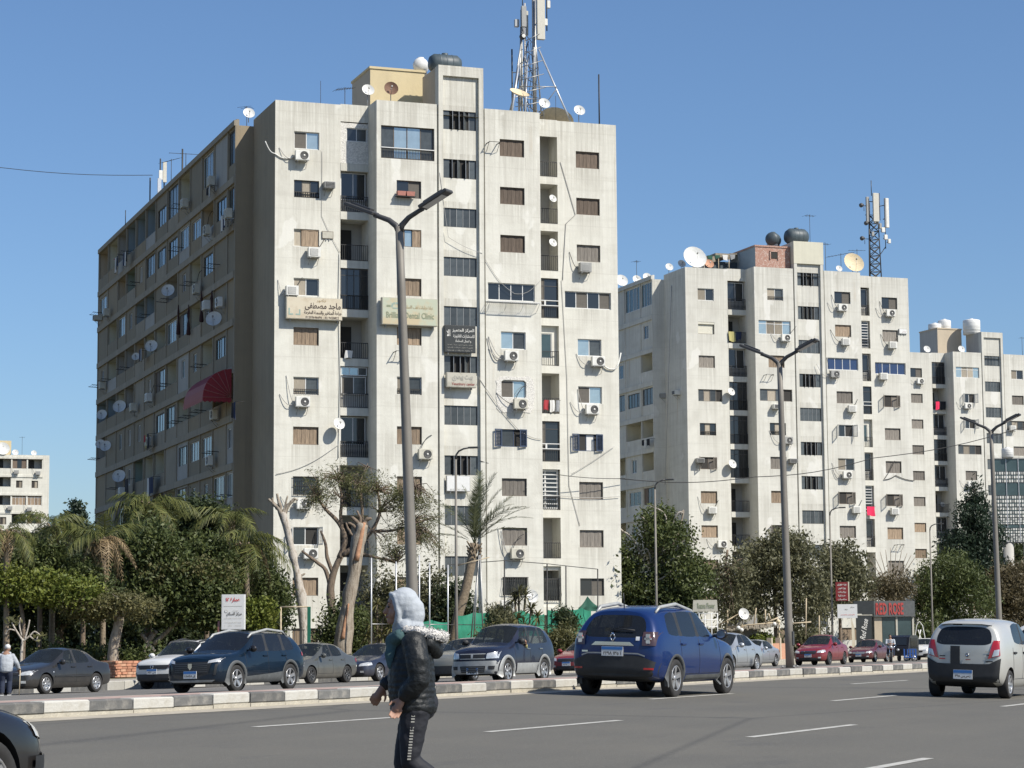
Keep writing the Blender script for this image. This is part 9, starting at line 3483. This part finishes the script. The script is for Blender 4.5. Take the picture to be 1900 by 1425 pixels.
# right leg carries her, left leg trails with a bent knee
limb(b, [(-.01, -.085, .82), (.075, -.085, .45), (.055, -.085, .09)], [.082, .055, .038], S)
limb(b, [(-.01, .085, .82), (.03, .085, .45), (-.30, .085, .20)], [.082, .055, .038], S)
limb(b, [(.04, -.085, .05), (.15, -.085, .035)], [.035, .028], S)
limb(b, [(-.31, .085, .17), (-.26, .085, .06)], [.035, .028], S)
limb(b, [(.0, .17, 1.25), (-.035, .215, 1.01), (.06, .20, .90)], [.048, .038, .028], S)
limb(b, [(.0, -.17, 1.25), (.08, -.20, 1.02), (.215, -.17, .965)], [.048, .038, .028], S)
hand(b, (.075, .195, .885), (.45, -.05, -.9), (-.3, 0, -.15), S, .6)
hand(b, (.225, -.165, .955), (.55, .0, -.84), (.2, .0, .1), S, .7)
fuse(b, 'body', .0065, wm, 5)
for y in (-1, 1):
 e = MB()
 ell(e, (.180, y * .032, 1.500), (.010, .017, .0075), 'eye', n=10)
 e.build('eye', wm)
 e = MB()
 limb(e, [(.186, y * .014, 1.527), (.184, y * .032, 1.532), (.168, y * .052, 1.526)], [.005, .006, .004], 'hair', 6)
 e.build('eyebrow', wm)
e = MB()
ell(e, (.195, 0, 1.4345), (.008, .022, .0085), 'lips', n=10)
e.build('lips', wm)
# headscarf: close over the crown, falling behind and wrapped under the chin
b = MB()
ell(b, (.074, 0, 1.522), (.108, .094, .117), 'scarf_blue')
ell(b, (.035, 0, 1.48), (.100, .092, .105), 'scarf_blue')
ell(b, (.015, 0, 1.44), (.085, .085, .09), 'scarf_blue')
for y in (-1, 1):
 limb(b, [(.140, y * .045, 1.583), (.128, y * .074, 1.53), (.112, y * .078, 1.46), (.118, y * .058, 1.40), (.130, y * .02, 1.372)], [.014, .015, .019, .023, .024], 'scarf_blue')
limb(b, [(.145, -.048, 1.580), (.164, 0, 1.588), (.145, .048, 1.580)], [.017, .018, .017], 'scarf_blue')
limb(b, [(.06, -.05, 1.36), (.10, 0, 1.355), (.06, .05, 1.36)], [.06, .06, .06], 'scarf_blue')
ell(b, (.03, 0, 1.36), (.10, .10, .07), 'scarf_blue')
crumple(fuse(b, 'headscarf', .007, wm, 5), .004, 14, (1, 1, .6))
b = MB()
limb(b, [(.05, -.11, 1.31), (.13, -.05, 1.29), (.15, .02, 1.26), (.10, .10, 1.30)], [.05, .055, .06, .05], 'scarf_teal')
limb(b, [(.14, .03, 1.25), (.165, .05, 1.17), (.16, .06, 1.10)], [.05, .045, .03], 'scarf_teal')
fuse(b, 'neck_scarf', .009, wm, 6)
# padded jacket
b = MB()
J = 'jacket_black'
for k in range(13):
 z = 1.26 - .037 * k
 t = k / 12
 ell(b, (.0 + .03 * math.sin(2.6 * t) - .008 * t, 0, z), (.126 + .042 * math.sin(1.5 * min(1, t * 1.6)), .165 + .04 * min(1, t * 2.2), .085), J)
limb(b, [(.0, .17, 1.245), (-.03, .235, 1.12), (-.04, .235, 1.01)], [.088, .082, .074], J)
limb(b, [(-.04, .235, 1.01), (.01, .225, .95), (.055, .205, .91)], [.074, .066, .056], J)
limb(b, [(.0, -.17, 1.245), (.05, -.22, 1.12), (.085, -.21, 1.02)], [.088, .082, .072], J)
limb(b, [(.085, -.21, 1.02), (.15, -.195, .995), (.205, -.175, .972)], [.072, .062, .052], J)
crumple(fuse(b, 'jacket', .009, wm, 4), .005, 12, (1, 1, 1.6))
b = MB()
limb(b, [(-.10, -.11, 1.25), (-.145, 0, 1.19), (-.10, .11, 1.25)], [.05, .055, .05], J)
ell(b, (-.11, 0, 1.25), (.075, .13, .07), J)
fuse(b, 'hood', .011, wm, 5)
b = MB()
pts = [(.06, .115, 1.345), (-.02, .135, 1.335), (-.11, .125, 1.315), (-.185, .06, 1.295), (-.20, 0, 1.29), (-.185, -.06, 1.295), (-.11, -.125, 1.315), (-.02, -.135, 1.335), (.06, -.115, 1.345)]
limb(b, pts, [.026, .032, .036, .038, .038, .038, .036, .032, .026], 'fur_white')
fur = fuse(b, 'fur_trim', .010, wm, 2)
rg = np.random.default_rng(3)
c = np.zeros(len(fur.data.vertices) * 3)
fur.data.vertices.foreach_get('co', c)
c = c.reshape(-1, 3)[:: 2]
v, qd = leaf_quads(c + rg.normal(size=c.shape) * .006, .020, .006)
obj('fur_tuft', fast_mesh('fur_tuft', v, qd, 'fur_white'), wm)
b = MB()
K = 'trouser_black'
limb(b, [(-.02, -.05, .86), (.0, -.088, .78), (.05, -.088, .58), (.078, -.088, .45), (.07, -.088, .28), (.055, -.088, .10)], [.118, .105, .088, .076, .068, .062], K)
limb(b, [(-.02, .05, .86), (.0, .088, .78), (.02, .088, .60), (.03, .088, .45), (-.13, .088, .325), (-.29, .088, .205)], [.118, .105, .088, .076, .068, .060], K)
ell(b, (-.045, 0, .84), (.115, .15, .12), K)
crumple(fuse(b, 'trousers', .010, wm, 5), .005, 10, (1, 1, 1.7))
for k in range(16):
 t = k / 15
 p = Vector((.0, .088, .76)).lerp(Vector((.03, .088, .47)), t)
 r = .098 + (.079 - .098) * t
 b = MB()
 b.box(-.012, .012, -.004, .004, -.005, .005, 'ink_grey')
 o = b.build('stripe_bar', wm, (p.x + .005, p.y + r - .004, p.z))
for x, y, z, a in ((.07, -.085, .0, 0.0), (-.33, .085, .10, 1.0)):
 b = MB()
 limb(b, [(-.05, 0, .045), (.05, 0, .045), (.14, 0, .035)], [.045, .042, .034], 'shoe_dark')
 o = fuse(b, 'shoe', .010, wm, 4)
 o.location = (x, y, z)
 o.rotation_euler = (0, a, 0)

# --- old man with a stick, back to us, at the left edge (local +x = right in the picture, +y = away from us)
q = spot(12, 42.6)
mn = thing('person', 'stooped man in grey hoodie, white cap and jeans leaning on a stick', 'person', q, .15)
b = MB()
S = 'skin_dark'
ell(b, (.03, .10, 1.36), (.078, .098, .115), S)
ell(b, (.03, .19, 1.335), (.02, .03, .02), S)
for x in (-1, 1):
 ell(b, (.03 + x * .08, .09, 1.36), (.012, .022, .032), S)
limb(b, [(.0, .0, 1.18), (.02, .06, 1.28)], [.06, .055], S)
limb(b, [(.0, -.05, .78), (.0, -.03, .95), (.0, .0, 1.15)], [.13, .14, .14], S)
limb(b, [(-.09, -.05, .76), (-.10, .03, .42), (-.10, -.04, .08)], [.085, .06, .045], S)
limb(b, [(.09, -.05, .76), (.10, .06, .42), (.10, .02, .08)], [.085, .06, .045], S)
limb(b, [(-.10, -.02, .05), (-.10, .10, .04)], [.04, .032], S)
limb(b, [(.10, .04, .05), (.10, .16, .04)], [.04, .032], S)
limb(b, [(-.19, .0, 1.14), (-.26, .02, .92), (-.24, .10, .72)], [.055, .045, .035], S)
limb(b, [(.19, .0, 1.14), (.29, .02, .95), (.35, .14, .78)], [.055, .045, .035], S)
hand(b, (.355, .15, .77), (.15, .5, -.6), (1, 0, .2), S, 1.1, 1.1)
hand(b, (-.24, .11, .70), (0, .3, -.95), (0, 1, .3), S, .5, 1.1)
fuse(b, 'body', .009, mn, 4)
b = MB()
G_ = 'hoodie_grey'
for k in range(13):
 t = k / 12
 ell(b, (0, -.06 * math.sin(1.6 * t), 1.15 - .41 * t), (.198 + .016 * math.sin(3 * t), .15 + .014 * math.sin(3 * t), .09), G_)
limb(b, [(-.18, .0, 1.14), (-.265, .02, .93), (-.245, .09, .74)], [.085, .075, .06], G_)
limb(b, [(.18, .0, 1.14), (.295, .02, .96), (.345, .13, .80)], [.085, .075, .058], G_)
crumple(fuse(b, 'hoodie', .012, mn, 4), .008, 7, (1, 1, 1.3))
b = MB()
limb(b, [(-.09, .03, 1.23), (.0, -.05, 1.20), (.10, .03, 1.23)], [.05, .065, .05], G_)
fuse(b, 'hood', .013, mn, 5)
b = MB()
limb(b, [(-.06, -.05, .80), (-.095, -.02, .62), (-.10, .03, .42), (-.10, -.03, .10)], [.13, .105, .085, .075], 'jeans')
limb(b, [(.06, -.05, .80), (.095, -.01, .62), (.10, .06, .42), (.10, .03, .10)], [.13, .105, .085, .075], 'jeans')
fuse(b, 'jeans', .013, mn, 5)
b = MB()
ell(b, (.03, .09, 1.415), (.090, .110, .085), 'shoe_white')
limb(b, [(-.02, .18, 1.40), (.03, .22, 1.39), (.08, .18, 1.40)], [.02, .02, .02], 'shoe_white')
fuse(b, 'cap', .010, mn, 4)
for x, y in ((-.10, .0), (.10, .06)):
 b = MB()
 limb(b, [(x, y - .06, .05), (x, y + .05, .05), (x, y + .14, .04)], [.055, .052, .045], 'shoe_dark')
 sh_ = fuse(b, 'shoe', .012, mn, 3)
 b = MB()
 b.box(x - .05, x + .05, y - .11, y + .18, .0, .025, 'shoe_white')
 b.build('sole', sh_)
h0 = q + Vector((.35, .22, 0))
st_ = thing('walking_stick', 'wooden walking stick in the hand of the stooped man', 'walking stick', h0, .15)
b = MB()
b.tube([(0, 0, 0), (.012, 0, .4), (.02, 0, .74)], .015, 'wood_pale', 7)
b.build('shaft', st_)
b = MB()
b.tube([(.02, 0, .74), (.022, -.02, .775), (.02, -.07, .785), (.018, -.12, .775)], .017, 'wood_pale', 7)
b.build('handle', st_)


def small_person(label, loc, rz, top, legs, sit=False, skin='skin_dark', parent_scale=1.0, up_only=False, arm=None):
 t = thing('person', label, 'person', loc, rz)
 b = MB()
 ell(b, (.0, 0, 1.56), (.095, .078, .115), skin)
 ell(b, (.095, 0, 1.54), (.022, .016, .022), skin)
 limb(b, [(0, 0, 1.40), (.005, 0, 1.48)], [.055, .052], skin)
 limb(b, [(0, 0, .95), (0, 0, 1.15), (0, 0, 1.36)], [.13, .14, .12], skin)
 arm = arm or [(.0, .21, 1.34), (.10, .25, 1.12), (.36, .18, 1.12)]
 for y in (1, -1):
  A = [(a, y * c, d) for a, c, d in arm] if y > 0 else [(.0, -.21, 1.34), (.10, -.25, 1.12), (.34, -.16, 1.12)]
  limb(b, A, [.052, .042, .032], skin)
  dv = Vector(A[2]) - Vector(A[1])
  hand(b, A[2], dv, (0, 0, 1), skin, .9)
 if not up_only:
  for y in (.1, -.1):
   limb(b, [(0, y, .93), (.40, y * 1.6, .85), (.34, y * 1.6, .42)] if sit else [(0, y, .92), (.02, y, .48), (0, y, .08)], [.085, .06, .045], skin)
   if sit:
    limb(b, [(.34, y * 1.6, .40), (.46, y * 1.6, .37)], [.04, .03], skin)
 fuse(b, 'body', .011, t, 4)
 b = MB()
 for z, r in ((1.33, .17), (1.22, .175), (1.1, .17), (.98, .165)):
  ell(b, (0, 0, z), (.14, r + .02, .09), top)
 for y in (1, -1):
  A = [(a, y * c, d) for a, c, d in arm] if y > 0 else [(.0, -.21, 1.34), (.10, -.25, 1.12), (.34, -.16, 1.12)]
  e1 = Vector(A[1]).lerp(Vector(A[2]), .6)
  limb(b, [A[0], A[1], e1], [.075, .062, .052], top)
 fuse(b, 'shirt', .014, t, 4)
 if not up_only:
  b = MB()
  for y in (.1, -.1):
   limb(b, [(0, y, .95), (.38, y * 1.6, .86), (.34, y * 1.6, .48)] if sit else [(0, y, .95), (.02, y, .5), (0, y, .12)], [.12, .085, .07], legs)
  fuse(b, 'trousers', .014, t, 4)
 b = MB()
 ell(b, (-.02, 0, 1.60), (.10, .088, .095), 'hair')
 fuse(b, 'hair', .012, t, 3)
 return t


# driver of the off-roader, arm at the open window
ow = OFFROADER.t
R4 = Matrix.Translation(ow.location) @ ow.rotation_euler.to_matrix().to_4x4()
seat = R4 @ Vector((.02, .36, -.28))
small_person('driver resting an arm at the window of the two-tone off-roader', seat, ow.rotation_euler.z, 'cloth_yellow', 'jeans', up_only=True, arm=[(.0, .2, 1.34), (.02, .34, 1.24), (.2, .42, 1.40)])

# --- motorcycle and rider before the shop, black three-wheeler, blue crate
q = spot(1652, 38.5)
mc = thing('motorcycle', 'small motorcycle with rider between the maroon saloon and black three-wheeler', 'motorcycle', q, RD.rz + math.pi + .35)
for x in (.62, -.62):
 t = bpy.data.objects.new('wheel', None)
 COL.objects.link(t)
 t.parent, t.location = mc, (x, 0, .3)
 b = MB()
 b.lathe([(.25, -.04), (.29, -.045), (.3, 0), (.29, .045), (.25, .04)], 'tyre', 20, axis='y')
 b.build('tyre', t)
 b = MB()
 b.lathe([(.255, -.02), (.24, 0), (.255, .02)], 'rim', 20, axis='y')
 for k in range(6):
  a = math.pi * k / 6
  b.cyl((-.24 * math.cos(a), 0, -.24 * math.sin(a)), (.24 * math.cos(a), 0, .24 * math.sin(a)), .008, 'rim', n=4)
 b.build('rim', t)
b = MB()
b.box(-.2, .25, -.12, .12, .32, .58, 'steel', bev=.05)
b.build('engine', mc)
b = MB()
ell(b, (.18, 0, .80), (.28, .14, .13), 'paint_red')
b.build('fuel_tank', mc)
b = MB()
b.box(-.7, .0, -.13, .13, .74, .82, 'black_plastic', bev=.03)
b.build('saddle', mc)
b = MB()
b.tube([(.62, .09, .3), (.45, .09, .8), (.36, .3, 1.02)], .022, 'chrome', 6)
b.tube([(.62, -.09, .3), (.45, -.09, .8), (.36, -.3, 1.02)], .022, 'chrome', 6)
b.build('fork', mc)
b = MB()
b.lathe([(.02, .12), (.09, .1), (.1, 0), (.02, -.02)], 'lamp_clear', 12, axis='x', c=(.5, 0, .88))
b.build('headlight', mc)
M4 = Matrix.Translation(q) @ Matrix.Rotation(RD.rz + math.pi + .35, 4, 'Z')
small_person('rider in pale blue shirt on the small motorcycle', M4 @ Vector((-.15, 0, -.05)), RD.rz + math.pi + .35, 'scarf_blue', 'jeans', sit=True)

q = spot(1676, 40.0)
tk = thing('three_wheeler', 'black auto rickshaw behind the rider', 'rickshaw', q, RD.rz + math.pi)
b = MB()
prof = [(1.15, .35), (1.2, .75), (1.0, 1.0), (.75, 1.5), (.45, 1.62), (-1.0, 1.62), (-1.25, 1.45), (-1.3, .4)]
vs = [(x, y, z) for y in (-.62, .62) for x, z in prof]
n = len(prof)
b.add(vs, [tuple(range(n)), tuple(range(2 * n - 1, n - 1, -1))] + [(i, i + n, (i + 1) % n + n, (i + 1) % n) for i in range(n)], 'paint_black')
b.build('body', tk)
for y in (-.625, .625):
 b = MB()
 sg = 1 if y > 0 else -1
 b.box(-.9, .55, min(y, y + sg * .01), max(y, y + sg * .01), .85, 1.45, 'glass_tint')
 b.build('side_opening', tk)
b = MB()
b.add([(1.02, -.5, 1.02), (1.02, .5, 1.02), (.79, .46, 1.46), (.79, -.46, 1.46)], [(0, 1, 2, 3)], 'glass_dark')
b.build('windscreen', tk)
for x, y in ((.95, 0), (-.85, .55), (-.85, -.55)):
 b = MB()
 b.lathe([(.12, -.06), (.2, -.06), (.23, 0), (.2, .06), (.12, .06)], 'tyre', 18, axis='y', c=(x, y, .23))
 b.build('wheel', tk)
b = MB()
b.lathe([(.02, .06), (.08, .05), (.08, 0)], 'lamp_clear', 12, axis='x', c=(1.2, 0, .72))
b.build('headlight', tk)
q = spot(1688, 39.2)
cr = thing('crate', 'blue slatted crate on a low trolley before the white hatchback', 'crate', q, RD.rz + 1.9)
cr.scale = (.75, .75, .75)
b = MB()
b.box(-.5, .5, -.4, .4, .30, .36, 'crate_blue')
b.build('base', cr)
for x in (-.46, -.23, 0, .23, .46):
 for y in (-.4, .37):
  b = MB()
  b.box(x - .04, x + .04, y, y + .03, .36, 1.0, 'crate_blue')
  b.build('slat', cr)
for z in (.95, .62):
 b = MB()
 b.box(-.5, .5, -.43, -.405, z, z + .07, 'crate_blue')
 b.build('rail', cr)
for x in (-.3, .3):
 b = MB()
 b.lathe([(.05, -.04), (.2, -.04), (.24, 0), (.2, .04), (.05, .04)], 'rim', 16, axis='y', c=(x, -.32, .24))
 b.build('wheel', cr)

bpy.data.scenes.remove(SCR)
